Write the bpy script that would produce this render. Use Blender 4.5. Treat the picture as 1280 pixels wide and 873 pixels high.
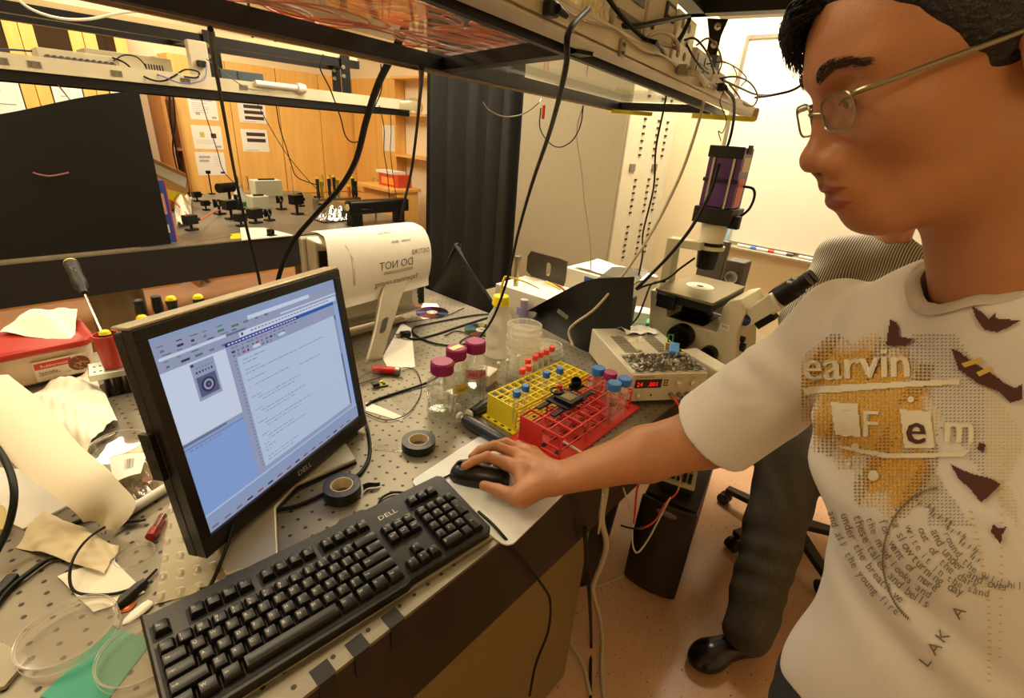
import bpy, math, random
import numpy as np
from mathutils import Vector, Matrix, Quaternion
from mathutils.bvhtree import BVHTree
random.seed(7)
S = bpy.context.scene
COL = S.collection
PI = math.pi
for o in list(bpy.data.objects): bpy.data.objects.remove(o)

# ---------------------------------------------------------------- camera
F_PX, PITCH, ROLL = 597.9, 0.4088, 0.07454
CAM = Vector((-0.4501, -0.6847, 1.5366)); TZ = 0.91
FWD = Vector((0.6977, 0.5960, -0.3975)).normalized()
RGT = Vector((0.6703, -0.7391, 0.0684)); RGT = (RGT - FWD * RGT.dot(FWD)).normalized()
UPV = RGT.cross(FWD).normalized()
cd = bpy.data.cameras.new('camera'); cam = bpy.data.objects.new('camera', cd); COL.objects.link(cam)
cam.matrix_world = Matrix.Translation(CAM) @ Matrix((RGT, UPV, -FWD)).transposed().to_4x4()
cd.sensor_width = 36.0; cd.lens = F_PX / 1280 * 36.0; cd.shift_y = -10 / 1280; cd.clip_start = 0.02
S.camera = cam
S.view_settings.view_transform = 'Standard'; S.view_settings.look = 'None'
S.view_settings.gamma = 1.0; S.view_settings.use_curve_mapping = False
S.view_settings.exposure = 0.3
S.cycles.transparent_max_bounces = 64
W = bpy.data.worlds.new('world'); S.world = W; W.use_nodes = True
W.node_tree.nodes['Background'].inputs[0].default_value = (1.0, 0.80, 0.52, 1)
W.node_tree.nodes['Background'].inputs[1].default_value = 0.05

# points of the place measured off the photograph
def ray(x, y): return FWD + RGT * ((x - 640) / F_PX) - UPV * ((y - 426.5) / F_PX)
def PZ(x, y, z=TZ): d = ray(x, y); return CAM + d * ((z - CAM.z) / d.z)
def PX(x, y, v): d = ray(x, y); return CAM + d * ((v - CAM.x) / d.x)
def PY(x, y, v): d = ray(x, y); return CAM + d * ((v - CAM.y) / d.y)
def PD(x, y, v): return CAM + ray(x, y) * v
def pt(x, y, z): return Vector((x, y, z))

# ---------------------------------------------------------------- materials
def lin(c):
    return tuple((v / 255 / 12.92 if v / 255 <= .04045 else ((v / 255 + .055) / 1.055) ** 2.4) for v in c[:3]) + (1.0,)
MC = {}
def mat(name, rgb=(128, 128, 128), rough=.5, metal=0., noise=0., nscale=20., bump=0., bscale=60., emit=0., clear=None, spec=.5, sss=0., haze=.035):
    if name in MC: return MC[name]
    m = bpy.data.materials.new(name); m.use_nodes = True; nt = m.node_tree; n = nt.nodes; L = nt.links
    b = n['Principled BSDF']; col = lin(rgb)
    b.inputs['Base Color'].default_value = col; b.inputs['Roughness'].default_value = rough
    b.inputs['Metallic'].default_value = metal; b.inputs['Specular IOR Level'].default_value = spec
    if sss: b.inputs['Subsurface Weight'].default_value = sss; b.inputs['Subsurface Radius'].default_value = (.012, .005, .003)
    tc = n.new('ShaderNodeTexCoord')
    if noise:
        t = n.new('ShaderNodeTexNoise'); t.inputs['Scale'].default_value = nscale; t.inputs['Detail'].default_value = 5
        L.new(tc.outputs['Object'], t.inputs['Vector'])
        r = n.new('ShaderNodeValToRGB'); r.color_ramp.elements[0].position = .3; r.color_ramp.elements[1].position = .7
        r.color_ramp.elements[0].color = tuple(c * (1 - noise) for c in col[:3]) + (1,)
        r.color_ramp.elements[1].color = tuple(min(1, c * (1 + noise)) for c in col[:3]) + (1,)
        L.new(t.outputs['Fac'], r.inputs['Fac']); L.new(r.outputs['Color'], b.inputs['Base Color'])
    if bump:
        t = n.new('ShaderNodeTexNoise'); t.inputs['Scale'].default_value = bscale; t.inputs['Detail'].default_value = 4
        L.new(tc.outputs['Object'], t.inputs['Vector'])
        bp = n.new('ShaderNodeBump'); bp.inputs['Strength'].default_value = bump; bp.inputs['Distance'].default_value = .01
        L.new(t.outputs['Fac'], bp.inputs['Height']); L.new(bp.outputs['Normal'], b.inputs['Normal'])
    if emit:
        b.inputs['Emission Color'].default_value = col; b.inputs['Emission Strength'].default_value = emit
    if clear is not None:
        tr = n.new('ShaderNodeBsdfTransparent'); tr.inputs[0].default_value = tuple(1 - clear * (1 - c) for c in col[:3]) + (1,)
        gl = n.new('ShaderNodeBsdfGlossy'); gl.inputs['Roughness'].default_value = rough; gl.inputs[0].default_value = (1, 1, 1, 1)
        lw = n.new('ShaderNodeLayerWeight'); lw.inputs['Blend'].default_value = .25
        ma = n.new('ShaderNodeMath'); ma.operation = 'MULTIPLY_ADD'; ma.inputs[1].default_value = .45; ma.inputs[2].default_value = .025
        L.new(lw.outputs['Facing'], ma.inputs[0])
        mx = n.new('ShaderNodeMixShader'); L.new(ma.outputs[0], mx.inputs[0]); L.new(tr.outputs[0], mx.inputs[1]); L.new(gl.outputs[0], mx.inputs[2])
        df = n.new('ShaderNodeBsdfDiffuse'); df.inputs[0].default_value = (.85, .83, .76, 1); m2 = n.new('ShaderNodeMixShader'); m2.inputs[0].default_value = haze; L.new(mx.outputs[0], m2.inputs[1]); L.new(df.outputs[0], m2.inputs[2])
        L.new(m2.outputs[0], n['Material Output'].inputs['Surface'])
    MC[name] = m; return m

# ---------------------------------------------------------------- mesh builder
def frame(d):
    d = Vector(d).normalized(); a = Vector((0, 0, 1)) if abs(d.z) < .9 else Vector((1, 0, 0))
    u = a.cross(d).normalized(); return u, d.cross(u)
def smooth_path(pts, n=6):
    p = [Vector(q) for q in pts]
    if len(p) < 3: return p
    q = [p[0] * 2 - p[1]] + p + [p[-1] * 2 - p[-2]]; out = []
    for i in range(1, len(q) - 2):
        for k in range(n):
            t = k / n; a, b, c, d = q[i - 1], q[i], q[i + 1], q[i + 2]
            out.append(.5 * ((2 * b) + (c - a) * t + (2 * a - 5 * b + 4 * c - d) * t * t + (3 * b - a - 3 * c + d) * t ** 3))
    return out + [p[-1]]
TXT = {}
def glyphs(s):
    if s not in TXT:
        cu = bpy.data.curves.new('t', 'FONT'); cu.body = s; cu.size = 1.0; cu.resolution_u = 2
        ob = bpy.data.objects.new('t', cu); COL.objects.link(ob); me = ob.to_mesh()
        v = [tuple(x.co) for x in me.vertices]; f = [tuple(p.vertices) for p in me.polygons]
        w = max([x[0] for x in v], default=1); ob.to_mesh_clear(); bpy.data.objects.remove(ob); bpy.data.curves.remove(cu)
        TXT[s] = (v, f, w)
    return TXT[s]
class MB:
    def __init__(s): s.v = []; s.f = []; s.mi = []; s.sm = []; s.m = 0
    def add(s, vs, fs, smooth=False):
        b = len(s.v); s.v += [Vector(x) for x in vs]
        for q in fs: s.f.append(tuple(b + i for i in q)); s.mi.append(s.m); s.sm.append(smooth)
        return s
    def obox(s, c, ax, ay, az):   # centre and three half-axes
        c, ax, ay, az = map(Vector, (c, ax, ay, az))
        vs = [c + ax * i + ay * j + az * k for k in (-1, 1) for j in (-1, 1) for i in (-1, 1)]
        return s.add(vs, [(0, 2, 3, 1), (4, 5, 7, 6), (0, 1, 5, 4), (2, 6, 7, 3), (0, 4, 6, 2), (1, 3, 7, 5)])
    def box(s, x0, y0, z0, x1, y1, z1):
        return s.obox(((x0 + x1) / 2, (y0 + y1) / 2, (z0 + z1) / 2), ((x1 - x0) / 2, 0, 0), (0, (y1 - y0) / 2, 0), (0, 0, (z1 - z0) / 2))
    def cyl(s, p0, p1, r0, r1=None, n=20, caps=True):
        p0, p1 = Vector(p0), Vector(p1); r1 = r0 if r1 is None else r1; u, w = frame(p1 - p0)
        vs = [p + (u * math.cos(2 * PI * i / n) + w * math.sin(2 * PI * i / n)) * r for p, r in ((p0, r0), (p1, r1)) for i in range(n)]
        s.add(vs, [(i, (i + 1) % n, n + (i + 1) % n, n + i) for i in range(n)], True)
        if caps: s.add(vs, [tuple(range(n))[::-1], tuple(range(n, 2 * n))])
        return s
    def lathe(s, prof, o=(0, 0, 0), axis=(0, 0, 1), n=28):
        o = Vector(o); ax = Vector(axis).normalized(); u, w = frame(ax); vs = []
        if ax.z > .999: u, w = Vector((1, 0, 0)), Vector((0, 1, 0))
        for r, z in prof:
            for i in range(n): a = 2 * PI * i / n; vs.append(o + ax * z + (u * math.cos(a) + w * math.sin(a)) * r)
        fs = [(k * n + i, k * n + (i + 1) % n, (k + 1) * n + (i + 1) % n, (k + 1) * n + i) for k in range(len(prof) - 1) for i in range(n)]
        return s.add(vs, fs, True)
    def tube(s, pts, r, n=8, smooth=True, flat=1.0, k=6):
        p = smooth_path(pts, k) if smooth else [Vector(q) for q in pts]; vs = []; u0 = None
        for i, q in enumerate(p):
            d = (p[min(i + 1, len(p) - 1)] - p[max(i - 1, 0)])
            d = d.normalized() if d.length > 1e-9 else Vector((0, 0, 1))
            if u0 is None: u, w = frame(d)
            else: u = (u0 - d * u0.dot(d)).normalized(); w = d.cross(u)
            u0 = u; rr = r(i / (len(p) - 1)) if callable(r) else r
            for j in range(n): a = 2 * PI * j / n; vs.append(q + u * math.cos(a) * rr + w * math.sin(a) * rr * flat)
        m = len(p); s.add(vs, [(i * n + j, i * n + (j + 1) % n, (i + 1) * n + (j + 1) % n, (i + 1) * n + j) for i in range(m - 1) for j in range(n)], True)
        return s.add(vs, [tuple(range(n))[::-1], tuple(range((m - 1) * n, m * n))])
    def prism(s, poly, h, o=(0, 0, 0), u=(1, 0, 0), w=(0, 1, 0)):   # polygon in plane o,u,w extruded by h along u x w
        o, u, w = Vector(o), Vector(u), Vector(w); nn = u.cross(w).normalized() * h; n = len(poly)
        vs = [o + u * a + w * b for a, b in poly] + [o + u * a + w * b + nn for a, b in poly]
        return s.add(vs, [tuple(range(n))[::-1], tuple(range(n, 2 * n))] + [(i, (i + 1) % n, n + (i + 1) % n, n + i) for i in range(n)])
    def loft(s, rings, cap=True, smooth=True):
        n = len(rings[0]); vs = [p for r in rings for p in r]; m = len(rings)
        s.add(vs, [(i * n + j, i * n + (j + 1) % n, (i + 1) * n + (j + 1) % n, (i + 1) * n + j) for i in range(m - 1) for j in range(n)], smooth)
        if cap: s.add(vs, [tuple(range(n))[::-1], tuple(range((m - 1) * n, m * n))])
        return s
    def sheet(s, fn, nu, nv, t=.001, smooth=True):   # fn(u,v)->Vector, given thickness along its normal
        P = [[Vector(fn(i / nu, j / nv)) for i in range(nu + 1)] for j in range(nv + 1)]; N = []
        for j in range(nv + 1):
            for i in range(nu + 1):
                a = P[j][min(i + 1, nu)] - P[j][max(i - 1, 0)]; b = P[min(j + 1, nv)][i] - P[max(j - 1, 0)][i]
                c = a.cross(b); N.append(c.normalized() if c.length > 1e-12 else Vector((0, 0, 1)))
        top = [P[j][i] for j in range(nv + 1) for i in range(nu + 1)]; k = nu + 1; T = len(top)
        bot = [top[q] - N[q] * t for q in range(T)]; fs = []
        for j in range(nv):
            for i in range(nu):
                a = j * k + i; fs += [(a, a + 1, a + k + 1, a + k), (T + a, T + a + k, T + a + k + 1, T + a + 1)]
        rim = [i for i in range(k)] + [j * k + nu for j in range(1, nv + 1)] + [nv * k + i for i in range(nu - 1, -1, -1)] + [j * k for j in range(nv - 1, 0, -1)]
        for q in range(len(rim)): a, b = rim[q], rim[(q + 1) % len(rim)]; fs.append((a, T + a, T + b, b))
        return s.add(top + bot, fs, smooth)
    def text(s, t, o, u, w, size, off=.0004, center=False, width=None):  # letters lying in the plane u,w at o
        o, u, w = Vector(o), Vector(u).normalized(), Vector(w).normalized(); v, f, wd = glyphs(t); nn = u.cross(w) * off
        sx = size if width is None else width / max(wd, 1e-6)
        dx = wd * sx / 2 if center else 0
        return s.add([o + u * (x[0] * sx - dx) + w * (x[1] * size) + nn for x in v], f)
    def build(s, name, mats, parent=None, world=False, bevel=0, seg=2, sub=0, angle=.6):
        me = bpy.data.meshes.new(name); vs = s.v
        if world and parent is not None:
            inv = parent.matrix_basis.inverted()
            if parent.parent: inv = inv @ parent.parent.matrix_basis.inverted()
            vs = [inv @ x for x in vs]
        me.from_pydata([tuple(x) for x in vs], [], s.f)
        for m in (mats if isinstance(mats, (list, tuple)) else [mats]): me.materials.append(m)
        me.polygons.foreach_set('material_index', s.mi); me.polygons.foreach_set('use_smooth', s.sm); me.update(); me.set_sharp_from_angle(angle=.75)
        ob = bpy.data.objects.new(name, me); COL.objects.link(ob)
        if parent is not None: ob.parent = parent
        if bevel:
            b = ob.modifiers.new('bevel', 'BEVEL'); b.width = bevel; b.segments = seg; b.limit_method = 'ANGLE'; b.angle_limit = angle; b.harden_normals = False
        if sub: q = ob.modifiers.new('sub', 'SUBSURF'); q.levels = sub; q.render_levels = sub
        return ob
def tag(o, label, cat, group=None):
    o['label'] = label; o['category'] = cat
    if group: o['group'] = group
    return o
def thing(name, label, cat, loc=(0, 0, 0), rz=0, group=None, M=None):
    o = bpy.data.objects.new(name, None); COL.objects.link(o); o.empty_display_size = .05
    o.matrix_basis = M if M is not None else Matrix.Translation(Vector(loc)) @ Matrix.Rotation(rz, 4, 'Z')
    return tag(o, label, cat, group)
def struct(o): o['kind'] = 'structure'; return o
def copy_tree(o, parent=None):
    c = o.copy(); COL.objects.link(c); c.parent = parent
    for ch in list(o.children): copy_tree(ch, c)
    return c
def chaikin(poly, n=2):
    for _ in range(n):
        q = []
        for i in range(len(poly)):
            a, b = poly[i], poly[(i + 1) % len(poly)]
            q += [tuple(a[k] * .75 + b[k] * .25 for k in range(2)), tuple(a[k] * .25 + b[k] * .75 for k in range(2))]
        poly = q
    return poly
def rrect(x0, y0, x1, y1, r, n=5):
    out = []
    for cx, cy, a0 in ((x1 - r, y1 - r, 0), (x0 + r, y1 - r, PI / 2), (x0 + r, y0 + r, PI), (x1 - r, y0 + r, PI * 1.5)):
        out += [(cx + r * math.cos(a0 + PI / 2 * k / n), cy + r * math.sin(a0 + PI / 2 * k / n)) for k in range(n + 1)]
    return out
XA, YA, ZA = Vector((1, 0, 0)), Vector((0, 1, 0)), Vector((0, 0, 1))

# ================================================================ shared materials
M_black = mat('black plastic', (14, 13, 12), .45, noise=.15, bump=.05, bscale=300)
M_blackm = mat('black anodised metal', (11, 10, 9), .42, .4, noise=.2)
M_cable = mat('black cable', (10, 10, 9), .5, spec=.3)
M_beigecable = mat('beige cable', (186, 176, 148), .5)
M_white = mat('white plastic', (226, 222, 210), .45, noise=.03)
M_paper = mat('paper', (232, 228, 216), .8, noise=.02, nscale=6)
M_beige = mat('beige enamel', (196, 188, 162), .5, noise=.04)
M_chrome = mat('chrome', (200, 198, 190), .18, 1.)
M_steel = mat('brushed steel', (160, 155, 145), .35, 1., noise=.1)
M_clear = mat('clear plastic', (240, 240, 230), .08, clear=.2, haze=.05)
M_clearfog = mat('clear film', (230, 228, 214), .22, clear=.6)
M_red = mat('red plastic', (196, 48, 40), .4, noise=.05)
M_yellow = mat('yellow plastic', (236, 214, 24), .45, noise=.04)
M_blue = mat('blue plastic', (40, 120, 200), .4)
M_ink = mat('ink', (40, 38, 40), .7)
M_greyink = mat('grey print', (150, 146, 140), .8)
M_wood = mat('maple cabinet wood', (222, 172, 92), .42)
nt = M_wood.node_tree; n = nt.nodes; L = nt.links
tc = n.new('ShaderNodeTexCoord'); mp = n.new('ShaderNodeMapping'); mp.inputs['Scale'].default_value = (7, 7, .5)
tx = n.new('ShaderNodeTexNoise'); tx.inputs['Scale'].default_value = 3; tx.inputs['Detail'].default_value = 6; tx.inputs['Distortion'].default_value = .6
rp = n.new('ShaderNodeValToRGB'); rp.color_ramp.elements[0].color = lin((226, 172, 88)); rp.color_ramp.elements[1].color = lin((236, 186, 102))
rp.color_ramp.elements[0].position = .3; rp.color_ramp.elements[1].position = .65
L.new(tc.outputs['Object'], mp.inputs[0]); L.new(mp.outputs[0], tx.inputs['Vector']); L.new(tx.outputs['Fac'], rp.inputs[0]); L.new(rp.outputs[0], n['Principled BSDF'].inputs['Base Color'])
M_seam = mat('dark seam', (90, 58, 24), .7)
M_wall = mat('cream wall paint', (236, 220, 184), .7, noise=.015, nscale=3)

# floor: speckled vinyl tile
M_floor = mat('pink speckled vinyl', (196, 150, 118), .22)
nt = M_floor.node_tree; n = nt.nodes; L = nt.links; tc = n.new('ShaderNodeTexCoord')
t1 = n.new('ShaderNodeTexNoise'); t1.inputs['Scale'].default_value = 3.5; t1.inputs['Detail'].default_value = 6
t2 = n.new('ShaderNodeTexNoise'); t2.inputs['Scale'].default_value = 90; t2.inputs['Detail'].default_value = 2
r1 = n.new('ShaderNodeValToRGB'); r1.color_ramp.elements[0].color = lin((200, 158, 124)); r1.color_ramp.elements[1].color = lin((208, 167, 134))
r1.color_ramp.elements[0].position = .35; r1.color_ramp.elements[1].position = .65
r2 = n.new('ShaderNodeValToRGB'); r2.color_ramp.elements[0].position = .27; r2.color_ramp.elements[1].position = .36
r2.color_ramp.elements[0].color = lin((120, 82, 62)); r2.color_ramp.elements[1].color = (1, 1, 1, 1)
mx = n.new('ShaderNodeMixRGB'); mx.blend_type = 'MULTIPLY'; mx.inputs[0].default_value = .8
for t in (t1, t2): L.new(tc.outputs['Object'], t.inputs['Vector'])
L.new(t1.outputs['Fac'], r1.inputs[0]); L.new(t2.outputs['Fac'], r2.inputs[0]); L.new(r1.outputs[0], mx.inputs[1]); L.new(r2.outputs[0], mx.inputs[2])
L.new(mx.outputs[0], n['Principled BSDF'].inputs['Base Color'])

# optical table skin: brushed steel with a one inch grid of tapped holes
def hole_mat(name, base):
    m = mat(name, base, .36, .75); nt = m.node_tree; n = nt.nodes; L = nt.links
    tc = n.new('ShaderNodeTexCoord'); sx = n.new('ShaderNodeSeparateXYZ'); L.new(tc.outputs['Object'], sx.inputs[0]); d = []
    for k in (0, 1):
        a = n.new('ShaderNodeMath'); a.operation = 'DIVIDE'; a.inputs[1].default_value = .0254; L.new(sx.outputs[k], a.inputs[0])
        r = n.new('ShaderNodeMath'); r.operation = 'ROUND'; L.new(a.outputs[0], r.inputs[0])
        q = n.new('ShaderNodeMath'); q.operation = 'SUBTRACT'; L.new(a.outputs[0], q.inputs[0]); L.new(r.outputs[0], q.inputs[1])
        p = n.new('ShaderNodeMath'); p.operation = 'MULTIPLY'; L.new(q.outputs[0], p.inputs[0]); L.new(q.outputs[0], p.inputs[1]); d.append(p)
    s = n.new('ShaderNodeMath'); s.operation = 'ADD'; L.new(d[0].outputs[0], s.inputs[0]); L.new(d[1].outputs[0], s.inputs[1])
    rp = n.new('ShaderNodeValToRGB'); rp.color_ramp.elements[0].position = .0115; rp.color_ramp.elements[1].position = .0165
    rp.color_ramp.elements[0].color = (0, 0, 0, 1); rp.color_ramp.elements[1].color = (1, 1, 1, 1); L.new(s.outputs[0], rp.inputs[0])
    nz = n.new('ShaderNodeTexNoise'); nz.inputs['Scale'].default_value = 7; nz.inputs['Detail'].default_value = 8; nz.inputs['Roughness'].default_value = .7; L.new(tc.outputs['Object'], nz.inputs['Vector'])
    cr = n.new('ShaderNodeValToRGB'); c = lin(base); cr.color_ramp.elements[0].position = .3; cr.color_ramp.elements[1].position = .7
    cr.color_ramp.elements[0].color = tuple(v * .82 for v in c[:3]) + (1,); cr.color_ramp.elements[1].color = tuple(min(1, v * 1.12) for v in c[:3]) + (1,); L.new(nz.outputs['Fac'], cr.inputs[0])
    mx = n.new('ShaderNodeMixRGB'); L.new(rp.outputs[0], mx.inputs[0]); mx.inputs[1].default_value = lin((22, 18, 14)); L.new(cr.outputs[0], mx.inputs[2])
    b = n['Principled BSDF']; L.new(mx.outputs[0], b.inputs['Base Color'])
    L.new(rp.outputs[0], b.inputs['Metallic']) if False else None
    mm = n.new('ShaderNodeMath'); mm.operation = 'MULTIPLY'; mm.inputs[1].default_value = .55; L.new(rp.outputs[0], mm.inputs[0]); L.new(mm.outputs[0], b.inputs['Metallic'])
    bp = n.new('ShaderNodeBump'); bp.inputs['Strength'].default_value = .6; bp.inputs['Distance'].default_value = .002; L.new(rp.outputs[0], bp.inputs['Height']); L.new(bp.outputs[0], b.inputs['Normal'])
    n2 = n.new('ShaderNodeTexNoise'); n2.inputs['Scale'].default_value = 14; L.new(tc.outputs['Object'], n2.inputs['Vector'])
    m2 = n.new('ShaderNodeMath'); m2.operation = 'MULTIPLY_ADD'; m2.inputs[1].default_value = .22; m2.inputs[2].default_value = .34; L.new(n2.outputs['Fac'], m2.inputs[0]); L.new(m2.outputs[0], b.inputs['Roughness'])
    return m
M_skin_steel = hole_mat('drilled steel table top', (136, 128, 110))
M_apron = mat('dark brown table side', (34, 24, 14), .5, noise=.12, nscale=5)
M_olive = mat('olive painted panel', (128, 108, 62), .5, noise=.06)

# ================================================================ room shell
XR, YB, XL, YF, ZC = 2.72, 4.75, -3.6, -3.2, 2.85
def slab(name, *b, m=M_wall):
    return struct(MB().box(*b).build(name, m))
slab('floor', XL, YF, -.1, XR, YB, 0, m=M_floor)
slab('ceiling', XL, YF, ZC, XR, YB, ZC + .1, m=mat('ceiling tile', (232, 226, 208), .8, noise=.05, nscale=40))
slab('wall_back', XL - .1, YB, -.1, XR + .1, YB + .1, ZC + .1)
slab('wall_right', XR, YF, -.1, XR + .1, YB, ZC + .1)
slab('wall_left', XL - .1, YF, -.1, XL, YB, ZC + .1)
slab('wall_front', XL - .1, YF - .1, -.1, XR + .1, YF, ZC + .1)
b = MB(); b.box(XR - .012, -3.1, 0, XR, 1.0, .1).build('baseboard_right', mat('brown baseboard', (96, 66, 44), .6)); struct(bpy.data.objects['baseboard_right'])

# ceiling troffers, the light of the room
LAMP = (1.0, .90, .71)
def troffer(x, y, power, lab, sx=1.2, sy=.6):
    t = thing('ceiling_light', lab, 'ceiling light', (x, y, ZC - .03))
    MB().box(-sx / 2, -sy / 2, 0, sx / 2, sy / 2, .03).build('diffuser', mat('lit diffuser', (255, 226, 170), .5, emit=5.0), t)
    m = MB(); [m.box(*q) for q in ((-sx/2-.02, -sy/2-.02, -.006, sx/2+.02, -sy/2, .03), (-sx/2-.02, sy/2, -.006, sx/2+.02, sy/2+.02, .03), (-sx/2-.02, -sy/2, -.006, -sx/2, sy/2, .03), (sx/2, -sy/2, -.006, sx/2+.02, sy/2, .03))]
    m.build('frame', M_white, t)
    l = bpy.data.lights.new('troffer_light', 'AREA'); l.shape = 'RECTANGLE'; l.size = sx; l.size_y = sy; l.energy = power; l.color = LAMP
    lo = bpy.data.objects.new('troffer_light', l); COL.objects.link(lo); lo.location = (x, y, ZC - .05)
for a in ((1.6, 1.7, 30, 'ceiling light beside the tall perforated cabinet'), (2.2, .22, 54, 'ceiling light near the whiteboard', .9, .55), (.3, 3.6, 38, 'ceiling light in front of the wooden cabinets'),
          (-1.4, 1.6, 12, 'ceiling light over the gap between the tables'), (-1.5, -1.6, 3, 'ceiling light behind the camera'), (-.3, .8, 7, 'ceiling light over the near table')):
    troffer(*a)

# ================================================================ wooden cabinets
M_glass = mat('dark cabinet glass', (52, 38, 24), .06, noise=.2, nscale=2, spec=.8)
def handle(m, x, y, z, ny=-1, nx=0, l=.11):
    p = Vector((x, y, z)); nrm = Vector((nx, ny, 0)) * .03
    m.tube([p, p + nrm, p + nrm - ZA * l, p - ZA * l], .005, smooth=False)
def wood_tall(x0, x1, lab, depth=.45, y=4.5, grp='tall wooden cabinets along the back wall'):
    t = thing('tall_wooden_cabinet', lab, 'cabinet', ((x0 + x1) / 2, y, 0), group=grp); w = (x1 - x0) / 2 - .002
    MB().box(-w, .02, 0, w, YB - y - .002, 1.95).build('body', M_wood, t)
    for k, s in enumerate((-1, 1)):
        for z0, z1 in ((.1, .795), (.805, 1.95)):
            a, c = (-w + .002, -.003) if s < 0 else (.003, w - .002)
            d = MB().box(a, 0, z0, c, .018, z1).build('door', M_wood, t)
            m = MB(); handle(m, s * .045, 0, .76 if z0 < .5 else .98); m.build('door_handle', M_chrome, d)
    return t
wood_tall(.98, 1.86, 'left tall wooden cabinet of the back wall, seven printed sheets on its doors')
wood_tall(1.86, 2.705, 'tall wooden cabinet in the back corner, behind the screwdriver rack')
# a cabinet on the right wall, its doors facing the room
t = thing('tall_wooden_cabinet', 'tall wooden cabinet at the right wall with one small sheet, beside the shelves', 'cabinet', (2.71, 4.1, 0))
MB().box(-.03, -.44, 0, .009, .39, 1.95).build('body', M_wood, t)
for a, c, s in ((-.43, -.032, -1), (-.026, .385, 1)):
    for z0, z1 in ((.1, .795), (.805, 1.95)):
        d = MB().box(-.05, a, z0, -.032, c, z1).build('door', M_wood, t)
        m = MB(); handle(m, -.05, -.03 + s * .05, .76 if z0 < .5 else .98, ny=0, nx=-1); m.build('door_handle', M_chrome, d)
# glass fronted cabinet on the left
t = thing('glass_fronted_cabinet', 'wide wooden cabinet with dark glass doors and white papers inside', 'cabinet', (-.3, 4.5, 0))
MB().box(-1.7, .03, 0, 1.04, .248, 2.14).build('body', M_wood, t)
for i, (a, c) in enumerate(((-1.7, -1.04), (-1.03, -.37), (-.363, .365 - .30), (.07, .385), (.39, .71 + .02), (.735, 1.04))):
    pass
edges = [-1.62, -1.29, -.96, -.60, -.26, .085, .43, .735, 1.045]
xs = [PY(x, y, 4.5).x + .3 for x, y in ((-130, 40), (-62, 44), (16, 12), (105, 70 - 18), (158, 50))]
for i in range(4):
    a, c = xs[i] + .003, xs[i + 1] - .003
    m = MB(); fw = .075
    for q in ((a, c, .9, 1.0), (a, c, 2.06, 2.14)): m.box(q[0], 0, q[2], q[1], .03, q[3])
    m.box(a, 0, 1.0, a + fw, .03, 2.06); m.box(c - fw, 0, 1.0, c, .03, 2.06)
    d = m.build('door', M_wood, t); MB().box(a + fw, .012, 1.0, c - fw, .02, 2.06).build('glass_pane', M_glass, d)
    MB().box(a, 0, .1, c, .02, .89).build('lower_door', M_wood, t)
    g = MB(); lo = 1.0 + .02
    g.box(a + fw + .01, .006, 1.22, c - fw - .008, .011, 1.80 - .03 * (i % 2)); g.m = 1
    for k in range(5): g.box(a + fw + .05, .004, 1.72 - k * .08, c - fw - .05 - .03 * (k % 3), .0059, 1.725 - k * .08)
    g.build('inside_paper', [M_paper, M_greyink], t)
# open wooden side unit with a leaning cardboard flap
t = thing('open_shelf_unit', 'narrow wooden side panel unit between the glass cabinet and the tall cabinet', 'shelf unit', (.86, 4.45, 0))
m = MB(); m.box(-.012, -.1, 0, .012, .29, 1.90); m.box(.095, .0, 0, .115, .29, 1.6); m.box(.012, .0, .7, .095, .29, .72); m.box(.012, .0, 1.2, .095, .29, 1.22); m.build('unit_frame', mat('brown oak', (176, 120, 62), .5, noise=.1), t)  # oak in a deeper brown than the cabinet doors

# printed sheets on the cabinet doors
def sheet_on_back(px, lab, kind, y=4.5):
    x0, y0, x1, y1 = px; a = PY(x0, y0, y); c = PY(x1, y1, y); w, h = abs(c.x - a.x), abs(a.z - c.z)
    t = MB(); t.box(0, -.0016, -h, w, -.0004, 0); t.m = 1
    random.seed(int(x0 * 7 + y0))
    if kind == 0:
        t.m = 2; t.box(.1 * w, -.002, -.18 * h, .85 * w, -.0017, -.1 * h); t.m = 1
        for k in range(6): t.box(.12 * w, -.002, -(.3 + .08 * k) * h, (.5 + random.random() * .35) * w, -.0017, -(.285 + .08 * k) * h)
        t.m = 2; t.box(.2 * w, -.002, -.8 * h, .35 * w, -.0017, -.68 * h); t.box(.75 * w, -.002, -.93 * h, .92 * w, -.0017, -.84 * h)
    elif kind == 1:
        t.m = 3; t.box(.25 * w, -.002, -.5 * h, .4 * w, -.0017, -.28 * h); t.m = 4; t.box(.62 * w, -.002, -.52 * h, .8 * w, -.0017, -.32 * h)
        t.m = 1; [t.box(.1 * w, -.002, -(.62 + .07 * k) * h, .7 * w, -.0017, -(.61 + .07 * k) * h) for k in range(3)]; t.m = 2; t.box(.75 * w, -.002, -.93 * h, .92 * w, -.0017, -.84 * h)
    elif kind == 2:
        t.m = 2; [t.box(.12 * w, -.002, -(.26 + .16 * k) * h, (.5 - .06 * k) * w, -.0017, -(.16 + .16 * k) * h) for k in range(2)]
        t.m = 1; [t.box(.6 * w, -.002, -(.2 + .1 * k) * h, .85 * w, -.0017, -(.19 + .1 * k) * h) for k in range(5)]; t.m = 4; t.box(.78 * w, -.002, -.93 * h, .94 * w, -.0017, -.84 * h)
    else:
        t.m = 4; [t.box(.2 * w, -.002, -(.3 + .27 * k) * h, .9 * w, -.0017, -(.14 + .27 * k) * h) for k in range(2 + (kind == 3))]; t.m = 1; t.box(.1 * w, -.002, -.95 * h, .6 * w, -.0017, -.93 * h)
    o = t.build('printed_sheet', [M_paper, M_greyink, mat('faded figure print', (176, 160, 156), .8), mat('olive figure print', (190, 180, 90), .8), mat('dark figure print', (62, 48, 46), .8)])
    o.location = (a.x, y, a.z); tag(o, lab, 'paper sheet', 'printed sheets taped to the wooden doors'); return o
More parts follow.
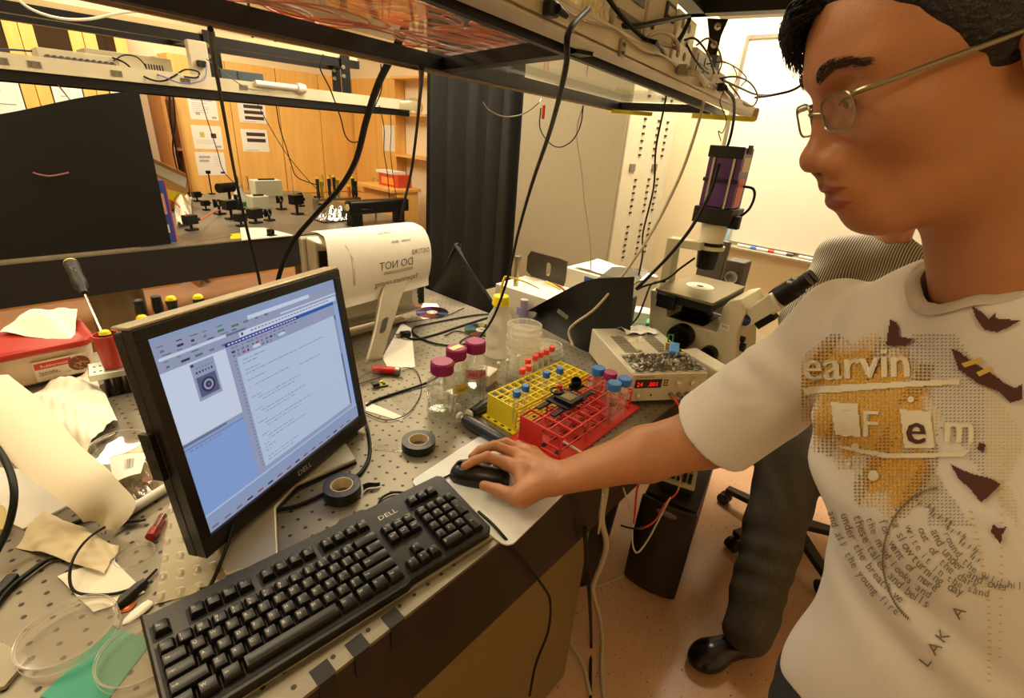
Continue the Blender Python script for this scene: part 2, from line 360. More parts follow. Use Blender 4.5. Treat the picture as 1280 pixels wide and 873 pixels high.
for q in (((233, 119, 274, 151), 'top left printed sheet on the wooden doors, below the shelf edge', 0), ((238, 156, 280, 187), 'left column printed sheet with a yellow and a dark figure', 1),
          ((243, 190, 284, 219), 'lowest printed sheet of the left column, two faded bars', 2), ((296, 126, 334, 155), 'top right printed sheet with dark bars on the wooden door', 3),
          ((300, 161, 337, 190), 'lower right printed sheet with two broad dark bars', 4)): sheet_on_back(*q)
a = PX(478, 156, 2.66); c = PX(494, 190, 2.66)
o = MB().box(0, -abs(a.y - c.y), -abs(a.z - c.z), .001, 0, 0).build('notice_sheet', M_paper); o.location = (2.6585, a.y, a.z); tag(o, 'small white notice on the cabinet door nearest the curtain', 'paper sheet')

# open wooden shelves and small cabinet right of the corner
t = thing('open_wooden_shelves', 'open wooden wall shelves partly hidden by the black curtain', 'shelf', (2.6, 3.35, 0))
m = MB(); m.box(-.0, .28, 0, .11, .3, 1.95)
for z in (1.25, 1.62, 1.93): m.box(-.05, -.25, z, .11, .28, z + .02)
m.build('shelf_boards', M_wood, t)
t = thing('small_wooden_cabinet', 'low wooden cabinet holding the red box, beside the black curtain', 'cabinet', (2.3, 3.3, 0))
p0 = PX(490, 215, 2.2)
MB().box(-.12, -.25, 0, .12, .28, .98).build('body', M_wood, t); MB().box(-.18, -.27, .98, .14, .34, 1.005).build('top_board', M_wood, t)
p = PX(512, 214, 2.3)
o = thing('red_cardboard_box', 'small red and orange box with white flap on the wooden cabinet', 'box', (2.32, 3.28, 1.006))
m = MB(); m.box(-.07, -.16, 0, .08, .14, .11); m.m = 1; m.box(-.0705, -.1, .02, -.0702, .1, .08); m.build('carton', [mat('red orange carton', (206, 70, 40), .6), mat('orange print', (240, 150, 60), .6)], o)
MB().box(-.075, -.1, .111, .06, .18, .135).build('flap', M_paper, o)

# ================================================================ curtain
cx0, cx1 = PX(532, 200, 2.2), PX(668, 200, 2.2)
def curt(u, v):
    y = cx0.y * (1 - u) + cx1.y * u; f = math.sin(u * 38 + .8 * math.sin(u * 9)) * (.035 + .01 * math.sin(v * 3)) + .012 * math.sin(u * 91 + v * 2)
    return Vector((2.2 + f + .02 * v, y + .012 * math.sin(u * 60 + 1), .04 + 2.5 * v))
o = MB().sheet(curt, 150, 10, .004).build('black_curtain', mat('black curtain cloth', (30, 29, 26), .85, noise=.2, bump=.15, bscale=400)); tag(o, 'long black blackout curtain hanging in folds beside the tall cabinet', 'curtain')
o = MB().cyl((2.2, cx0.y + .3, 2.56), (2.2, cx1.y - .5, 2.56), .014).build('curtain_rail', M_steel); tag(o, 'metal rail holding the black curtain near the ceiling', 'curtain rail')

# ================================================================ tall perforated cabinet
fx = 2.0; c0 = PX(790, 149, fx); c1 = PX(864, 260, 2.3)
ax, ay = 1.95, .685
t = thing('tall_metal_cabinet', 'tall beige metal cabinet with rows of slots on its side', 'cabinet', (ax, ay, 0))
yb = 1.42
MB().box(0, 0, .0, .55, yb - ay, 2.3).build('body', M_beige, t, bevel=.006)
m = MB().box(-.008, .01, .1, -.001, yb - ay - .01, 2.28); m.build('door', mat('grey beige door', (168, 160, 136), .5, noise=.02), t, bevel=.003)
m = MB(); m2 = MB()
for col, xx in enumerate((.16, .32, .43)):
    for blk in (1.16, 1.47, 1.76, .9):
        for k in range(6):
            z = blk + k * .036 - .01 * 0
            m.box(xx - .013, -.004, z, xx + .013, .001, z + .011)
m.build('slot_rows', mat('dark slot', (24, 20, 14), .7), t)['kind'] = 'stuff'
for xx in (.10, .36): MB().box(xx - .03, -.006, 1.39, xx + .03, .001, 1.43).build('latch_recess', mat('latch steel', (120, 112, 96), .4, .5), t, bevel=.002)

# ================================================================ whiteboard
wy0, wz0 = .46, 1.0
t = thing('whiteboard', 'large whiteboard with a metal tray on the right wall', 'whiteboard', (XR - .03, 0, 0))
MB().box(0, -2.0, 1.02, .028, .44, 2.1).build('board', mat('whiteboard enamel', (238, 232, 212), .25), t)
m = MB(); m.box(-.008, -2.02, 1.0, .028, .46, 1.02); m.box(-.008, -2.02, 2.1, .028, .46, 2.12); m.box(-.008, .44, 1.02, .028, .46, 2.1); m.build('frame', M_steel, t)
MB().box(-.07, -1.9, .985, -.008, .36, 1.0).build('tray', mat('tray aluminium', (196, 188, 166), .35, .6), t, bevel=.003)
for k, (yy, c, nm) in enumerate(((.12, (200, 60, 40), 'red'), (.02, (40, 40, 44), 'black'), (.22, (60, 110, 190), 'blue'), (-.12, (40, 44, 42), 'dark'))):
    o = thing('whiteboard_marker', '%s whiteboard marker lying on the whiteboard tray' % nm, 'marker', (XR - .068, yy, 1.009), group='markers on the whiteboard tray')
    MB().cyl((0, 0, 0), (0, -.075, 0), .008, n=12).build('barrel', M_white, o); MB().cyl((0, -.0755, 0), (0, -.11, 0), .009, n=12).build('cap', mat('marker ' + nm, c, .4), o)
o = thing('spray_bottle', 'pale blue bottle standing on the left end of the whiteboard tray', 'bottle', (XR - .065, .31, 1.001))
MB().lathe([(.001, 0), (.024, .002), (.025, .11), (.01, .13), (.01, .15), (.001, .151)]).build('bottle_body', mat('pale blue bottle', (150, 190, 220), .3), o)
MB().box(-.008, -.03, .152, .008, .01, .172).build('spray_head', M_white, o)

# ================================================================ near optical table
t = thing('optical_table', 'near steel optical table with drilled top and dark brown sides', 'table', (0, 0, 0))
X0T, X1T, Y0T, Y1T = -2.2, .775, -.298, .93
MB().box(X0T, Y0T, TZ - .006, X1T, Y1T, TZ).build('drilled_top', M_skin_steel, t)
MB().box(X0T, Y0T + .001, TZ - .2, X1T - .001, Y1T - .001, TZ - .0061).build('side_skirt', M_apron, t)
for k, x in enumerate((-1.95, -.13)):
    m = MB(); m.box(x, Y0T + .045, .03, x + .55, Y0T + .5, TZ - .2001); m.box(x + .02, Y0T + .065, 0, x + .53, Y0T + .48, .03); m.build('leg', M_olive, t, bevel=.004)
m = MB(); m.box(-1.95, .45, .0, -1.4, .85, TZ - .2001); m.build('leg', M_olive, t, bevel=.004)
m = MB(); m.box(-.13, .45, .0, .42, .85, TZ - .2001); m.build('leg', M_olive, t, bevel=.004)
# three black tape pieces wrapped over the front edge
for k, (a, c, lab) in enumerate((((476, 766), (497, 762), 'black tape strip over the table edge, nearest the mouse'), ((432, 800), (450, 812), 'black tape strip over the table edge below the space bar'), ((386, 830), (404, 845), 'black tape strip over the table edge, nearest the camera'))):
    p = PZ(a[0] + 14, a[1] + 6); w = .012
    m = MB(); m.box(-w, -.001 - 0, 0, w, .022, .0006); m.box(-w * .9, -.0016, -.045, w * .9, -.001, .0006)
    o = m.build('black_tape_strip', mat('matt black tape', (26, 24, 22), .6)); o.location = (p.x, Y0T, TZ + .0002); tag(o, lab, 'tape', 'tape strips on the table edge')

# ================================================================ far optical table
t = thing('optical_table', 'far optical table carrying small optics, its black side towards the camera', 'table', (0, 0, 0))
MB().box(-1.6, 2.1, TZ - .006, 1.68, 3.9, TZ).build('drilled_top', M_skin_steel, t)
MB().box(-1.6, 2.101, TZ - .185, 1.679, 3.899, TZ - .0061).build('side_skirt', mat('black table side', (12, 10, 7), .6, noise=.1), t)
m = MB(); m.box(1.1, 2.098, TZ - .02, 1.682, 2.101, TZ); m.build('edge_trim', mat('steel edge', (190, 182, 160), .3, .7), t)
p = PY(150, 380, 2.45)
for x, y in ((p.x, 2.5), (1.35, 2.5), (1.35, 3.1), (-1.3, 3.1)):
    MB().lathe([(0, .0), (.115, .0), (.12, .02), (.12, .6), (.11, .62), (.11, TZ - .185), (0, TZ - .185)], (x, y, 0)).build('leg', mat('grey metal leg', (150, 140, 116), .4, .3), t)
M_rail = mat('black aluminium rail', (13, 12, 10), .45, .3, noise=.15)
M_strip = mat('beige outlet strip', (206, 196, 166), .45, noise=.03)
M_edge = mat('brushed rail edge', (176, 150, 116), .35, .6)

# ---- shelf over the far table
def outlet(m, x, y, z, dx=1, s=1.0, ny=-1):     # duplex outlet face: m=1 plate, m=2 slots
    m.m = 1; m.box(x - .021 * s, y - .003, z - .012 * s, x + .021 * s, y, z + .012 * s); m.m = 2
    for q in (-.011, .011):
        m.box(x + (q - .004) * s, y - .0038, z + .000 * s, x + (q - .0025) * s, y - .003, z + .006 * s); m.box(x + (q + .0025) * s, y - .0038, z, x + (q + .004) * s, y - .003, z + .006 * s)
        m.box(x + (q - .0015) * s, y - .0038, z - .007 * s, x + (q + .0015) * s, y - .003, z - .004 * s)
    m.m = 0
t = thing('overhead_shelf', 'hanging shelf with outlet strip over the far table', 'shelf', (0, 0, 0))
m = MB(); m.box(-1.6, 2.32, 1.635, 1.86, 2.36, 1.695)
for px_, py_ in ((43, 81), (146, 94), (232, 103), (305, 113), (1, 75)):
    p = PY(px_, py_, 2.32); outlet(m, p.x, 2.32, 1.663, s=1.0)
m.build('outlet_strip', [M_strip, mat('dark outlet face', (112, 104, 84), .5), M_ink], t)
m = MB(); m.box(-1.6, 2.33, 1.595, 1.80, 2.36, 1.634); m.box(-1.6, 2.84, 1.595, 1.80, 2.88, 1.66); m.box(1.76, 2.361, 1.6, 1.8, 2.839, 1.65); m.box(-.4, 2.361, 1.6, -.36, 2.839, 1.634); m.build('black_frame', M_rail, t)
MB().box(-1.6, 2.362, 1.64, 1.75, 2.838, 1.650).build('shelf_board', mat('shelf board', (196, 188, 160), .5), t)
# upper rails and posts
m = MB(); m.box(-1.6, 2.5, 1.855, 1.53, 2.545, 1.90); m.box(-1.6, 2.80, 1.855, 1.53, 2.845, 1.90); m.box(1.485, 2.546, 1.86, 1.53, 2.799, 1.895); m.box(.55, 2.546, 1.86, .60, 2.799, 1.895)
m.build('upper_rail', M_rail, t)
m = MB(); m.box(-1.6, 2.505, 1.9005, 1.52, 2.54, 1.925); m.box(-1.6, 2.80, 1.9005, 1.52, 2.84, 1.925); m.build('lamp_channel', mat('lamp channel', (214, 196, 150), .4), t)
for x, y in ((.64, 2.50), (.76, 2.80), (1.42, 2.50), (1.515, 2.785)):
    m = MB(); m.box(x - .03, y - .004 - .012, 1.651 if x > 1 else 1.66, x + .03, y - .005, 1.92); m.m = 1
    for z in (1.80, 1.85): m.cyl((x - .02, y - .0165, z), (x - .02, y - .024, z), .012)
    m.build('post', [M_rail, M_chrome], t)
for x, y in ((-1.4, 2.52), (-1.4, 2.82), (1.0, 2.52), (1.0, 2.82), (.0, 2.82)):
    MB().cyl((x, y, 1.926), (x, y, ZC), .008, n=8).build('hanging_rod', M_rail, t)
# plastic wrap at the strip end and the tube lamp
o = thing('plastic_wrap', 'crumpled clear plastic wrapped over the right end of the far shelf', 'plastic wrap', (1.84, 2.34, 1.66))
m = MB(); pr = [(.002, -.13), (.035, -.13), (.05, -.06), (.058, 0), (.052, .04), (.03, .062), (.002, .066)]
m.lathe(pr, (0, 0, 0), (1, 0, 0)); m.build('wrap_sheet', mat('cloudy wrap', (226, 222, 206), .25, clear=.75, bump=.6), o)
p = PY(352, 118, 2.3)
o = thing('tube_light', 'white tube light clipped along the far shelf strip', 'lamp', (p.x, 2.312, 1.69))
MB().cyl((-.13, 0, 0), (.10, 0, -.0), .016).build('tube_body', M_white, o); MB().lathe([(.001, 0), (.026, 0), (.028, .02), (.022, .045), (.001, .05)], (.10, 0, 0), (1, 0, 0)).build('end_cap', mat('milky cap', (225, 214, 204), .3), o)
def on_shelf(px_, py_, y=2.42): p = PY(px_, py_, y); return p
# instruments on the far shelf
z = 1.651
o = thing('patch_panel', 'beige instrument with a row of round knobs on the far shelf', 'instrument', (PY(48, 70, 2.42).x, 2.42, z))
w = PY(150, 80, 2.42).x - PY(48, 70, 2.42).x
MB().box(0, 0, 0, w, .18, .085).build('body', M_beige, o, bevel=.003)
for k in range(11):
    x = .03 + (w - .06) * k / 10; m = MB(); m.lathe([(.013, 0), (.013, .012), (.009, .016), (.001, .017)], (x, 0, .048), (0, -1, 0), 12); m.build('knob', mat('dark knob', (60, 50, 36), .4), o)
a = PY(115, 62, 2.46).x; w = PY(228, 85, 2.46).x - a
o = thing('control_box', 'long beige electronics box with vent slots on the far shelf', 'instrument', (a, 2.62, z))
MB().box(0, 0, 0, w, .2, .12).build('body', mat('pale enamel', (206, 198, 170), .45, noise=.03), o, bevel=.003)
m = MB(); [m.box(w * .66 + .012 * k, -.003, .03 + .012 * (k % 2), w * .66 + .012 * k + .005, .001, .085) for k in range(7)]; m.m = 1; m.box(w * .38, -.003, .02, w * .55, .001, .04); m.build('front_grille', [M_ink, mat('green board', (90, 130, 80), .5)], o)
a = PY(268, 85, 2.5); c = PY(330, 103, 2.5)
o = thing('blue_grey_bin', 'dark blue grey plastic tray standing on the far shelf', 'tray', (a.x, 2.5, z)); w = c.x - a.x
m = MB(); m.box(0, 0, 0, w, .012, .10); m.box(0, .17, 0, w, .18, .10); m.box(0, .012, 0, .01, .17, .10); m.box(w - .01, .012, 0, w, .17, .10); m.box(0.01, .012, 0, w - .01, .17, .01); m.box(w * .45, -.006, 0, w * .5, 0, .10)
m.build('tray_walls', mat('blue grey plastic', (62, 76, 84), .4, noise=.1), o, bevel=.002)
a = PY(308, 105, 2.4)
o = MB().sheet(lambda u, v: Vector((a.x + .24 * u, 2.40 + .08 * v, 1.658 + .045 * abs(math.sin(u * 7) * math.cos(v * 5 + u * 3)))), 30, 12, .001).build('crumpled_tissue', M_paper); tag(o, 'crumpled white tissue beside the blue grey tray on the far shelf', 'tissue')
a = PY(251, 82, 2.44)
o = thing('wall_plate_adapter', 'pale power adapter box standing on the far shelf beside the black bracket', 'adapter', (a.x, 2.44, z))
MB().box(-.045, 0, 0, .045, .045, .21).build('housing', M_beige, o, bevel=.006); MB().box(-.02, -.03, .09, .02, 0, .12).build('plug', M_black, o, bevel=.004)

# ---- shelf over the near table (glass bottomed, black rails, outlet strip on the camera side)
ZS = 1.64
FR, FL = PZ(770, 138, ZS), PZ(128, 0, ZS); NR, NM = PZ(938, 149, ZS), PZ(720, 58, ZS); NL = NM + (NM - NR) * .9
FL = FL + (FL - FR) * .35
EI = PZ(872, 141, ZS)
e = (FR - FL).normalized(); en = (NR - NL).normalized()
M_pane = mat('shelf glass', (226, 226, 212), .05, clear=.3, spec=.8)
t = thing('overhead_shelf', 'glass shelf in black rails over the near table, beige outlet strip along its edge', 'shelf', (0, 0, 0))
def rail(m, a, c, w, h, side):   # bar whose bottom edge runs a to c, width to side, height up
    a, c = Vector(a), Vector(c); d = (c - a).normalized(); s = Vector((-d.y, d.x, 0)) * side
    m.obox((a + c) / 2 + s * w / 2 + ZA * h / 2, (c - a) / 2, s * w / 2, ZA * h / 2)
m = MB(); rail(m, FL, FR, .024, .026, -1); rail(m, NL, PZ(905, 147, ZS), .010, .02, 1)
x0 = FL + e * 0; rail(m, FR + Vector((-.0, 0, .001)), EI + Vector((.06, -.02, .001)), .03, .024, -1)
ca, cb = PZ(560, 92, ZS + .002), PZ(775, 85, ZS + .002)
ca2 = FL + e * ((PZ(575, 90, ZS) - FL).dot(e)); cb2 = NL + en * ((PZ(742, 66, ZS) - NL).dot(en)); cb2 = cb2 + (ca2 - cb2).normalized() * .03; rail(m, ca2 + ZA * .002, cb2 + ZA * .002, .03, .022, 1)
m.build('black_rail', M_rail, t)
m = MB(); rail(m, FL + ZA * -.0045 + YA * .004, FR + ZA * -.0045 + YA * .004, .008, .004, -1); m.build('rail_lip', M_edge, t)
m = MB(); NLo, NRo = NL + ZA * .012, NR + ZA * .012
sd = Vector((-en.y, en.x, 0))
m.obox((NLo + NRo) / 2 - sd * .002 + ZA * .010, (NRo - NLo) / 2, sd * .004, ZA * .012)
rail(m, NLo - sd * .006 - ZA * .005, NRo - sd * .006 - ZA * .005, .036, .006, 1); rail(m, NLo - sd * .006 + ZA * .0225, NRo - sd * .006 + ZA * .0225, .08, .004, 1)
strip_o = NM + ZA * .012
def strip_pt(px_, py_):   # point on the outer face of the strip
    d = ray(px_, py_); q = NM - sd * .0065; k = (q - CAM).dot(sd) / d.dot(sd); return CAM + d * k
M_out = mat('outlet face', (150, 142, 120), .5)
m.build('outlet_strip', [M_strip], t)
m = MB()
for (x, y) in ((776, 61), (845, 93), (905, 112)):
    q = strip_pt(x, y)
    if x == 776:
        m.m = 0; m.obox(q - sd * .002, en * .008, sd * .002, ZA * .0105); m.m = 1
        for k in (-.005, .005):
            for h in (-.003, .003): m.obox(q - sd * .0045 + ZA * k + en * h, en * .0008, sd * .0005, ZA * .0022)
m.build('outlet', [M_out, M_ink], t)
# glass panes
inn = lambda P, s: Vector(P)
m = MB(); Z1 = ZA * .047
m.prism([(FL.x, FL.y - .04), (ca2.x, ca2.y - .04), (cb2.x, cb2.y + .02), (NL.x, NL.y + .02)], .005, (0, 0, ZS + .0265), (1, 0, 0), (0, 1, 0)); 
m.prism([(ca2.x, ca2.y - .04), (FR.x - .02, FR.y - .03), (EI.x - .02, EI.y), (cb2.x, cb2.y + .02)], .005, (0, 0, ZS + .0266), (1, 0, 0), (0, 1, 0)); m.build('glass_pane', M_pane, t)
# foam padding on the ends
M_foam = mat('yellow foam', (222, 208, 60), .8, bump=.3, bscale=200); M_pink = mat('pink film', (214, 170, 150), .5)
m = MB(); a, c = PZ(765, 141, ZS - .012), PZ(815, 145, ZS - .012); rail(m, a, c, .035, .012, 1); a, c = PZ(866, 147, ZS - .014), PZ(944, 152, ZS - .014); rail(m, a, c, .05, .014, 1); m.build('yellow_foam', M_foam, t)
m = MB(); m.obox(NR + ZA * .016 + en * .012, en * .010, sd * .02, ZA * .022); m.build('pink_end_pad', M_pink, t, bevel=.008)
# the upper frame that carries it
UC = PX(865, 22, 1.33); UZ = UC.z
m = MB(); ua = UC - e * 1.9; rail(m, ua, UC, .05, .05, -1); rail(m, UC + Vector((0, 0, 0)), Vector((UC.x + .12, UC.y - .62, UZ)), .05, .05, -1); rail(m, ua + Vector((0.1, -.55, 0)), UC + Vector((.10, -.55, 0)), .05, .05, 1); m.build('upper_rail', M_rail, t)
br = PX(898, 24, 1.33); bb = PX(902, 74, 1.33)
uy = (br.y + bb.y) / 2; hz = br.z - bb.z
m = MB(); m.prism([(-.035, hz), (.03, hz), (.018, hz * .6), (.016, 0), (-.016, 0), (-.018, hz * .55)], .008, (1.33, br.y, bb.z), (.55, -.835, 0), (0, 0, 1)); m.m = 1
for k in (.8, .36): m.lathe([(.011, 0), (.011, .006), (.004, .008), (.001, .004)], Vector((1.33, br.y, bb.z + hz * k)) - Vector((.835, .55, 0)) * .0082, (-.835, -.55, 0), 14)
m.m = 0; m.box(1.31, br.y - .03, ZS + .05, 1.345, br.y + .01, bb.z + .01)
m.build('bracket', [M_rail, M_chrome], t)
for q in (UC - e * .1, UC - e * 1.5, Vector((UC.x + .08, UC.y - .5, 0))): MB().cyl((q.x, q.y, UZ + .05), (q.x, q.y, ZC), .008, n=8).build('hanging_rod', M_rail, t)
m = MB(); m.obox((UC - e * .5).lerp(UC + Vector((.1, -.5, 0)), .5) + ZA * .055, e * .55, Vector((-e.y, e.x, 0)) * .23, ZA * .003); m.build('upper_board', mat('upper shelf board', (188, 180, 156), .5), t)

# orange fibre leads coiled on the glass
M_or = mat('orange fibre jacket', (232, 122, 60), .45); M_or2 = mat('pale orange fibre jacket', (226, 150, 110), .45)
def on_glass(px_, py_, dz=0): return PZ(px_, py_, ZS + .036 + dz)
random.seed(11)
coils = [((330, 12), 60, 9), ((400, 18), 75, 10), ((455, 40), 80, 9), ((520, 22), 60, 9), ((480, 8), 70, 10), ((600, 48), 60, 6), ((560, 55), 70, 7), ((620, 38), 40, 6), ((420, -14), 80, 12), ((560, 5), 50, 10)]
order = sorted(range(10), key=lambda i: coils[i][0][0]); ordn = ('leftmost', 'second', 'third', 'fourth', 'fifth', 'sixth', 'seventh', 'eighth', 'ninth', 'rightmost')
for k, ((x, y), rx, ry) in enumerate(coils):
    m = MB()
    for lp in range(4):
        pts = []; ph = random.random() * 6; jx, jy = random.uniform(-14, 14), random.uniform(-3, 3); sx = random.uniform(.75, 1.15)
        for q in range(13):
            a = 2 * PI * q / 12; c = on_glass(x + jx + rx * sx * math.cos(a), y + jy + ry * math.sin(a) + .2 * rx * math.cos(a) * .9, .003 * lp + .002 * math.sin(3 * a + ph)); pts.append(c)
        m.tube(pts, .0016, n=5, k=4)
    o = m.build('orange_fibre_cable', M_or if k % 3 else M_or2); tag(o, 'coil of orange optical fibre on the glass shelf, %s from the left' % ordn[order.index(k)], 'cable', 'orange fibre coils on the glass shelf')

# ================================================================ near monitor
M_bezel = mat('black bezel', (15, 13, 10), .38, noise=.08, bump=.03, bscale=500)
M_silver = mat('silver grey plastic', (176, 168, 146), .34, .35, noise=.03)
def screen_mat(name, rgb, k):
    if 'screen ' + name in MC: return MC['screen ' + name]
    m = mat('screen ' + name, (6, 7, 9), .3); b = m.node_tree.nodes['Principled BSDF']; b.inputs['Emission Color'].default_value = lin(rgb); b.inputs['Emission Strength'].default_value = k * .72; return m
def em(name, rgb, k=1.0): return mat('screen ' + name, tuple(v * .35 for v in rgb), .35, emit=1) if False else screen_mat(name, rgb, k)
mo = Vector((-.16483, .07393, 1.10956)); mx_ = Vector((.90529, .42252, -.04402)); my_ = Vector((-.42406, .89269, -.15259)); mz_ = Vector((-.02517, .15681, .98731))
MM = Matrix.Translation(mo) @ Matrix((mx_, my_, mz_)).transposed().to_4x4()
t = thing('computer_monitor', 'flat monitor with lit screen and black bezel in front of the keyboard', 'monitor', M=MM)
W2, H2 = .188, .1505; bw = .0165; bb_ = .028
m = MB()
o_ = rrect(-W2 - bw, -H2 - bb_, W2 + bw, H2 + bw, .004, 3)
for q in ((-W2 - bw, -H2 - bb_, W2 + bw, -H2), (-W2 - bw, H2, W2 + bw, H2 + bw), (-W2 - bw, -H2, -W2, H2), (W2, -H2, W2 + bw, H2)):
    m.box(q[0], -.006, q[1], q[2], .012, q[3])
for k in range(5):
    m.cyl((W2 - .10 + k * .018 + .02, -.0062, -H2 - .014), (W2 - .10 + k * .018 + .02, -.0085, -H2 - .014), .0022, n=10)
m.build('bezel', M_bezel, t, bevel=.0012)
m = MB(); m.box(-W2 - bw - .0005, .0121, -H2 - bb_ - .0005, W2 + bw + .0005, .030, H2 + bw - .004); m.build('side_band', M_bezel, t, bevel=.002)
m = MB(); m.box(-W2 - bw - .001, -.004, H2 + bw + .0003, W2 + bw + .001, .028, H2 + bw + .005); m.build('silver_rim', mat('champagne rim', (190, 178, 148), .32, .3), t, bevel=.002)
m = MB(); m.box(-W2 - bw + .006, .0301, -H2 - bb_ + .006, W2 + bw - .006, .042, H2 + bw - .006); m.box(-.12, .0421, -.10, .12, .065, .10); m.build('back_shell', M_bezel, t, bevel=.004)
m = MB(); m.text('DELL', (-.012, -.0063, -H2 - .0185), (1, 0, 0), (0, 0, 1), .0135, width=.037); m.build('maker_logo', mat('logo silver', (206, 198, 180), .3, .4), t)
m = MB(); m.box(-W2 - bw - .008, .014, -.045, -W2 - bw - .0012, .034, .035 - .01); m.m = 1
for z in (-.028, .004): m.box(-W2 - bw - .0085, .019, z, -W2 - bw - .0079, .027, z + .014)
m.build('side_port_panel', [M_bezel, M_ink], t)
scr = MB(); SM = [em('base', (160, 182, 226), .86), em('pale', (206, 218, 240), .9), em('toolbar', (168, 178, 212), .72), em('title', (46, 40, 150), .8), em('titleblue', (36, 96, 190), .8), em('line', (120, 130, 160), .7), em('dark', (58, 60, 86), .7), em('pic', (96, 106, 150), .7), em('doc', (184, 202, 230), .9), em('green', (80, 140, 110), .7), em('panelow', (138, 168, 222), .86), em('cool', (150, 170, 208), .8), em('red', (170, 90, 110), .7)]
def rc(u0, v0, u1, v1, mi, lay=1):
    scr.m = mi; y = -.0002 - .00012 * lay
    scr.add([(-W2 + 2 * W2 * u, y, H2 - 2 * H2 * v) for u, v in ((u0, v1), (u1, v1), (u1, v0), (u0, v0))], [(0, 1, 2, 3)])
rc(0, 0, 1, 1, 0, 0)
rc(0, 0, 1, .028, 11); rc(0, .028, 1, .165, 2); rc(.25, .02, 1, .045, 11, 2)
random.seed(3)
for row, (v, n_) in enumerate(((.046, 5), (.066, 9), (.088, 6), (.118, 3), (.14, 5))):
    for k in range(n_): u = .02 + k * .06 + random.random() * .02; rc(u, v, u + .012 + random.random() * .026, v + .005 + .006 * (row == 1 or row == 4), random.choice((6, 5, 5, 9)), 3)
rc(.02, .098, .30, .112, 1, 2); rc(.30, .100, .40, .112, 5, 2); rc(.42, .045, .80, .066, 1, 3); rc(.60, .092, 1, .1, 1, 3); rc(.36, .112, .99, .140, 1, 3); rc(.37, .118, .38, .133, 6, 4)
for k in range(26): u = .42 + k * .02; rc(u, .122, u + .013, .128, 5, 4)
# left pane with the small camera picture window
rc(0, .165, .285, .515, 1, 2); rc(.12, .175, .222, .36, 2, 4); rc(.12, .175, .222, .19, 11, 5); rc(.122, .178, .134, .19, 6, 6)
for k in range(6): rc(.14 + k * .013, .20, .146 + k * .013, .206, 5, 6); rc(.135 + k * .013, .218, .142 + k * .013, .229, random.choice((6, 9, 7)), 6)
rc(.130, .246, .213, .345, 7, 6)
for rr, mi, ly in ((.030, 6, 7), (.021, 11, 8), (.013, 6, 9), (.005, 12, 10)):
    scr.m = mi; y = -.0002 - .00012 * ly; cu_, cv_ = .172, .296
    scr.add([(-W2 + 2 * W2 * (cu_ + rr * math.cos(a)), y, H2 - 2 * H2 * (cv_ + rr * 1.25 * math.sin(a))) for a in [2 * PI * q / 20 for q in range(20)]], [tuple(range(20))[::-1]])
rc(0, .515, .285, .535, 2, 2); rc(.0, .519, .2, .531, 5, 3); rc(0, .535, .285, .9, 10, 2); rc(.0, .545, .285, .549, 5, 3)
for k in range(7): rc(.03 + .02 * k, .56, .042 + .02 * k, .564, 5, 3)
# right window
rc(.282, .143, .965, .90, 2, 5); rc(.282, .143, .70, .162, 3, 6); rc(.70, .143, .965, .162, 4, 6)
for k in range(22): u = .295 + .018 * k; rc(u, .149, u + .012, .156, 1, 7)
for row, v in enumerate((.174, .192, .212)):
    for k in range(15 - row * 3): u = .30 + k * .026 + random.random() * .006; rc(u, v, u + .006 + random.random() * .012, v + .005 + .006 * (row > 0), random.choice((6, 5, 5, 9, 12)), 7)
rc(.41, .205, .45, .222, 1, 8); rc(.56, .20, .60, .215, 1, 8)
rc(.322, .232, .95, .875, 8, 6); rc(.30, .232, .322, .875, 2, 6); [rc(.305, .245 + k * .021, .316, .25 + k * .021, 5, 7) for k in range(30)]
rc(.95, .232, .965, .875, 5, 6); rc(.952, .26, .963, .5, 2, 7); rc(.30, .878, .965, .89, 2, 7)
v = .26
for k, (ind, ln) in enumerate([(0, .12), (0, .07), (.02, .0), (0, .08), (0, .5), (0, .0), (0, .1), (.0, .0), (.03, .2), (.3, .15), (0, .0), (0, .05), (.03, .26), (.05, .2), (0, 0), (0, .04), (.03, .28), (.05, .18), (0, 0), (0, .05), (.03, .3), (.04, .22), (0, 0), (0, .04), (.03, .16), (.03, .24), (0, .03), (0, .06), (0, .03), (0, .0), (0, .2), (0, .16)]):
    u = .345 + ind; e_ = u + ln; v = .255 + k * .0192
    while u < e_: l_ = random.uniform(.006, .03); rc(u, v, min(u + l_, e_), v + .0032, 5, 7); u += l_ + .006
rc(0, .905, 1, .965, 11, 5); rc(0, .905, 1, .909, 1, 6); rc(0, .965, 1, 1, 2, 5)
for k in range(16): u = .02 + .058 * k; rc(u, .975, u + .03, .985, random.choice((5, 6, 12)), 7)
scr.build('screen', SM, t)
# stand: brushed silver foot in two wings and a neck
sb = thing('monitor_stand', 'silver monitor stand with a broad two winged foot', 'monitor stand', (-.16, .13, TZ)) if False else t
m = MB()
L0, L1, L2, L3 = PZ(283, 727, TZ), PZ(349, 703, TZ), PZ(346, 640, TZ), PZ(262, 655, TZ)
R0, R1, R2, R3 = PZ(372, 612, TZ), PZ(446, 580, TZ), PZ(430, 556, TZ), PZ(360, 575, TZ)
def plate(m, pts, h0, h1):
    vs = [Vector((p.x, p.y, TZ + h0)) for p in pts] + [Vector((p.x, p.y, TZ + h1)) for p in pts]; n = len(pts)
    m.add(vs, [tuple(range(n))[::-1], tuple(range(n, 2 * n))] + [(i, (i + 1) % n, n + (i + 1) % n, n + i) for i in range(n)])
hub = PZ(352, 600, TZ)
C1, C2 = Vector((-.235, .23, 0)), Vector((-.03, .26, 0))
plate(m, [L0, L1, L2, PZ(372, 612, TZ), R0.lerp(R1, .5), R1, R2, Vector((.03, .17, 0)), C2, C1, L3], .004, .013)
m.build('foot', M_silver, t, world=True, bevel=.003)
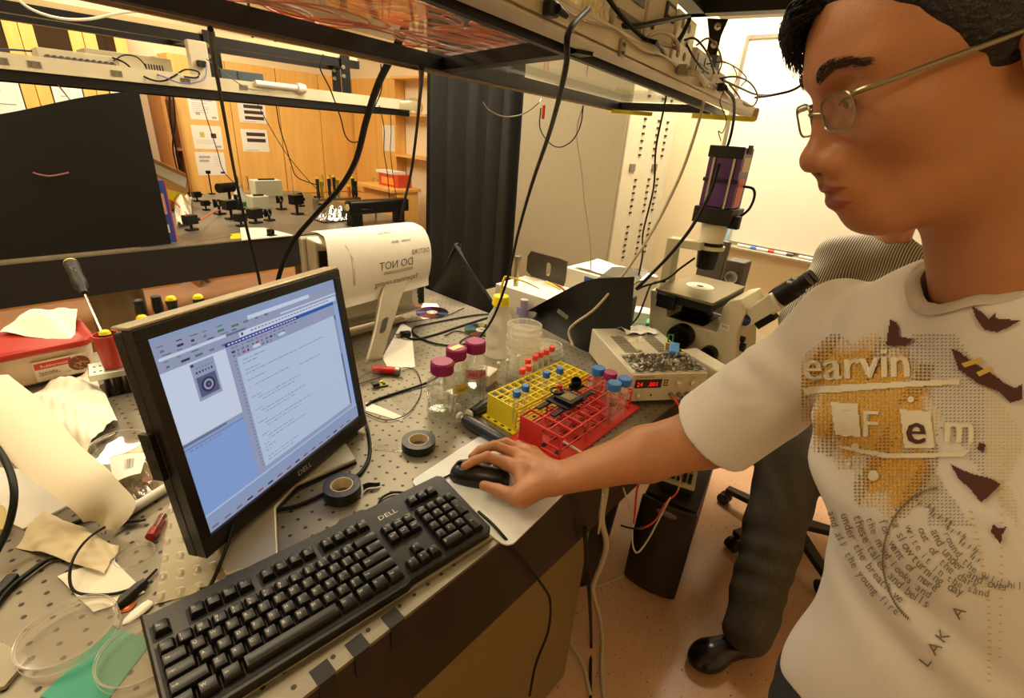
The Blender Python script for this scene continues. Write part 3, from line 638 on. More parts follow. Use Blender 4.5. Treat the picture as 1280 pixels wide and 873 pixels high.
m = MB(); plate(m, [L0.lerp(L1, .06), L1.lerp(L2, .08), L2, PZ(374, 614, TZ), R1, R2, C2, C1], .0002, .004); m.build('foot_pad', M_black, t, world=True)
m = MB(); nc = Vector((-.14, .165, TZ + .013)); top_ = mo + my_ * .065
m.loft([[Vector(c) + mx_ * a * w_ + Vector((0, 0, 0)) + my_ * b_ * .01 for a, b_ in ((-1, -1), (1, -1), (1, 1), (-1, 1))] for c, w_ in ((nc, .07), (nc.lerp(top_, .4) + my_ * .03, .045), (top_ + my_ * .012, .04))], smooth=False)
m.build('neck', M_silver, t, world=True, bevel=.003)
# cable leaving the stand towards the lower left
def cable(name, lab, pts, r, m_=None, cat='cable', grp=None, world=None, n=8, flat=1.0):
    o = MB().tube(pts, r, n=n, flat=flat).build(name, m_ or M_cable); return tag(o, lab, cat, grp)
def tz(x, y, h=.004): return PZ(x, y, TZ + h)
cable('black_cable', 'black cable running from under the lit monitor past its stand to the keyboard corner', [tz(292, 655, .05), tz(284, 682, .03), tz(268, 722, .006), tz(252, 752, .004), tz(240, 775, .004)], .0028)
cable('black_cable', 'short black cable bent beside the silver stand foot', [tz(250, 737), tz(270, 733), tz(290, 729), tz(298, 733), tz(297, 745)], .0022)
cable('black_cable', 'thick black cable curling from behind the lit monitor to the lower tape roll', [tz(452, 510, .01), tz(460, 540), tz(462, 568), tz(452, 590), tz(437, 600)], .0038)
cable('black_cable', 'second black cable from the tape roll back under the lit monitor', [tz(408, 616), tz(385, 627), tz(362, 635), tz(335, 638), tz(315, 638)], .0034)
cable('black_cable', 'thin black cable arched above the keyboard top edge', [tz(472, 632), tz(478, 622), tz(492, 616), tz(512, 616), tz(528, 612)], .0022)

# ================================================================ keyboard
ka = math.radians(-5.2); kc = Vector((-.4325, -.088, TZ))
kb = thing('keyboard', 'black full size keyboard lying along the table edge', 'keyboard', kc, ka)
KW, KD = .457, .158
def kz(y): return .034 + y * .105   # top surface height, y from 0 (back) to -KD
m = MB(); prof = [(0, .004), (0, kz(0)), (-.03, kz(-.03)), (-KD + .006, kz(-KD + .006)), (-KD, kz(-KD) - .006), (-KD, .004)]
out = [(0, .006), (.006, 0), (.255, 0), (.262, .005), (.30, .005), (.307, 0), (.45, 0), (KW, -.006), (KW, -KD + .012), (KW - .01, -KD + .004), (.30, -KD + .004), (.29, -KD), (.012, -KD), (0, -KD + .01)]
vs = [Vector((x, min(y, 0.005), .004)) for x, y in out] + [Vector((x, y, kz(y) - .003)) for x, y in out] + [Vector((x + (.003 if x < .01 else (-.003 if x > KW - .01 else 0)), y * .985 - .001, kz(y))) for x, y in out]
n_ = len(out)
m.add(vs, [tuple(range(n_)), tuple(range(2 * n_, 3 * n_))[::-1]] + [(i, (i + 1) % n_, n_ + (i + 1) % n_, n_ + i)[::-1] for i in range(n_)] + [(n_ + i, n_ + (i + 1) % n_, 2 * n_ + (i + 1) % n_, 2 * n_ + i)[::-1] for i in range(n_)])
m.build('case', mat('black keyboard case', (15, 13, 10), .36, noise=.06, bump=.03, bscale=600), kb)
MB().box(.004, -KD + .001, 0, KW - .004, -.002, .0042).build('base_tray', mat('olive grey tray', (150, 142, 112), .5), kb)
slope = math.atan(.105); ku = Vector((1, 0, 0)); kv = Vector((0, math.cos(slope), math.sin(slope))); kn = Vector((0, -math.sin(slope), math.cos(slope)))
m = MB(); p = Vector((.335, -.034, kz(-.034))); m.text('DELL', p + Vector((-.022, 0, 0)), ku, kv, .0125, off=.0006, width=.034); m.build('maker_logo', mat('logo silver', (206, 198, 180), .3, .4), kb)
M_key = mat('black keycap', (19, 17, 14), .32, noise=.05); M_leg = mat('white legend', (230, 226, 214), .6)
M_well = mat('key well', (10, 9, 8), .6)
U = .01905
m = MB()
for x0, x1, y0, y1 in ((.006, .298, -.052, -.152), (.006, .027, -.02, -.044), (.044, .122, -.02, -.044), (.130, .208, -.02, -.044), (.214, .292, -.02, -.044), (.302, .361, -.052, -.092), (.302, .361, -.130, -.151), (.321, .342, -.112, -.132), (.366, .445, -.052, -.151), (.366, .425, -.02, -.044)):
    a = [Vector((x0, y0, kz(y0))), Vector((x1, y0, kz(y0))), Vector((x1, y1, kz(y1))), Vector((x0, y1, kz(y1)))]
    m.add([q + kn * .0005 for q in a], [(3, 2, 1, 0)])
m.build('key_wells', M_well, kb)
def key(x, row_y, w=1., legend='', h=1., d2=''):
    o = Vector((x, row_y, kz(row_y))); m = MB(); W_ = w * U / 2 - .0006; D_ = h * U / 2 - .0006; tw, td = W_ - .0028, D_ - .0026
    b = [(-W_, -D_), (W_, -D_), (W_, D_), (-W_, D_)]; tp = [(-tw, -td + .0005), (tw, -td + .0005), (tw, td + .0012), (-tw, td + .0012)]
    low = [o + ku * a + kv * c + kn * .001 for a, c in b]; mid = [o + ku * a * .97 + kv * c * .97 + kn * .003 for a, c in b]; up = [o + ku * a + kv * c + kn * .0092 for a, c in tp]
    up2 = [o + ku * a * .9 + kv * c * .86 + kn * .0095 for a, c in tp]
    m.add(low + mid + up + up2, [(0, 1, 5, 4), (1, 2, 6, 5), (2, 3, 7, 6), (3, 0, 4, 7), (4, 5, 9, 8), (5, 6, 10, 9), (6, 7, 11, 10), (7, 4, 8, 11), (8, 9, 13, 12), (9, 10, 14, 13), (10, 11, 15, 14), (11, 8, 12, 15), (12, 13, 14, 15), (3, 2, 1, 0)])
    if legend:
        m.m = 1; sz = .0058 if len(legend) == 1 else .0036
        m.text(legend, o + ku * (-tw + .0014) + kv * (.0008 if d2 or len(legend) < 3 else .0006) + kn * .0096, ku, kv, sz, off=.0001)
        if d2: m.text(d2, o + ku * (-tw + .0016) + kv * (-.0048) + kn * .0096, ku, kv, .0044, off=.0001)
    k = m.build('key', [M_key, M_leg], kb)
    return k
x0 = .0085 + U / 2
fy = -.031
key(x0, fy, 1, 'Esc')
for i in range(12): key(x0 + U * (2 + i + .5 * (i // 4)), fy, 1, 'F%d' % (i + 1))
def row(y, specs, x=.0085):
    for w, lg, d2 in specs:
        key(x + w * U / 2, y, w, lg, d2=d2); x += w * U
ry = [-.0605 - .0187 * k for k in range(5)]
row(ry[0], [(1, '~', '`')] + [(1, a, c) for a, c in zip('!@#$%^&*()_+', '1234567890-=')] + [(2, '<-', '')])
row(ry[1], [(1.5, 'Tab', '')] + [(1, c, '') for c in 'QWERTYUIOP'] + [(1, '{', '['), (1, '}', ']'), (1.5, '|', '\\')])
row(ry[2], [(1.75, 'Caps', '')] + [(1, c, '') for c in 'ASDFGHJKL'] + [(1, ':', ';'), (1, '"', "'"), (2.25, 'Enter', '')])
row(ry[3], [(2.25, 'Shift', '')] + [(1, c, '') for c in 'ZXCVBNM'] + [(1, '<', ','), (1, '>', '.'), (1, '?', '/'), (2.75, 'Shift', '')])
row(ry[4], [(1.25, 'Ctrl', ''), (1.25, 'W', ''), (1.25, 'Alt', ''), (6.25, '', ''), (1.25, 'Alt', ''), (1.25, 'W', ''), (1.25, '=', ''), (1.25, 'Ctrl', '')])
nx_ = .3035
for r_, names in ((0, ('Ins', 'Home', 'PgUp')), (1, ('Del', 'End', 'PgDn'))):
    for i in range(3): key(nx_ + U * (i + .5), ry[r_], 1, names[i])
key(nx_ + U * 1.5, ry[3], 1, '^'); [key(nx_ + U * (i + .5), ry[4], 1, '<v>'[i]) for i in range(3)]
px0 = .3675
for i in range(3): key(px0 + U * (i + .5), fy, 1, ('Prt', 'Scr', 'Brk')[i])
for i, c in enumerate(('Num', '/', '*', '-')): key(px0 + U * (i + .5), ry[0], 1, c)
for r_, cs in ((1, '789'), (2, '456'), (3, '123')):
    for i, c in enumerate(cs): key(px0 + U * (i + .5), ry[r_], 1, c)
key(px0 + U * 3.5, (ry[1] + ry[2]) / 2, 1, '+', h=1.95); key(px0 + U * 3.5, (ry[3] + ry[4]) / 2, 1, 'Ent', h=1.95)
key(px0 + U, ry[4], 2, '0'); key(px0 + U * 2.5, ry[4], 1, '.')

# ================================================================ mouse pad and mouse
p2 = PZ(643, 676, TZ); ru = (PZ(692, 628, TZ) - p2).normalized(); rv = Vector((-ru.y, ru.x, 0)); p1 = PZ(590, 553, TZ)
ph = (p1 - p2).dot(rv); 
o = thing('mouse_pad', 'plain white mouse pad hanging slightly over the table edge', 'mouse pad', p2, math.atan2(ru.y, ru.x))
MB().prism(rrect(-.02, -.004, .19, ph, .016, 8), .003, (0, 0, .0003)).build('pad_sheet', mat('white pad', (226, 228, 222), .55, noise=.02, nscale=12), o)
mc_ = PZ(600, 598, TZ + .0035); mdir = (PZ(574, 592, TZ) - PZ(640, 600, TZ)); ang = math.atan2(mdir.y, mdir.x)
mo_ = thing('computer_mouse', 'black wired mouse on the white pad under the hand', 'mouse', (mc_.x, mc_.y, TZ + .0036), ang - PI / 2)
m = MB(); rings = []
for k in range(13):
    s_ = k / 12; y = .058 - .116 * s_; w_ = .0295 * math.sin(PI * (.10 + .80 * s_)) ** .38 * (1 + .06 * s_); h_ = .012 + .024 * math.sin(PI * min(1, .12 + .78 * s_)) ** .8
    if k in (0, 12): w_ *= .62; h_ *= .55
    rings.append([Vector((w_ * math.copysign(abs(math.cos(a)) ** .7, math.cos(a)), y, max(0, h_ * math.copysign(abs(math.sin(a)) ** .8, math.sin(a))) + .0)) for a in [2 * PI * q / 28 for q in range(28)]])
m.loft(rings); m.build('shell', mat('black mouse shell', (26, 24, 21), .33), mo_)
m = MB(); m.box(-.0006, .012, .0305, .0006, .050, .0335) if False else None
m.cyl((-.003, .036, .027), (.003, .036, .027), .0105, n=18); m.build('scroll_wheel', M_black, mo_)
m = MB(); m.text('DELL', (-.008, -.024, .0362), (1, 0, 0), (0, 1, 0), .006); m.build('maker_logo', mat('logo silver', (206, 198, 180), .3, .4), mo_)
cable('mouse_cable', 'thin black mouse cable between mouse and keyboard top', [Vector((mc_.x, mc_.y, TZ + .01)) + Vector(mdir).normalized() * .056, tz(562, 594, .006), tz(548, 601, .006), tz(535, 610, .006), tz(528, 614, .004)], .0018)
cable('black_cable', 'black cable from the keyboard corner dropping over the table edge to the floor', [PZ(598, 640, TZ + .004), PZ(615, 655, TZ + .006), PZ(632, 674, TZ + .004), PY(645, 690, -.308), PY(680, 735, -.315), PY(688, 755, -.32), PY(685, 790, -.32), PY(670, 830, -.33), PY(662, 870, -.34)], .0028)

# ================================================================ things on the near table
def lathe_thing(name, lab, cat, p, parts, grp=None, rz=0):
    t = thing(name, lab, cat, p, rz, grp)
    for nm, prof, m_ in parts: MB().lathe(prof).build(nm, m_, t)
    return t
# tape rolls
def tape_roll(p, r, h, lab):
    t = thing('tape_roll', lab, 'tape', p, 0, None)
    MB().lathe([(r * .60, 0), (r, 0), (r, h), (r * .60, h), (r * .60, 0)], n=48).build('tape_winding', mat('black vinyl tape', (30, 28, 26), .38, bump=.1, bscale=90), t)
    MB().lathe([(r * .54, .0008), (r * .599, .0008), (r * .599, h + .0006), (r * .54, h + .0006), (r * .54, .0008)], n=48).build('cardboard_core', mat('cardboard core', (206, 186, 146), .7), t)
    return t
tape_roll(PZ(526, 563, TZ) + Vector((.004, .012, 0)), .0355, .019, 'black tape roll lying right of the lit monitor, near the glass slide')
t = tape_roll(PZ(430, 622, TZ) + Vector((.002, .008, .0)), .033, .023, 'black tape roll by the monitor foot with a loose tape end')
MB().sheet(lambda u, v: Vector((.031 + .03 * u, -.02 - .004 * u + .004 * math.sin(u * 5), .002 + .014 * v * (1 - .4 * u))), 8, 2, .0006).build('loose_tape_end', mat('black vinyl tape'), t)
# glass slide
a, b_, c = PZ(465, 562), PZ(508, 558), PZ(511, 570)
def flat_sheet(name, lab, cat, corners, th, m_, grp=None, z0=0.0004):
    ps = [PZ(x, y, TZ) for x, y in corners]; o0 = ps[0].copy(); m = MB(); n = len(ps)
    vs = [p - o0 + ZA * z0 for p in ps] + [p - o0 + ZA * (z0 + th) for p in ps]
    nz = (ps[1] - ps[0]).cross(ps[2] - ps[0]).z
    f = [tuple(range(n))[::-1], tuple(range(n, 2 * n))] + [(i, (i + 1) % n, n + (i + 1) % n, n + i) for i in range(n)]
    if nz < 0: f = [q[::-1] for q in f]
    o = m.add(vs, f).build(name, m_); o.location = o0; return tag(o, lab, cat, grp)
flat_sheet('glass_slide', 'clear glass slide lying left of the upper tape roll', 'glass slide', ((466, 555), (510, 558), (508, 567), (464, 563)), .0015, M_clear)
flat_sheet('clear_plastic_square', 'thin clear plastic square lying between monitor and bottles', 'plastic sheet', ((487, 498), (510, 487), (532, 500), (506, 514)), .001, M_clear)
flat_sheet('paper_strip', 'narrow white paper strip sticking out from behind the lit monitor', 'paper strip', ((457, 504), (463, 504), (505, 522), (502, 527), (457, 514)), .0008, M_paper)
flat_sheet('white_paper_sheet', 'folded white paper sheet under the rear monitor neck', 'paper', ((502, 404), (514, 411), (519, 459), (488, 466), (478, 448)), .001, M_paper)
# media bottles
M_purple = mat('magenta screw cap', (150, 24, 92), .42, noise=.04); M_liquid = mat('clear liquid', (214, 220, 214), .03, clear=.5)
def media_bottle(p, lab, r, h, liq, band=None):
    t = thing('media_bottle', lab, 'bottle', p, 0, 'magenta capped media bottles')
    MB().lathe([(0, .001), (r * .92, .001), (r, .006), (r, h * .60), (r * .92, h * .68), (r * .55, h * .76), (r * .5, h * .80), (r * .5, h * .86), (r * .44, h * .86), (r * .44, h * .78), (r * .86, h * .67), (r * .93, h * .60), (r * .93, .008), (0, .005)], n=40).build('glass_body', M_clear, t)
    MB().lathe([(0, .0055), (r * .915, .0085), (r * .92, h * liq), (0, h * liq)], n=32).build('liquid', M_liquid, t)
    m = MB(); m.lathe([(0, h), (r * .66, h), (r * .72, h - .003), (r * .74, h * .80), (r * .70, h * .795), (0, h * .80)], n=48)
    for k in range(36): a = 2 * PI * k / 36; m.obox((r * .745 * math.cos(a), r * .745 * math.sin(a), h * .895), Vector((math.cos(a), math.sin(a), 0)) * .0008, Vector((-math.sin(a), math.cos(a), 0)) * .0012, (0, 0, h * .085))
    m.build('screw_cap', M_purple, t)
    return t
bh = .142
t = media_bottle(PZ(552, 518), 'front media bottle with magenta cap, beside the upper tape roll', .035, bh, .27)
face = (CAM - PZ(552, 518)); fa = math.atan2(face.y, face.x)
def label_band(t, r, z0, z1, a0, a1, m_, name='label', texts=(), ink=None):
    m = MB(); m.sheet(lambda u, v: Vector((r * math.cos(a0 + (a1 - a0) * u), r * math.sin(a0 + (a1 - a0) * u), z0 + (z1 - z0) * v)), 14, 1, .0003); mats = [m_]
    if texts:
        m.m = 1; mats.append(ink or M_ink)
        for s_, (fu, fv), sz in texts:
            v, f, wd = glyphs(s_); vs = [(math.cos(a0 + (a1 - a0) * fu + q[0] * sz / r) * (r + .0006), math.sin(a0 + (a1 - a0) * fu + q[0] * sz / r) * (r + .0006), z0 + (z1 - z0) * fv + q[1] * sz) for q in v]; m.add(vs, f)
    return m.build(name, mats, t)
M_whprint = mat('white print', (236, 234, 226), .6)
label_band(t, .0353, .030, .062, fa - .35, fa + .5, mat('faint print patch', (226, 226, 216), .3, clear=.35), 'printed_scale', (('100 mL', (.2, .2), .007), ('80', (.25, .6), .007)))
t = media_bottle(PZ(569, 497), 'middle media bottle with a white tag on its magenta cap and a yellow label', .033, bh * .99, .42)
label_band(t, .0334, .028, .055, fa - .2, fa + .9, mat('yellow label', (226, 196, 60), .6), 'yellow_label', (('NaCl', (.2, .25), .014),))
MB().box(-.019, -.010, bh * .99 + .0002, .015, .008, bh * .99 + .0012).build('cap_label', mat('cream label', (232, 214, 160), .6), t)
t = media_bottle(PZ(592, 489), 'rear media bottle with magenta cap and a pink handwritten label', .034, bh * 1.02, .35)
label_band(t, .0344, .052, .078, fa - .8, fa + .9, mat('pink label', (214, 130, 150), .6), 'pink_label', (('PBS pH', (.22, .3), .014),))
M_rim = mat('clear rim with painted glint', (240, 236, 220), .15, clear=.2, haze=.4)  # whiter haze painted in for the light that dish edges catch
# stack of petri dishes
def petri(r, h, p, lab, grp, tilt=None, lid=True):
    t = thing('petri_dish', lab, 'petri dish', p, 0, grp)
    if tilt: t.matrix_basis = Matrix.Translation(p) @ Matrix.Rotation(tilt[0], 4, tilt[1])
    m = MB(); m.lathe([(0, .0005), (r * .97, .0005), (r * .97, h)], n=40); m.m = 1; m.lathe([(r * .97, h), (r * .965, h + .0008), (r * .945, h), (r * .955, h - .0008), (r * .97, h)], n=40); m.build('dish', [M_clear, M_rim], t)
    if lid: m = MB(); m.lathe([(0, h + .0018), (r, h + .0018), (r * 1.01, h * .35)], n=40); m.m = 1; m.lathe([(r * .985, h + .0019), (r, h + .0024), (r * 1.008, h + .0012), (r, h + .0005)], n=40); m.lathe([(r * 1.01, h * .35), (r * 1.012, h * .35 - .0006), (r * .995, h * .35), (r * 1.01, h * .35)], n=40); m.build('lid', [M_clear, M_rim], t)
    return t
base = PZ(651, 468)
names = ['bottom', 'second', 'third', 'fourth', 'fifth', 'sixth', 'seventh', 'eighth', 'ninth', 'topmost']
for k in range(9): petri(.0475, .0148, base + ZA * .0170 * k + Vector((.001 * math.sin(k * 2), .001 * math.cos(k * 3), 0)), '%s clear petri dish of the tall stack behind the bottles' % (names[k] if k < 8 else 'topmost'), 'petri dishes in the tall stack')
base = PZ(686, 448)
for k in range(3): petri(.044, .0148, base + ZA * .0170 * k + Vector((-.006 * k, .0, 0)), '%s clear petri dish of the low stack right of the tall stack' % ('bottom', 'middle', 'topmost')[k], 'petri dishes in the low stack')
# wash bottle behind the stack
p = PZ(640, 452) + Vector((.0, .06, 0))
t = thing('wash_bottle', 'squeeze wash bottle with yellow cap and bent yellow nozzle', 'bottle', p)
hh = .165
MB().lathe([(0, 0), (.036, .001), (.038, .01), (.038, hh * .66), (.034, hh * .78), (.022, hh * .90), (.020, hh), (0, hh)], n=32).build('bottle_body', mat('milky squeeze plastic', (232, 228, 206), .35, clear=.5, haze=.4), t)
m = MB(); m.lathe([(0, hh + .026), (.022, hh + .026), (.0245, hh + .022), (.0255, hh - .001), (.0, hh - .001)], n=32); m.build('screw_cap', M_yellow, t)
d = (PZ(715, 400) - PZ(640, 380)).normalized()
MB().tube([(0, 0, hh + .026), (0, 0, hh + .055), (.004, -.004, hh + .078), Vector((.01, -.01, hh + .083)), Vector((.045, -.045, hh + .072)), Vector((.08, -.075, hh + .052))], lambda s_: .0045 - .0028 * s_, n=10).build('nozzle', M_yellow, t)
# discs
def disc(p, lab, cols, tilt=0):
    t = thing('compact_disc', lab, 'disc', p + ZA * .0008)
    m = MB(); N_ = 60; r0, r1 = .020, .060
    for k in range(N_):
        a, b_ = 2 * PI * k / N_, 2 * PI * (k + 1) / N_; m.m = cols[(k * len(cols)) // N_]  # colour wedges put the disc's rainbow gleam into the surface
        m.add([(r * math.cos(q), r * math.sin(q), z) for z in (0, .0012) for r, q in ((r0, a), (r1, a), (r1, b_), (r0, b_))], [(3, 2, 1, 0), (4, 5, 6, 7), (1, 2, 6, 5)])
    m.m = 0; m.lathe([(.0075, 0), (.020, 0), (.020, .0012), (.0075, .0012), (.0075, 0)], n=40)
    m.build('disc_surface', [mat('disc hub', (196, 190, 176), .25, .3), mat('violet dye', (70, 30, 160), .12, .7), mat('dark plum dye', (70, 26, 44), .12, .7), mat('copper dye', (170, 96, 70), .15, .7), mat('silver dye', (206, 204, 200), .12, 1.), mat('painted green gleam', (120, 200, 110), .15, .8), mat('painted blue gleam', (110, 160, 220), .15, .8), mat('painted yellow gleam', (220, 220, 120), .15, .8)], t); return t
disc(PZ(540, 391, TZ), 'violet backed disc lying by the rear monitor', [2, 2, 1, 2, 1, 6, 1, 3, 3, 3, 1, 5, 1, 2])
flat_sheet('paper_sleeve', 'white paper sleeve lying under the violet disc', 'paper sleeve', ((522, 379), (546, 380), (556, 394), (530, 400), (519, 392)), .0005, M_paper)
disc(PZ(602, 413, TZ), 'rainbow gleaming silver disc near the back of the bottles', [4, 7, 4, 6, 5, 4, 3, 4, 7, 5, 4, 6])
# red lighter-like cylinder
p = PZ(466, 462, TZ + .011); q = PZ(499, 464, TZ + .011); d = (q - p).normalized()
t = thing('red_cylinder', 'red metal tube with a silver end lying by the rear monitor foot', 'metal tube', p - ZA * .011)
MB().cyl(p, p.lerp(q, .86), .011, n=24).build('tube_body', mat('red anodised', (186, 40, 34), .35, .3), t, world=True)
MB().lathe([(0, 0), (.0112, 0), (.0112, .012), (.0085, .012), (.0085, .004), (0, .004)], p.lerp(q, .862), d, 24).build('silver_end', M_steel, t, world=True)
# little circuit board
p = PZ(476, 482); t = thing('circuit_board', 'small green circuit board with a black plug, beside the lit monitor', 'circuit board', p, -.3)
MB().box(-.018, -.012, .003, .018, .012, .005).build('board', mat('green gold board', (140, 140, 70), .4, .2), t)
m = MB(); m.box(-.022, -.012, .0051, -.006, .004, .013); m.box(.004, -.008, .0051, .010, -.002, .008); m.m = 1; m.box(.0, .004, .0051, .008, .010, .009); m.m = 0
m.build('components', [M_black, M_yellow], t); m = MB(); [m.cyl((x, y, 0), (x, y, .003), .001, n=6) for x in (-.016, .016) for y in (-.010, .010)]; m.build('pins', M_steel, t)
# clear box by the lit monitor
p = PZ(458, 470); t = thing('clear_plastic_box', 'clear plastic box with a red item inside, half behind the lit monitor', 'box', p, .3)
m = MB(); m.box(-.03, -.03, 0, .03, .03, .001); m.box(-.03, -.03, .001, .03, -.029, .03); m.box(-.03, .029, .001, .03, .03, .03); m.box(-.03, -.029, .001, -.029, .029, .03); m.box(.029, -.029, .001, .03, .029, .03); m.build('box_walls', M_clear, t)
# cables lying on the table
cable('black_cable', 'long black cable hanging from the shelf plug down to the table bottles', [strip_pt(704, 14) - sd * .03, PY(711, 40, -.36), PY(708, 80, -.34), PY(697, 130, -.28), PY(684, 175, -.2), PY(665, 230, -.1), PY(648, 290, .0), PY(634, 350, .08), PY(615, 400, .12), PY(590, 432, .13), PZ(560, 462, TZ + .03), PZ(535, 478, TZ + .008), tz(500, 490), tz(470, 500), tz(458, 507)], .0032, n=10)
cable('thin_black_cable', 'thin black cable looped on the table beside the circuit board', [tz(452, 514), tz(480, 525), tz(505, 520), tz(520, 505), tz(527, 485), tz(520, 464), tz(503, 460), tz(480, 470), tz(455, 478), tz(448, 480)], .0012)
cable('thin_black_cable', 'thin black cable with plug ending beside the small circuit board', [tz(448, 474), tz(460, 466), tz(475, 464), tz(492, 470), tz(504, 474)], .0012)
cable('power_plug_cable', 'black power cable with plug lying in front of the violet disc', [tz(505, 421, .008), tz(520, 424), tz(545, 418), tz(575, 408), tz(610, 397), tz(625, 394)], .0035)
cable('black_cable', 'black cable looped behind the magenta caps', [tz(625, 392), tz(595, 394), tz(560, 400), tz(530, 406), tz(517, 410), tz(518, 418), tz(535, 427), tz(560, 432), tz(590, 430), tz(620, 436)], .003)
cable('thin_black_cable', 'thin cable from the violet disc to the table back edge', [tz(495, 406), tz(515, 402), tz(535, 399), tz(560, 394), tz(580, 385)], .0016)
cable('black_cable', 'tangled black leads by the rainbow disc', [tz(556, 420), tz(570, 414), tz(585, 418), tz(597, 428), tz(588, 436), tz(575, 428), tz(590, 420), tz(606, 424)], .0022)
p = PZ(508, 421); t = thing('plug', 'black plug head lying on the table in front of the white sheet', 'plug', p, -.4); MB().box(-.02, -.011, 0, .014, .011, .018).build('plug_body', M_black, t, bevel=.004); m = MB(); [m.box(-.034, y, .007, -.0201, y + .002, .011) for y in (-.006, .004)]; m.build('prong', M_steel, t)
# white swabs and small white box behind the yellow rack
p = PZ(608, 478); t = thing('small_white_box', 'small white lidded box behind the yellow rack', 'box', p, .3)
MB().box(-.025, -.02, 0, .025, .02, .03).build('box_body', M_white, t, bevel=.003); MB().box(-.027, -.022, .0301, .027, .022, .036).build('lid', M_white, t, bevel=.002)
for k, (bx, by, tx_, ty) in enumerate(((600, 497, 587, 462), (622, 495, 616, 449), (645, 490, 642, 457), (604, 500, 596, 458), (632, 492, 628, 448))):
    b0 = PZ(bx, by); t0 = b0 + Vector((-.004 * (k % 2), 0, .085 + .008 * (k % 3)))
    t = thing('cotton_swab', '%s thin white swab standing upright behind the yellow rack' % ('leftmost', 'middle', 'rightmost', 'second', 'fourth')[k], 'swab', b0, group='upright swabs behind the yellow rack')
    MB().cyl(b0, t0, .0012, n=6).build('stick', M_clearfog, t, world=True); MB().lathe([(0, 0), (.004, .001), (.005, .004), (.003, .007), (0, .008)], t0, (0, 0, 1), 12).build('tip', M_white, t, world=True)

# ---------------------------------------------------------------- tube racks
def tube_rack(name, lab, corner, ang, nx, ny, pit, hgt, m_, skirt, cut=0.):
    t = thing(name, lab, 'tube rack', corner, ang); Lx, Ly = nx * pit, ny * pit
    def grid(z, w, h):
        m = MB()
        for i in range(nx + 1): m.box(i * pit - w, 0, z, i * pit + w, Ly, z + h)
        for j in range(ny + 1): m.box(-w, j * pit - w, z + .0002, Lx + w, j * pit + w, z + h - .0002)
        return m
    grid(hgt - .005, .0013, .005).build('top_grid', m_, t); grid(hgt * .42, .0011, .004).build('middle_grid', m_, t)
    # base plate with slots
    m = MB(); bx = skirt; n_s = nx
    m.box(-bx, -bx * .5, 0, Lx + bx, Ly + bx * .5, .004); m.m = 1
    for i in range(nx):
        for j in range(ny): m.box((i + .3) * pit, (j + .35) * pit, .0041, (i + .7) * pit, (j + .65) * pit, .0044)
    for j in range(ny): m.box(-bx * .75, (j + .3) * pit, .0041, -bx * .3, (j + .7) * pit, .0044)
    m.build('base_plate', [m_, M_ink], t)
    for x in (0, Lx):
        m = MB(); m.box(x - .0015, Ly * cut, .0045, x + .0015, Ly, hgt - .0052)
        if cut: m.box(x - .0015, 0, .0045, x + .0015, .003, hgt - .0052); m.box(x - .0015, .0031, .0045, x + .0015, Ly * cut - .0001, hgt * .18)
        m.build('end_wall', m_, t)
    m = MB(); [m.box(Lx * f - .0015, y - .0015, .0045, Lx * f + .0015, y + .0015, hgt - .0052) for f in (.33, .66) for y in (0, Ly)]; m.build('side_post', m_, t)
    return t, Lx, Ly
# yellow rack: near left end at (600,495)-(648,520) in the picture, running away to the right
ya = PZ(651, 533, TZ + .05); ybk = PZ(756, 468, TZ + .05) if False else None
YH = .062
A, B, Cc = PZ(646, 512, TZ + YH), PZ(735, 467, TZ + YH), PZ(603, 490, TZ + YH)
yang = math.atan2((B - A).y, (B - A).x); yl = (B - A).length; yw = (Cc - A).length
A2, B2, C2_ = PZ(703, 547, TZ + YH), PZ(791, 487, TZ + YH), PZ(651, 523, TZ + YH)
yr, yLx, yLy = tube_rack('tube_rack', 'yellow plastic tube rack behind the red one, holding capped tubes', Vector((A.x, A.y, TZ + .0003)), yang, 12, 4, yl / 12, YH, mat('yellow rack plastic', (232, 212, 40), .5, noise=.03), .012)
rang = math.atan2((B2 - A2).y, (B2 - A2).x); rl = (B2 - A2).length
rr_, rLx, rLy = tube_rack('tube_rack', 'red plastic tube rack at the front, carrying a black optical mount', Vector((A2.x, A2.y, TZ + .0003)), rang, 8, 3, rl / 8, YH, mat('red rack plastic', (206, 52, 44), .45, noise=.03), .03, cut=.45)
# tubes
def tube(p, lab, r, h, cap, content=None, grp='', cap_h=.012, text=None):
    t = thing('sample_tube', lab, 'tube', p, 0, grp)
    MB().lathe([(.001, 0), (r * .5, .006), (r * .95, .02), (r, .025), (r, h), (r * .86, h), (r * .86, .025), (r * .4, .008), (.001, .006)], n=18).build('tube_body', M_clear, t)
    if content: MB().lathe([(.001, .0065), (r * .4, .0085), (r * .84, .0255), (r * .84, h * .5), (0, h * .5)], n=16).build('contents', content, t)
    MB().lathe([(0, h + cap_h), (r * 1.12, h + cap_h), (r * 1.22, h + cap_h - .002), (r * 1.22, h - .002), (r * 1.02, h - .002), (r * 1.02, h + .001), (0, h + .001)], n=24).build('cap', cap, t)
    if text: label_band(t, r + .0003, h * .55, h * .8, fa - .8, fa + .8, mat('frosted patch', (226, 222, 206), .5, clear=.5), 'handwriting', ((text, (.1, .2), .012),))
    return t
M_bcap = mat('blue cap', (40, 112, 190), .4, noise=.05); M_rcap = mat('coral red cap', (232, 62, 50), .45)
def cap_at(x, y, h): return PZ(x, y, TZ + h)
for k, (x, y, w) in enumerate(((646, 492, 'leftmost'), (657, 485, 'second'), (683, 468, 'third'), (700, 463, 'rightmost'))):
    p = cap_at(x, y, .098 if k != 2 else .098); p.z = TZ + .005; tube(p, '%s small blue capped tube in the yellow rack' % w, .0075, .088, M_bcap, grp='small blue capped tubes in the yellow rack')
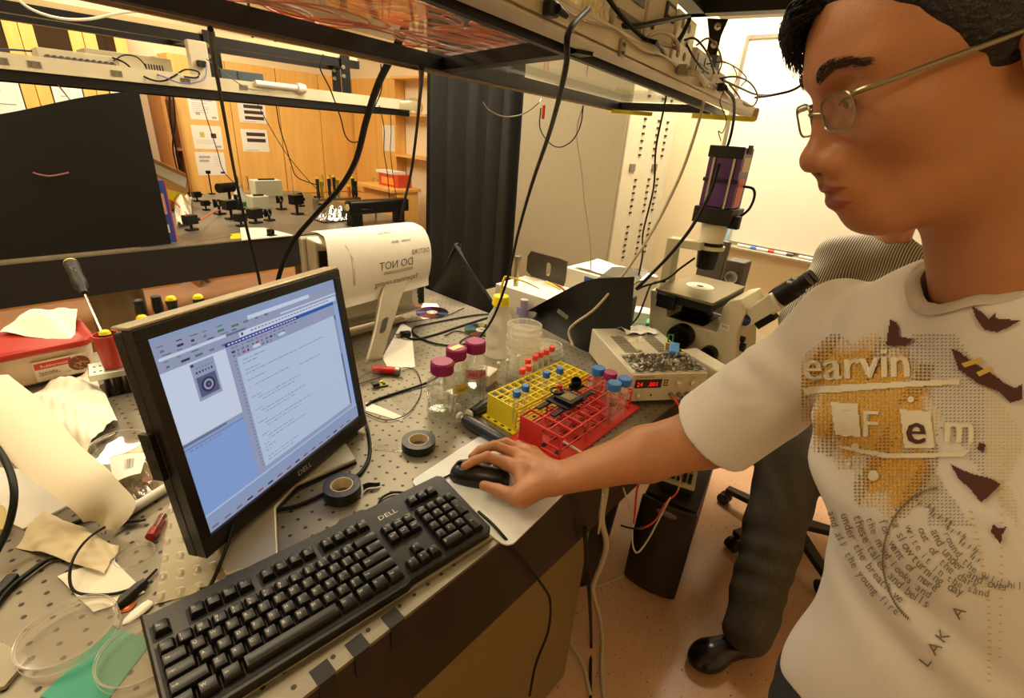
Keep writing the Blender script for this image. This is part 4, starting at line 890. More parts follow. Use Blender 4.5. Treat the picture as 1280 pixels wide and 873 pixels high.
for k, (x, y, w, tx_) in enumerate(((653, 465, 'first', '2'), (661, 461, 'second', '4'), (660, 453, 'third, behind the second,', ''), (669, 448, 'fourth', '21'), (676, 444, 'fifth', '12'), (683, 441, 'sixth', '27'), (690, 437, 'seventh and farthest', '3'))):
    p = cap_at(x, y, .088); p.z = TZ + .005; tube(p, 'the %s coral red capped tube from the left in the yellow rack' % w, .0066, .08, M_rcap, grp='coral red capped tubes in the yellow rack', text=tx_ or None)
M_amber = mat('amber liquid', (216, 130, 30), .1, clear=.9)
for x, y, h, w, cap, ct in ((748, 463, .10, 'blue capped big tube of amber liquid at the far end of the racks', M_bcap, M_amber), (763, 469, .10, 'big tube with a dark magenta cap at the far end of the red rack', M_purple, None), (781, 476, .10, 'blue capped big tube at the right far corner of the red rack', M_bcap, None), (768, 482, .10, 'blue capped big tube with handwriting, front of the far group in the red rack', M_bcap, None)):
    p = cap_at(x, y, h + .012); p.z = TZ + .005; tube(p, w, .0135, h, cap, ct, grp='big tubes in the red rack', cap_h=.015, text='BSA' if 'handwriting' in w else None)
# black optical mount on the red rack
T3 = Matrix.Translation(PZ(712, 505, TZ + YH + .0015)) @ Matrix.Rotation(rang, 4, 'Z')
t = thing('optical_mount', 'black opto-mechanical camera mount resting on top of the red rack', 'optical mount', M=T3)
m = MB(); m.box(-.075, -.012, 0, .085, .0, .004); m.box(-.075, .03, 0, .06, .042, .004); m.box(-.035, -.02, .0041, .04, .045, .008); m.build('base_plate', M_blackm, t, bevel=.001)
m = MB(); m.box(-.022, -.018, .0081, .028, .030, .016); m.m = 1; m.box(-.012, -.008, .0161, .018, .02, .0168); m.build('camera_body', [M_blackm, mat('gold circuit', (120, 100, 60), .4, .4)], t, bevel=.003)
m = MB(); m.lathe([(.0, 0), (.011, 0), (.013, .004), (.013, .012), (.010, .016), (.010, .003), (0, .003)], (.065, .028, .016), (-.3, 0, 1)); m.box(.05, .015, .0082, .08, .04, .016); m.build('adjuster', M_blackm, t)
m = MB(); m.lathe([(.012, 0), (.016, 0), (.016, .003), (.012, .003), (.012, 0)], (.0, .04, .0165), (0, 0, 1)); m.cyl((0, .04, .01), (0, .04, .0164), .005); m.build('ring', M_blackm, t)
m = MB(); m.lathe([(.003, 0), (.0065, .001), (.0065, .010), (.003, .011)], (.012, .04, .0195), (0, 0, 1)); m.cyl((.012, .04, .016), (.012, .018, .017), .002); m.build('red_clip', M_red, t)
m = MB(); m.cyl((-.06, -.045, .001), (-.005, .01, .0015), .0016, n=8) if False else m.tube([(-.06, .012, .002), (-.03, .008, .002), (.0, -.028, .002)], .0012, n=6); m.build('wire', M_blackm, t)
cable('signal_cable', 'thin red and black lead rising from the clip on the black mount', [PZ(703, 480, TZ + .085), PZ(709, 476, TZ + .09), PZ(706, 468, TZ + .1), PZ(704, 464, TZ + .105)], .0009, M_red)
a = PZ(704, 552, TZ + .03); b_ = PZ(737, 572, TZ + .004); t = MB().cyl(a, b_, .0028, n=10).build('white_stick', M_white); tag(t, 'white plastic stick leaning out of the red rack towards the arm', 'stick')
# pipettor
p0 = PZ(581, 524, TZ + .016); p1 = PZ(636, 556, TZ + .015); p2_ = PZ(690, 583, TZ + .006)
t = thing('pipettor', 'dark blue hand pipettor with white shaft lying along the red rack', 'pipette', p0 - ZA * .016)
m = MB(); m.tube([p0, p0.lerp(p1, .25), p0.lerp(p1, .5), p0.lerp(p1, .8), p1], lambda s_: .0125 + .004 * math.sin(PI * s_) - .003 * s_, n=16); m.build('handle', mat('dark slate plastic', (36, 40, 48), .35), t, world=True)
m = MB(); m.text('10 uL', p0.lerp(p1, .42) + ZA * .0168, (p1 - p0), ZA.cross((p1 - p0).normalized()), .007); m.build('printed_volume', mat('grey legend', (170, 170, 166), .5), t, world=True)
m = MB(); m.tube([p1, p1.lerp(p2_, .12), p1.lerp(p2_, .2), p1.lerp(p2_, .6), p2_], lambda s_: .0085 * (1 - s_) ** 1.0 * .6 + .0028, n=14); m.build('shaft', M_white, t, world=True)
m = MB(); dd = (p0 - p1).normalized(); m.cyl(p0 + dd * .001, p0 + dd * .012, .004); m.lathe([(0, 0), (.009, 0), (.010, .003), (.010, .008), (0, .010)], p0 + dd * .0125, dd); m.build('plunger_button', M_white, t, world=True)
p3 = PZ(652, 562, TZ + .004); p4 = PZ(688, 586, TZ + .004)
t = MB().cyl(p3 - ZA * 0, p4, .003, n=10).build('black_pen', M_black); tag(t, 'thin black pen lying beside the pipettor shaft behind the hand', 'pen')
q0 = PZ(590, 516, TZ + .014); q1 = PZ(612, 503, TZ + .014)
t = thing('pipettor', 'second dark pipettor, partly hidden, pointing behind the yellow rack', 'pipette', q0 - ZA * .014)
MB().tube([q0, q0.lerp(q1, .5), q1, q1 + (q1 - q0) * .8], lambda s_: .011 + .003 * math.sin(PI * s_), n=14).build('handle', mat('dark slate plastic'), t, world=True)
dd = (PZ(592, 518, TZ + .02) - PZ(596, 516, TZ + .02)).normalized()
MB().lathe([(0, 0), (.011, 0), (.012, .003), (.012, .006), (0, .008)], q0 + (q0 - q1).normalized() * .008, (q0 - q1).normalized()).build('plunger_button', M_white, t, world=True); MB().cyl(q0, q0 + (q0 - q1).normalized() * .008, .005).build('plunger', M_blue, t, world=True)
p = PZ(571, 513, TZ); t = thing('plastic_closure', 'small white round cap lying on edge beside the front bottle', 'cap', p)
MB().lathe([(0, 0), (.009, .0), (.010, .002), (.010, .006), (0, .007)], (0, 0, .0102), (-.5, -.8, .1)).build('cap_shell', M_white, t)
# power supply
pl, pr_, pf = PZ(783, 511), PZ(862, 511), PZ(731, 438)
pang = math.atan2((pr_ - pl).y, (pr_ - pl).x); psw = .20; psd = (pf - pl).length
pl = PZ(782, 505, TZ); fr_ = PZ(868, 508, TZ + .0); 
PA = math.atan2((pf - pl).y, (pf - pl).x) - PI / 2
t = thing('power_supply', 'beige bench power supply with red digits, knobs and vented top', 'power supply', Vector((pl.x, pl.y, TZ + .008)), PA)
pw_, pd_, ph_ = .215, .30, .082
MB().box(0, 0, 0, pw_, pd_, ph_).build('housing', mat('warm grey enamel', (198, 190, 166), .45, noise=.03), t, bevel=.003)
m = MB(); m.box(.002, -.006, .002, pw_ - .002, -.0005, ph_ - .002); m.m = 1
m.m = 0; m.build('front_panel', mat('front panel grey', (206, 200, 176), .45), t, bevel=.0015)
m = MB(); m.box(.012, -.0085, .042, .085, -.0062, .066); m.build('display', mat('display window', (30, 4, 4), .2), t)
m = MB(); m.text('24', (.016, -.0088, .0475), (1, 0, 0), (0, 0, 1), .017); m.text('.001', (.047, -.0088, .0475), (1, 0, 0), (0, 0, 1), .017); m.build('red_digits', em('digits', (255, 30, 20), 1.6), t)
for x, z, r in ((.135, .052, .0085), (.175, .052, .0085), (.03, .020, .0095)):
    MB().lathe([(r, 0), (r, .010), (r * .9, .013), (0, .013)], (x, -.0065, z), (0, -1, 0), 20).build('knob', mat('pale knob', (200, 194, 172), .35, .2), t)
for x, c in ((.118, M_red), (.142, M_black), (.165, mat('green post', (40, 110, 60), .4))):
    o = MB().lathe([(.0065, 0), (.0065, .014), (.004, .016), (0, .016)], (x, -.0065, .02), (0, -1, 0), 14).build('binding_post', M_steel, t); MB().cyl((x, -.0226, .02), (x + .006, -.05, .01), .0042, n=12).build('banana_plug', c, o)
m = MB(); [m.box(x, -.0075, .046 + .007 * k, x + .004, -.0062, .05 + .007 * k) for x in (.092, .099) for k in range(3)]; m.box(.06, -.009, .018, .064, -.0062, .022); m.build('push_buttons', M_ink, t)
m = MB(); m.text('DC POWER SUPPLY', (.012, -.0064, .071), (1, 0, 0), (0, 0, 1), .006); m.text('+6V  +25V', (.11, -.0064, .069), (1, 0, 0), (0, 0, 1), .004); m.text('VOLTAGE', (.126, -.0064, .0655), (1, 0, 0), (0, 0, 1), .0035); m.text('CURRENT', (.166, -.0064, .0655), (1, 0, 0), (0, 0, 1), .0035); m.build('panel_print', M_ink, t)
m = MB(); 
for gx in (.035, .135):
    m = MB(); [m.box(gx, .12 + k * .0085, ph_ + .0002, gx + .04, .12 + k * .0085 + .004, ph_ + .0012) for k in range(14)]; m.build('vent_grille', mat('vent shade', (120, 112, 92), .6), t)
m = MB(); [m.box(x, y, -.008, x + .016, y + .016, -.0001) for x in (.01, pw_ - .026) for y in (.01, pd_ - .026)]; m.build('rubber_foot', M_black, t)
pp = lambda x, y, z=0: t.matrix_basis @ Vector((x, y, ph_ + z))
PT = t
petri(.0475, .012, pp(.10, .235, .0006), 'clear petri dish lying on top of the power supply', None, lid=False)
o = thing('foil_bag', 'crumpled grey silver foil bag on the power supply front edge', 'foil bag', M=PT.matrix_basis @ Matrix.Translation((.10, .05, ph_)))
def foil(u, v):
    x = -.085 + .20 * u; y = -.045 + .10 * v; e_ = min(1, 6 * min(u, 1 - u, v, 1 - v) + .05); s_ = math.sin(x * 260 + 3 * math.sin(y * 170)) * math.cos(y * 230 + 2 * math.sin(x * 140))
    return Vector((x + .003 * math.sin(y * 300), y + .004 * math.sin(x * 200), .002 + e_ * (.006 + .005 * s_ + .003 * math.sin(x * 500 + y * 400))))
MB().sheet(foil, 70, 40, .0006).build('bag_foil', mat('dull foil', (120, 116, 104), .28, .85, noise=.55, nscale=60, bump=.5, bscale=90), o)
o = thing('clip_frame', 'small yellow framed part standing on the power supply top', 'small part', M=PT.matrix_basis @ Matrix.Translation((.175, .14, ph_ + .003)) @ Matrix.Rotation(-.5, 4, 'Z') @ Matrix.Rotation(.35, 4, 'X'))
m = MB(); [m.box(*q) for q in ((-.012, -.02, 0, -.009, .02, .004), (.009, -.02, 0, .012, .02, .004), (-.009, -.02, 0, .009, -.017, .004), (-.009, .017, 0, .009, .02, .004))]; m.build('yellow_frame', mat('pale yellow frame', (222, 200, 90), .5), o); MB().box(-.009, -.017, 0, .009, .017, .002).build('chip', mat('brown chip', (120, 90, 50), .4), o)
o = thing('green_clip', 'small green frame clip at the rear right of the power supply top', 'small part', M=PT.matrix_basis @ Matrix.Translation((.205, .19, ph_ + .012)) @ Matrix.Rotation(1.3, 4, 'X'))
m = MB(); [m.box(*q) for q in ((-.009, -.012, 0, -.006, .012, .004), (.006, -.012, 0, .009, .012, .004), (-.006, -.012, 0, .006, -.009, .004), (-.006, .009, 0, .006, .012, .004))]; m.build('green_frame', mat('green frame', (40, 150, 80), .5), o)
o = thing('vial_cap', 'tiny beige square piece on the power supply top', 'small part', M=PT.matrix_basis @ Matrix.Translation((.08, .13, ph_ + .0003))); MB().box(-.006, -.006, 0, .006, .006, .006).build('piece', M_beige, o, bevel=.001)
o = thing('tissue_piece', 'small crumpled white tissue on the rear of the power supply', 'tissue', M=PT.matrix_basis @ Matrix.Translation((.14, .27, ph_ + .0))); MB().sheet(lambda u, v: Vector((-.05 + .1 * u, -.03 + .06 * v, .003 + .008 * abs(math.sin(u * 7 + v * 3)))), 16, 10, .001).build('tissue_sheet', M_paper, o)
for k, (c, nm) in enumerate(((M_red, 'red'), (mat('green lead', (30, 100, 60), .4), 'green'), (M_cable, 'black'))):
    q = PT.matrix_basis
    cable('signal_cable', '%s lead curving down at the right side of the power supply' % nm, [q @ Vector((.213 + .003, .10 + .012 * k, .078)), q @ Vector((.226, .08 + .012 * k, .07)), q @ Vector((.232 + .004 * k, .05, .03)), q @ Vector((.236 + .004 * k, .03, -.03)), q @ Vector((.24, .02, -.15))], .002, c)

# ---------------------------------------------------------------- rear monitor seen from behind
t = thing('computer_monitor', 'silver backed monitor seen from behind with a paper hung over its top', 'monitor', (.355, .61, TZ))
MB().box(-.205, 0, .025, .205, .03, .325).build('panel_frame', M_silver, t, bevel=.008)
m = MB(); m.loft([[Vector((a * w_, y, .185 + b_ * h_)) for a, b_ in ((-1, -1), (1, -1), (1, 1), (-1, 1))] for w_, h_, y in ((.195, .14, -.001), (.185, .13, -.03), (.12, .10, -.055))], smooth=False); m.build('back_shell', M_silver, t, bevel=.004)
m = MB()
for s_ in (-1, 1):
    for k in range(13):
        z = .075 + k * .0165; m.box(s_ * .145 - .032, -.0475 + abs(z - .18) * .05, z, s_ * .145 + .032, -.0385, z + .012)
m.build('back_vent', mat('black vent', (24, 22, 19), .45), t)
for s_ in (-1, 1): MB().box(s_ * .145 - .036, -.040, .068, s_ * .145 + .036, -.034, .292).build('vent_recess', mat('black vent', (24, 22, 19), .45), t)
MB().box(.206, .0, .11, .222, .02, .17).build('side_port_panel', M_black, t, bevel=.002)
n0 = PZ(468, 446, TZ + .012); n1 = PY(495, 345, .535)
m = MB(); uu = XA
path = [(n0, .026, .006), (n0.lerp(n1, .3) + Vector((0, -.004, 0)), .029, .007), (n0.lerp(n1, .62), .036, .009), (n1, .045, .012)]
m.loft([[c + uu * a * w_ + YA * b_ * d_ for a, b_ in ((-1, -1), (1, -1), (1, 1), (-1, 1))] for c, w_, d_ in path], smooth=False); m.build('neck', M_silver, t, world=True, bevel=.004)
c = n0.lerp(n1, .36); nd = (n1 - n0).normalized()
m = MB(); nn_ = uu.cross(nd).normalized(); nn_ = nn_ if nn_.y < 0 else -nn_
m.prism([(a * .010, b_ + .0) for a, b_ in [(math.cos(q), .010 * math.sin(q) + (.016 if math.sin(q) > 0 else -.016)) for q in [2 * PI * k / 20 for k in range(20)]]], -.002, c + nn_ * .0105, uu, nd); m.build('cable_hole', mat('neck hole shade', (60, 54, 44), .6), t, world=True)
MB().box(-.13, -.01, 0, .13, .12, .012).build('foot', M_silver, t, bevel=.004); m = MB(); m.loft([[n0 + uu * a * .026 + YA * b_ * .006 - ZA * .011 for a, b_ in ((-1, -1), (1, -1), (1, 1), (-1, 1))], [n0 + uu * a * .026 + YA * b_ * .006 for a, b_ in ((-1, -1), (1, -1), (1, 1), (-1, 1))]], smooth=False); m.build('neck_foot', M_silver, t, world=True)
# the paper draped over it
def drape(u, v):
    x = .20 + .335 * u + .0 * v
    if v < .28: k = v / .28; return Vector((x - .03 * (1 - k) * 0, .66 - .075 * k, 1.2385 + .004 * math.sin(k * 3)))
    k = (v - .28) / .72; a = k * 1.15
    bul = .030 * math.sin(PI * min(1, k * 1.1)) ** .8
    y = .585 - .035 * math.sin(a) - .04 * k - bul * (.5 + .5 * u) ; z = 1.2385 - .19 * k ** 1.25 + .012 * math.sin(PI * k) + .018 * (u - .3) * k
    return Vector((x - .045 * k + .07 * k * u * 0 + .02 * k * u, y, z))
o = MB(); o.sheet(drape, 40, 40, .0006); o.m = 1
def dtext(s_, u0, v0, size, vs_=1.0):   # handwriting upside down from here, as the photo shows
    v, f, wd = glyphs(s_); out = []
    for q in v:
        u = u0 - q[0] * size; w = v0 - q[1] * size * vs_; P_ = drape(min(1, max(0, u)), min(1, max(0, w))); e1 = drape(min(1, u + .01), w) - P_; e2 = drape(u, min(1, w + .01)) - P_
        nn = e1.cross(e2); nn = nn.normalized() if nn.length > 1e-9 else Vector((0, -1, 0)); nn = nn if nn.y < 0 or nn.z > .8 else -nn
        out.append(P_ + nn * .0014)
    o.add(out, f)
dtext('DO NOT', .80, .76, .085, 1.25); dtext('DISTURB', .98, .66, .05, 1.5); dtext('Experiment running', .86, .90, .055, 1.2); dtext('notes  data', .80, .50, .045, 1.2); dtext('2:00 pm', .62, .36, .04, 1.2)
def dline(pts):
    P_ = []
    for u, v in pts:
        q = drape(u, v); e1 = drape(u + .01, v) - q; e2 = drape(u, v + .01) - q; nn = e1.cross(e2).normalized(); nn = nn if nn.y < 0 or nn.z > .8 else -nn; P_.append(q + nn * .0012)
    o.tube(P_, .0006, n=4, smooth=False)
dline([(.50, .785), (.60, .785), (.70, .785), (.80, .785)]); dline([(.50, .80), (.60, .802), (.70, .80), (.80, .80)])
o.m = 2; dline([(.16, .45), (.20, .60), (.21, .72), (.22, .84)]); dline([(.17, .47), (.21, .60), (.225, .74), (.23, .84)])
o = o.build('draped_paper', [M_paper, mat('pencil ink', (92, 80, 66), .8), M_greyink]); tag(o, 'white paper with handwriting draped over the rear monitor', 'paper')

# ================================================================ clutter on the left of the near table
M_tissue = mat('tissue', (240, 234, 214), .9, noise=.02, bump=.25, bscale=40)
# food box
zt = TZ + .093
a, b_, bk = PZ(0, 447, zt), PZ(116, 424, zt), PZ(70, 374, zt)
dx = (b_ - a).normalized(); dy = Vector((-dx.y, dx.x, 0)); fd = (bk - b_).dot(dy); fd = max(.15, min(fd, .2))
FM = Matrix.Translation(Vector((b_.x, b_.y, TZ))) @ Matrix.Rotation(math.atan2(dx.y, dx.x), 4, 'Z')
t = thing('food_container', 'clear plastic food box with a red lid and a printed label', 'food container', M=FM)
def rr_ring(x0, y0, x1, y1, r, z, n=6): return [Vector((x, y, z)) for x, y in rrect(x0, y0, x1, y1, r, n)]
wF = .27
M_fog = mat('milky box plastic', (232, 216, 186), .35, clear=.8)
m = MB(); m.loft([rr_ring(-wF + .02, .02, -.02, fd - .02, .03, .002), rr_ring(-wF + .006, .006, -.006, fd - .006, .035, .012), rr_ring(-wF, 0, 0, fd, .035, .082)]); m.build('box_shell', mat('milky box shell', (226, 200, 168), .35, noise=.03), t)
m = MB(); m.loft([rr_ring(-wF - .006, -.006, .006, fd + .006, .04, .0825), rr_ring(-wF - .007, -.007, .007, fd + .007, .04, .090), rr_ring(-wF - .004, -.004, .004, fd + .004, .038, .0955), rr_ring(-wF + .014, .014, -.014, fd - .014, .03, .0955), rr_ring(-wF + .017, .017, -.017, fd - .017, .03, .0925)]); m.build('red_lid', mat('red lid plastic', (176, 50, 38), .3, noise=.04), t)
m = MB(); lx0, lx1 = -.118, -.02
m.add([(lx0, -.004 + .0, .016), (lx1, -.004, .016), (lx1, -.0015, .066), (lx0, -.0015, .066)], [(0, 1, 2, 3)])
for q in m.v: q.y = -.0042 + (q.z - .016) * -.03
def lp(x, z, o=.0004): return (x, -.0042 - (z - .016) * .03 - o, z)
m.m = 1; m.add([lp(lx0 + .002, .046), lp(lx1 - .03, .046), lp(lx1 - .03, .062), lp(lx0 + .002, .062)], [(0, 1, 2, 3)])
m.m = 0; m.text('Rubbermaid', lp(lx0 + .012, .0495, .0008), (1, 0, 0), (0, 0, 1), .010, width=.048)
m.m = 2; m.text('Specialty', lp(lx0 + .006, .0335, .0006), (1, 0, 0), (0, 0, 1), .010, width=.034); m.m = 1
m.add([lp(lx0 + .006, .029), lp(lx0 + .045, .031), lp(lx0 + .045, .0325), lp(lx0 + .006, .0305)], [(0, 1, 2, 3)])
m.m = 2; m.text('7 cup / 1.6 L', lp(lx0 + .05, .026, .0006), (1, 0, 0), (0, 0, 1), .005)
m.m = 3; m.add([lp(lx1 - .018 + .020 * math.cos(2 * PI * k / 24), .042 + .019 * math.sin(2 * PI * k / 24), .001) for k in range(24)], [tuple(range(24))])
m.m = 4; random.seed(5)
for k in range(16): a0 = random.random() * 6.28; rr = random.random() * .015; x, z = lx1 - .018 + rr * math.cos(a0), .042 + rr * math.sin(a0); c, s_ = math.cos(a0 * 3) * .005, math.sin(a0 * 3) * .005; m.add([lp(x - c, z - s_, .0014), lp(x + c, z + s_, .0014), lp(x + c - s_ * .25, z + s_ + c * .25, .0014), lp(x - c - s_ * .25, z - s_ + c * .25, .0014)], [(0, 1, 2, 3)])
m.build('printed_label', [mat('label stock', (234, 220, 196), .6), mat('label red', (206, 50, 36), .5), M_ink, mat('food picture', (120, 62, 34), .6), mat('pasta picture', (206, 150, 90), .6)], t)
# tissue on the lid, draping over the front edge
C_ = [PZ(-4, 412, zt + .006), PZ(62, 374, zt + .03), PZ(97, 388, zt + .022), PZ(93, 432, zt - .012), PZ(45, 420, zt + .004), PZ(0, 417, zt + .004)]
def quad_sheet(name, lab, cat, c00, c10, c11, c01, th, m_, amp=.004, fr=7, nu=26, nv=18, grp=None, bulge=0., seed=0):
    def fn(u, v):
        p = c00 * (1 - u) * (1 - v) + c10 * u * (1 - v) + c11 * u * v + c01 * (1 - u) * v
        w = amp * (math.sin(u * fr + seed) * math.cos(v * fr * 1.3 + u * 3 + seed) + .5 * math.sin(u * fr * 2.3 + v * fr * 1.9 + seed * 2) + .3 * abs(math.sin(u * fr * 3.1 - v * fr * 2.1)))
        ed = 1 + .06 * math.sin(9 * u + seed) * (1 if v < .01 or v > .99 else 0)
        return p + ZA * (w + bulge * math.sin(PI * u) * math.sin(PI * v) + amp * 1.2)
    o = MB().sheet(fn, nu, nv, th).build(name, m_); return tag(o, lab, cat, grp)
quad_sheet('paper_tissue', 'white tissue lying on the red lid of the food box', 'tissue', C_[5], C_[3], C_[2] + Vector((-.0, 0, 0)), C_[1] * .6 + C_[0] * .4, .0008, M_tissue, .003, 6, bulge=.012)
# screwdriver rack: chrome plate on legs
rz_ = TZ + .062
r0 = PZ(110, 471, rz_); r1 = PZ(172, 459, rz_); rd = (r1 - r0).normalized()
RM = Matrix.Translation(Vector((r0.x, r0.y, TZ))) @ Matrix.Rotation(math.atan2(rd.y, rd.x), 4, 'Z')
t = thing('tool_rack', 'chrome screwdriver rack half hidden behind the lit monitor', 'tool rack', M=RM)
MB().box(0, 0, .046, .30, .075, .062).build('top_plate', mat('pale aluminium', (196, 200, 186), .3, .6), t, bevel=.002)
MB().box(.01, 0, 0, .30, .075, .003).build('bottom_plate', mat('black acrylic', (14, 13, 12), .2), t); MB().box(.02, .06, .0032, .30, .066, .0458).build('back_plate', M_chrome, t)
m = MB(); m.m = 0
for i in range(7):
    for j in range(2): m.cyl((.012 + i * .011, .018 + j * .03, .0622), (.012 + i * .011, .018 + j * .03, .0626), .0028, n=10)
m.build('peg_holes', M_ink, t)
rp_ = lambda x, y, z: RM @ Vector((x, y, z))
for k in range(6):
    p = rp_(.026 + .011 * k, .012 + .02 * (k % 2), .0033); o = thing('driver_bit', '%s slim driver shaft from the left under the chrome rack plate' % ('first', 'second', 'third', 'fourth', 'fifth', 'sixth')[k], 'tool', p, group='slim shafts under the rack plate')
    MB().cyl((0, 0, 0), (0, 0, .0426), .0028 if k % 2 else .0035, n=10).build('shaft', M_chrome if k % 2 else M_black, o)
# red cup
cb = PZ(143, 458, TZ + .0625)
cup_ = thing('tool_cup', 'red round tool cup standing on the chrome rack', 'cup', cb)
MB().lathe([(0, 0), (.0185, 0), (.0200, .004), (.0240, .082), (.0222, .082), (.0185, .006), (0, .006)], n=36).build('cup_wall', mat('red cup', (190, 54, 38), .38, noise=.04), cup_)
M_ydome = mat('yellow dome', (238, 220, 20), .4); M_hand = mat('black rubber handle', (30, 29, 24), .55, noise=.1)
def driver(tip, top, lab, r=.0135, logo=False, shaft=True, base=None, hl=.115):
    d = (top - tip).normalized(); L_ = (top - tip).length; t = thing('screwdriver', lab, 'screwdriver', tip, 0, 'yellow tipped screwdrivers')
    h0 = top - d * hl
    MB().lathe([(0, 0), (r * .55, .001), (r * .6, .02), (r * .95, .03), (r, .05), (r * .86, .075), (r * 1.0, hl - .012), (r * .98, hl - .006), (0, hl - .006)], h0, d, 20).build('handle', M_hand, t, world=True)
    MB().lathe([(0, 0), (r * .62, 0), (r * .62, .003), (0, .003)], h0 + d * .0285, d, 18).build('yellow_ring', M_ydome, t, world=True) if logo else None
    MB().lathe([(r * .985, 0), (r * .9, .005), (r * .6, .009), (0, .011)], h0 + d * (hl - .006), d, 20).build('yellow_dome', M_ydome, t, world=True)
    if shaft: MB().cyl(tip, h0, .003, n=12).build('shaft', M_chrome, t, world=True)
    if logo:
        s_ = d.cross((CAM - top)).normalized(); m = MB(); n_ = s_.cross(d); n_ = n_ if n_.dot(CAM - top) > 0 else -n_
        c = top - d * .045 + n_ * (r * .93 + .001); m.tube([c + s_ * .004 + d * .01, c + d * .004, c - s_ * .005 + d * .008, c - s_ * .002 - d * .004, c + s_ * .004 - d * .008, c - d * .014], .0008, n=5); m.build('handle_mark', mat('grey mark', (110, 108, 100), .5), t, world=True)
    return t
tip = cb + Vector((.004, .012, .012)); dd = None
tp_ = PD(88, 328, 1.30)
# choose the depth so that the driver leans back over the table
tp_ = tip + (PZ(88, 328, TZ + .235) - tip) * 1.0
driver(tip, tp_, 'large black screwdriver with yellow end leaning in the red cup', .0165, True, hl=.128)
driver(cb + Vector((-.004, -.004, .007)), cb + Vector((.0, -.0, .088)), 'screwdriver whose yellow end just shows inside the red cup', .012, shaft=False, hl=.075)
for k, (x, y, lab, kind) in enumerate(((177, 396, 'yellow ended screwdriver lowest behind the monitor rim', 1), (213, 372, 'yellow ended screwdriver beside the black marker, behind the monitor rim', 1), (247, 370, 'rightmost yellow ended screwdriver behind the monitor rim', 1), (172, 375, 'wide black marker pen standing nearest the red cup', 0), (194, 370, 'black marker pen standing left of a yellow ended screwdriver', 0))):
    hgt = .115 + (.02 if y < 390 else -.012)
    p = PZ(x, y, TZ + .062 + hgt)
    if kind: driver(Vector((p.x, p.y, TZ + .0626)), p, lab, .0125, hl=.105)
    else:
        t = thing('marker_pen', lab, 'marker', Vector((p.x, p.y, TZ + .0626)), 0, 'black markers in the rack')
        MB().lathe([(0, 0), (.008, 0), (.010, .01), (.010, hgt - .04), (0, hgt - .04)], n=18).build('barrel', M_hand, t); MB().lathe([(.0115, hgt - .0399), (.0125, hgt - .03), (.0105, hgt - .002), (.008, hgt), (0, hgt)], n=10).build('cap', M_black, t)
# crumpled paper towel below the food box
quad_sheet('paper_towel', 'crumpled white paper towel in front of the food box', 'paper towel', PZ(92, 590), PZ(148, 530), PZ(118, 470), PZ(22, 500), .001, M_tissue, .010, 6, 34, 26, bulge=.025, seed=1)
# big curled paper strip
path = [PZ(-30, 480, TZ + .12), PZ(20, 520, TZ + .10), PZ(60, 568, TZ + .085), PZ(105, 605, TZ + .070), PZ(138, 640, TZ + .03), PZ(136, 668, TZ + .004)]
sp = smooth_path(path, 8)
def strip_fn(u, v):
    k = u * (len(sp) - 1); i = min(int(k), len(sp) - 2); f = k - i; p = sp[i].lerp(sp[i + 1], f); d = (sp[i + 1] - sp[i]).normalized(); s_ = d.cross(ZA).normalized(); w_ = .046 * (1 - .35 * u) * (1 - .75 * max(0, u - .8) / .2)
    return p - s_ * (v - .5) * 2 * w_ + ZA * (.010 * math.sin(PI * v))
o = MB().sheet(strip_fn, 40, 10, .0012).build('curled_paper_strip', mat('matt white sheet', (226, 214, 186), .7)); tag(o, 'wide white paper strip curling down over the left side of the table', 'paper')
flat_sheet('white_tray_card', 'white card lying flat under the curled paper strip', 'paper', ((-20, 585), (60, 592), (108, 622), (30, 664), (-20, 640)), .004, M_white)
# steel tweezers bar and clear dishes
a, b_ = PZ(92, 566, TZ + .006), PZ(136, 545, TZ + .006)
t = thing('steel_tweezers', 'shiny steel tool lying between paper towel and clear dish', 'tool', a - ZA * .006); m = MB(); m.cyl(a, b_, .004, .0025, n=12); m.cyl(a + Vector((.012, .0, 0)), b_ + Vector((.010, 0, 0)), .004, .002, n=12); m.build('arm', M_chrome, t, world=True)
petri(.048, .016, PZ(150, 562), 'large clear dish lying left of the lit monitor', None, lid=False)
t = thing('plastic_package', 'crinkled clear plastic bag with a barcode label left of the lit monitor', 'package', PZ(170, 585))
M_bag = mat('crinkled clear bag', (228, 220, 196), .12, clear=.55, bump=.6, bscale=30)
c = [PZ(x, y, TZ) - PZ(170, 585) for x, y in ((146, 618), (206, 612), (196, 548), (138, 572))]
MB().sheet(lambda u, v: c[0] * (1 - u) * (1 - v) + c[1] * u * (1 - v) + c[2] * u * v + c[3] * (1 - u) * v + ZA * (.004 + .012 * math.sin(PI * u) * math.sin(PI * v) * (1 + .4 * math.sin(u * 17 + v * 11))), 26, 20, .0006).build('bag_film', M_bag, t)
c2 = [PZ(x, y, TZ + .024) - PZ(170, 585) for x, y in ((142, 604), (176, 592), (184, 566), (136, 572))]
lab_fn = lambda u, v: c2[0] * (1 - u) * (1 - v) + c2[1] * u * (1 - v) + c2[2] * u * v + c2[3] * (1 - u) * v + ZA * .003 * math.sin(3 * u)
m = MB(); m.sheet(lab_fn, 10, 6, .0006); m.m = 1
random.seed(2)
for k in range(11):
    u0 = .42 + k * .025; u1 = u0 + random.choice((.006, .012)); m.add([lab_fn(u, v) + ZA * .0009 for u, v in ((u0, .3), (u1, .3), (u1, .75), (u0, .75))], [(0, 1, 2, 3)])
m.build('barcode_label', [M_paper, M_ink], t)
t = thing('small_package', 'small clear packet with a dark red label below the barcode bag', 'package', PZ(178, 622))
c3 = [PZ(x, y, TZ) - PZ(178, 622) for x, y in ((150, 640), (200, 622), (196, 596), (150, 606))]
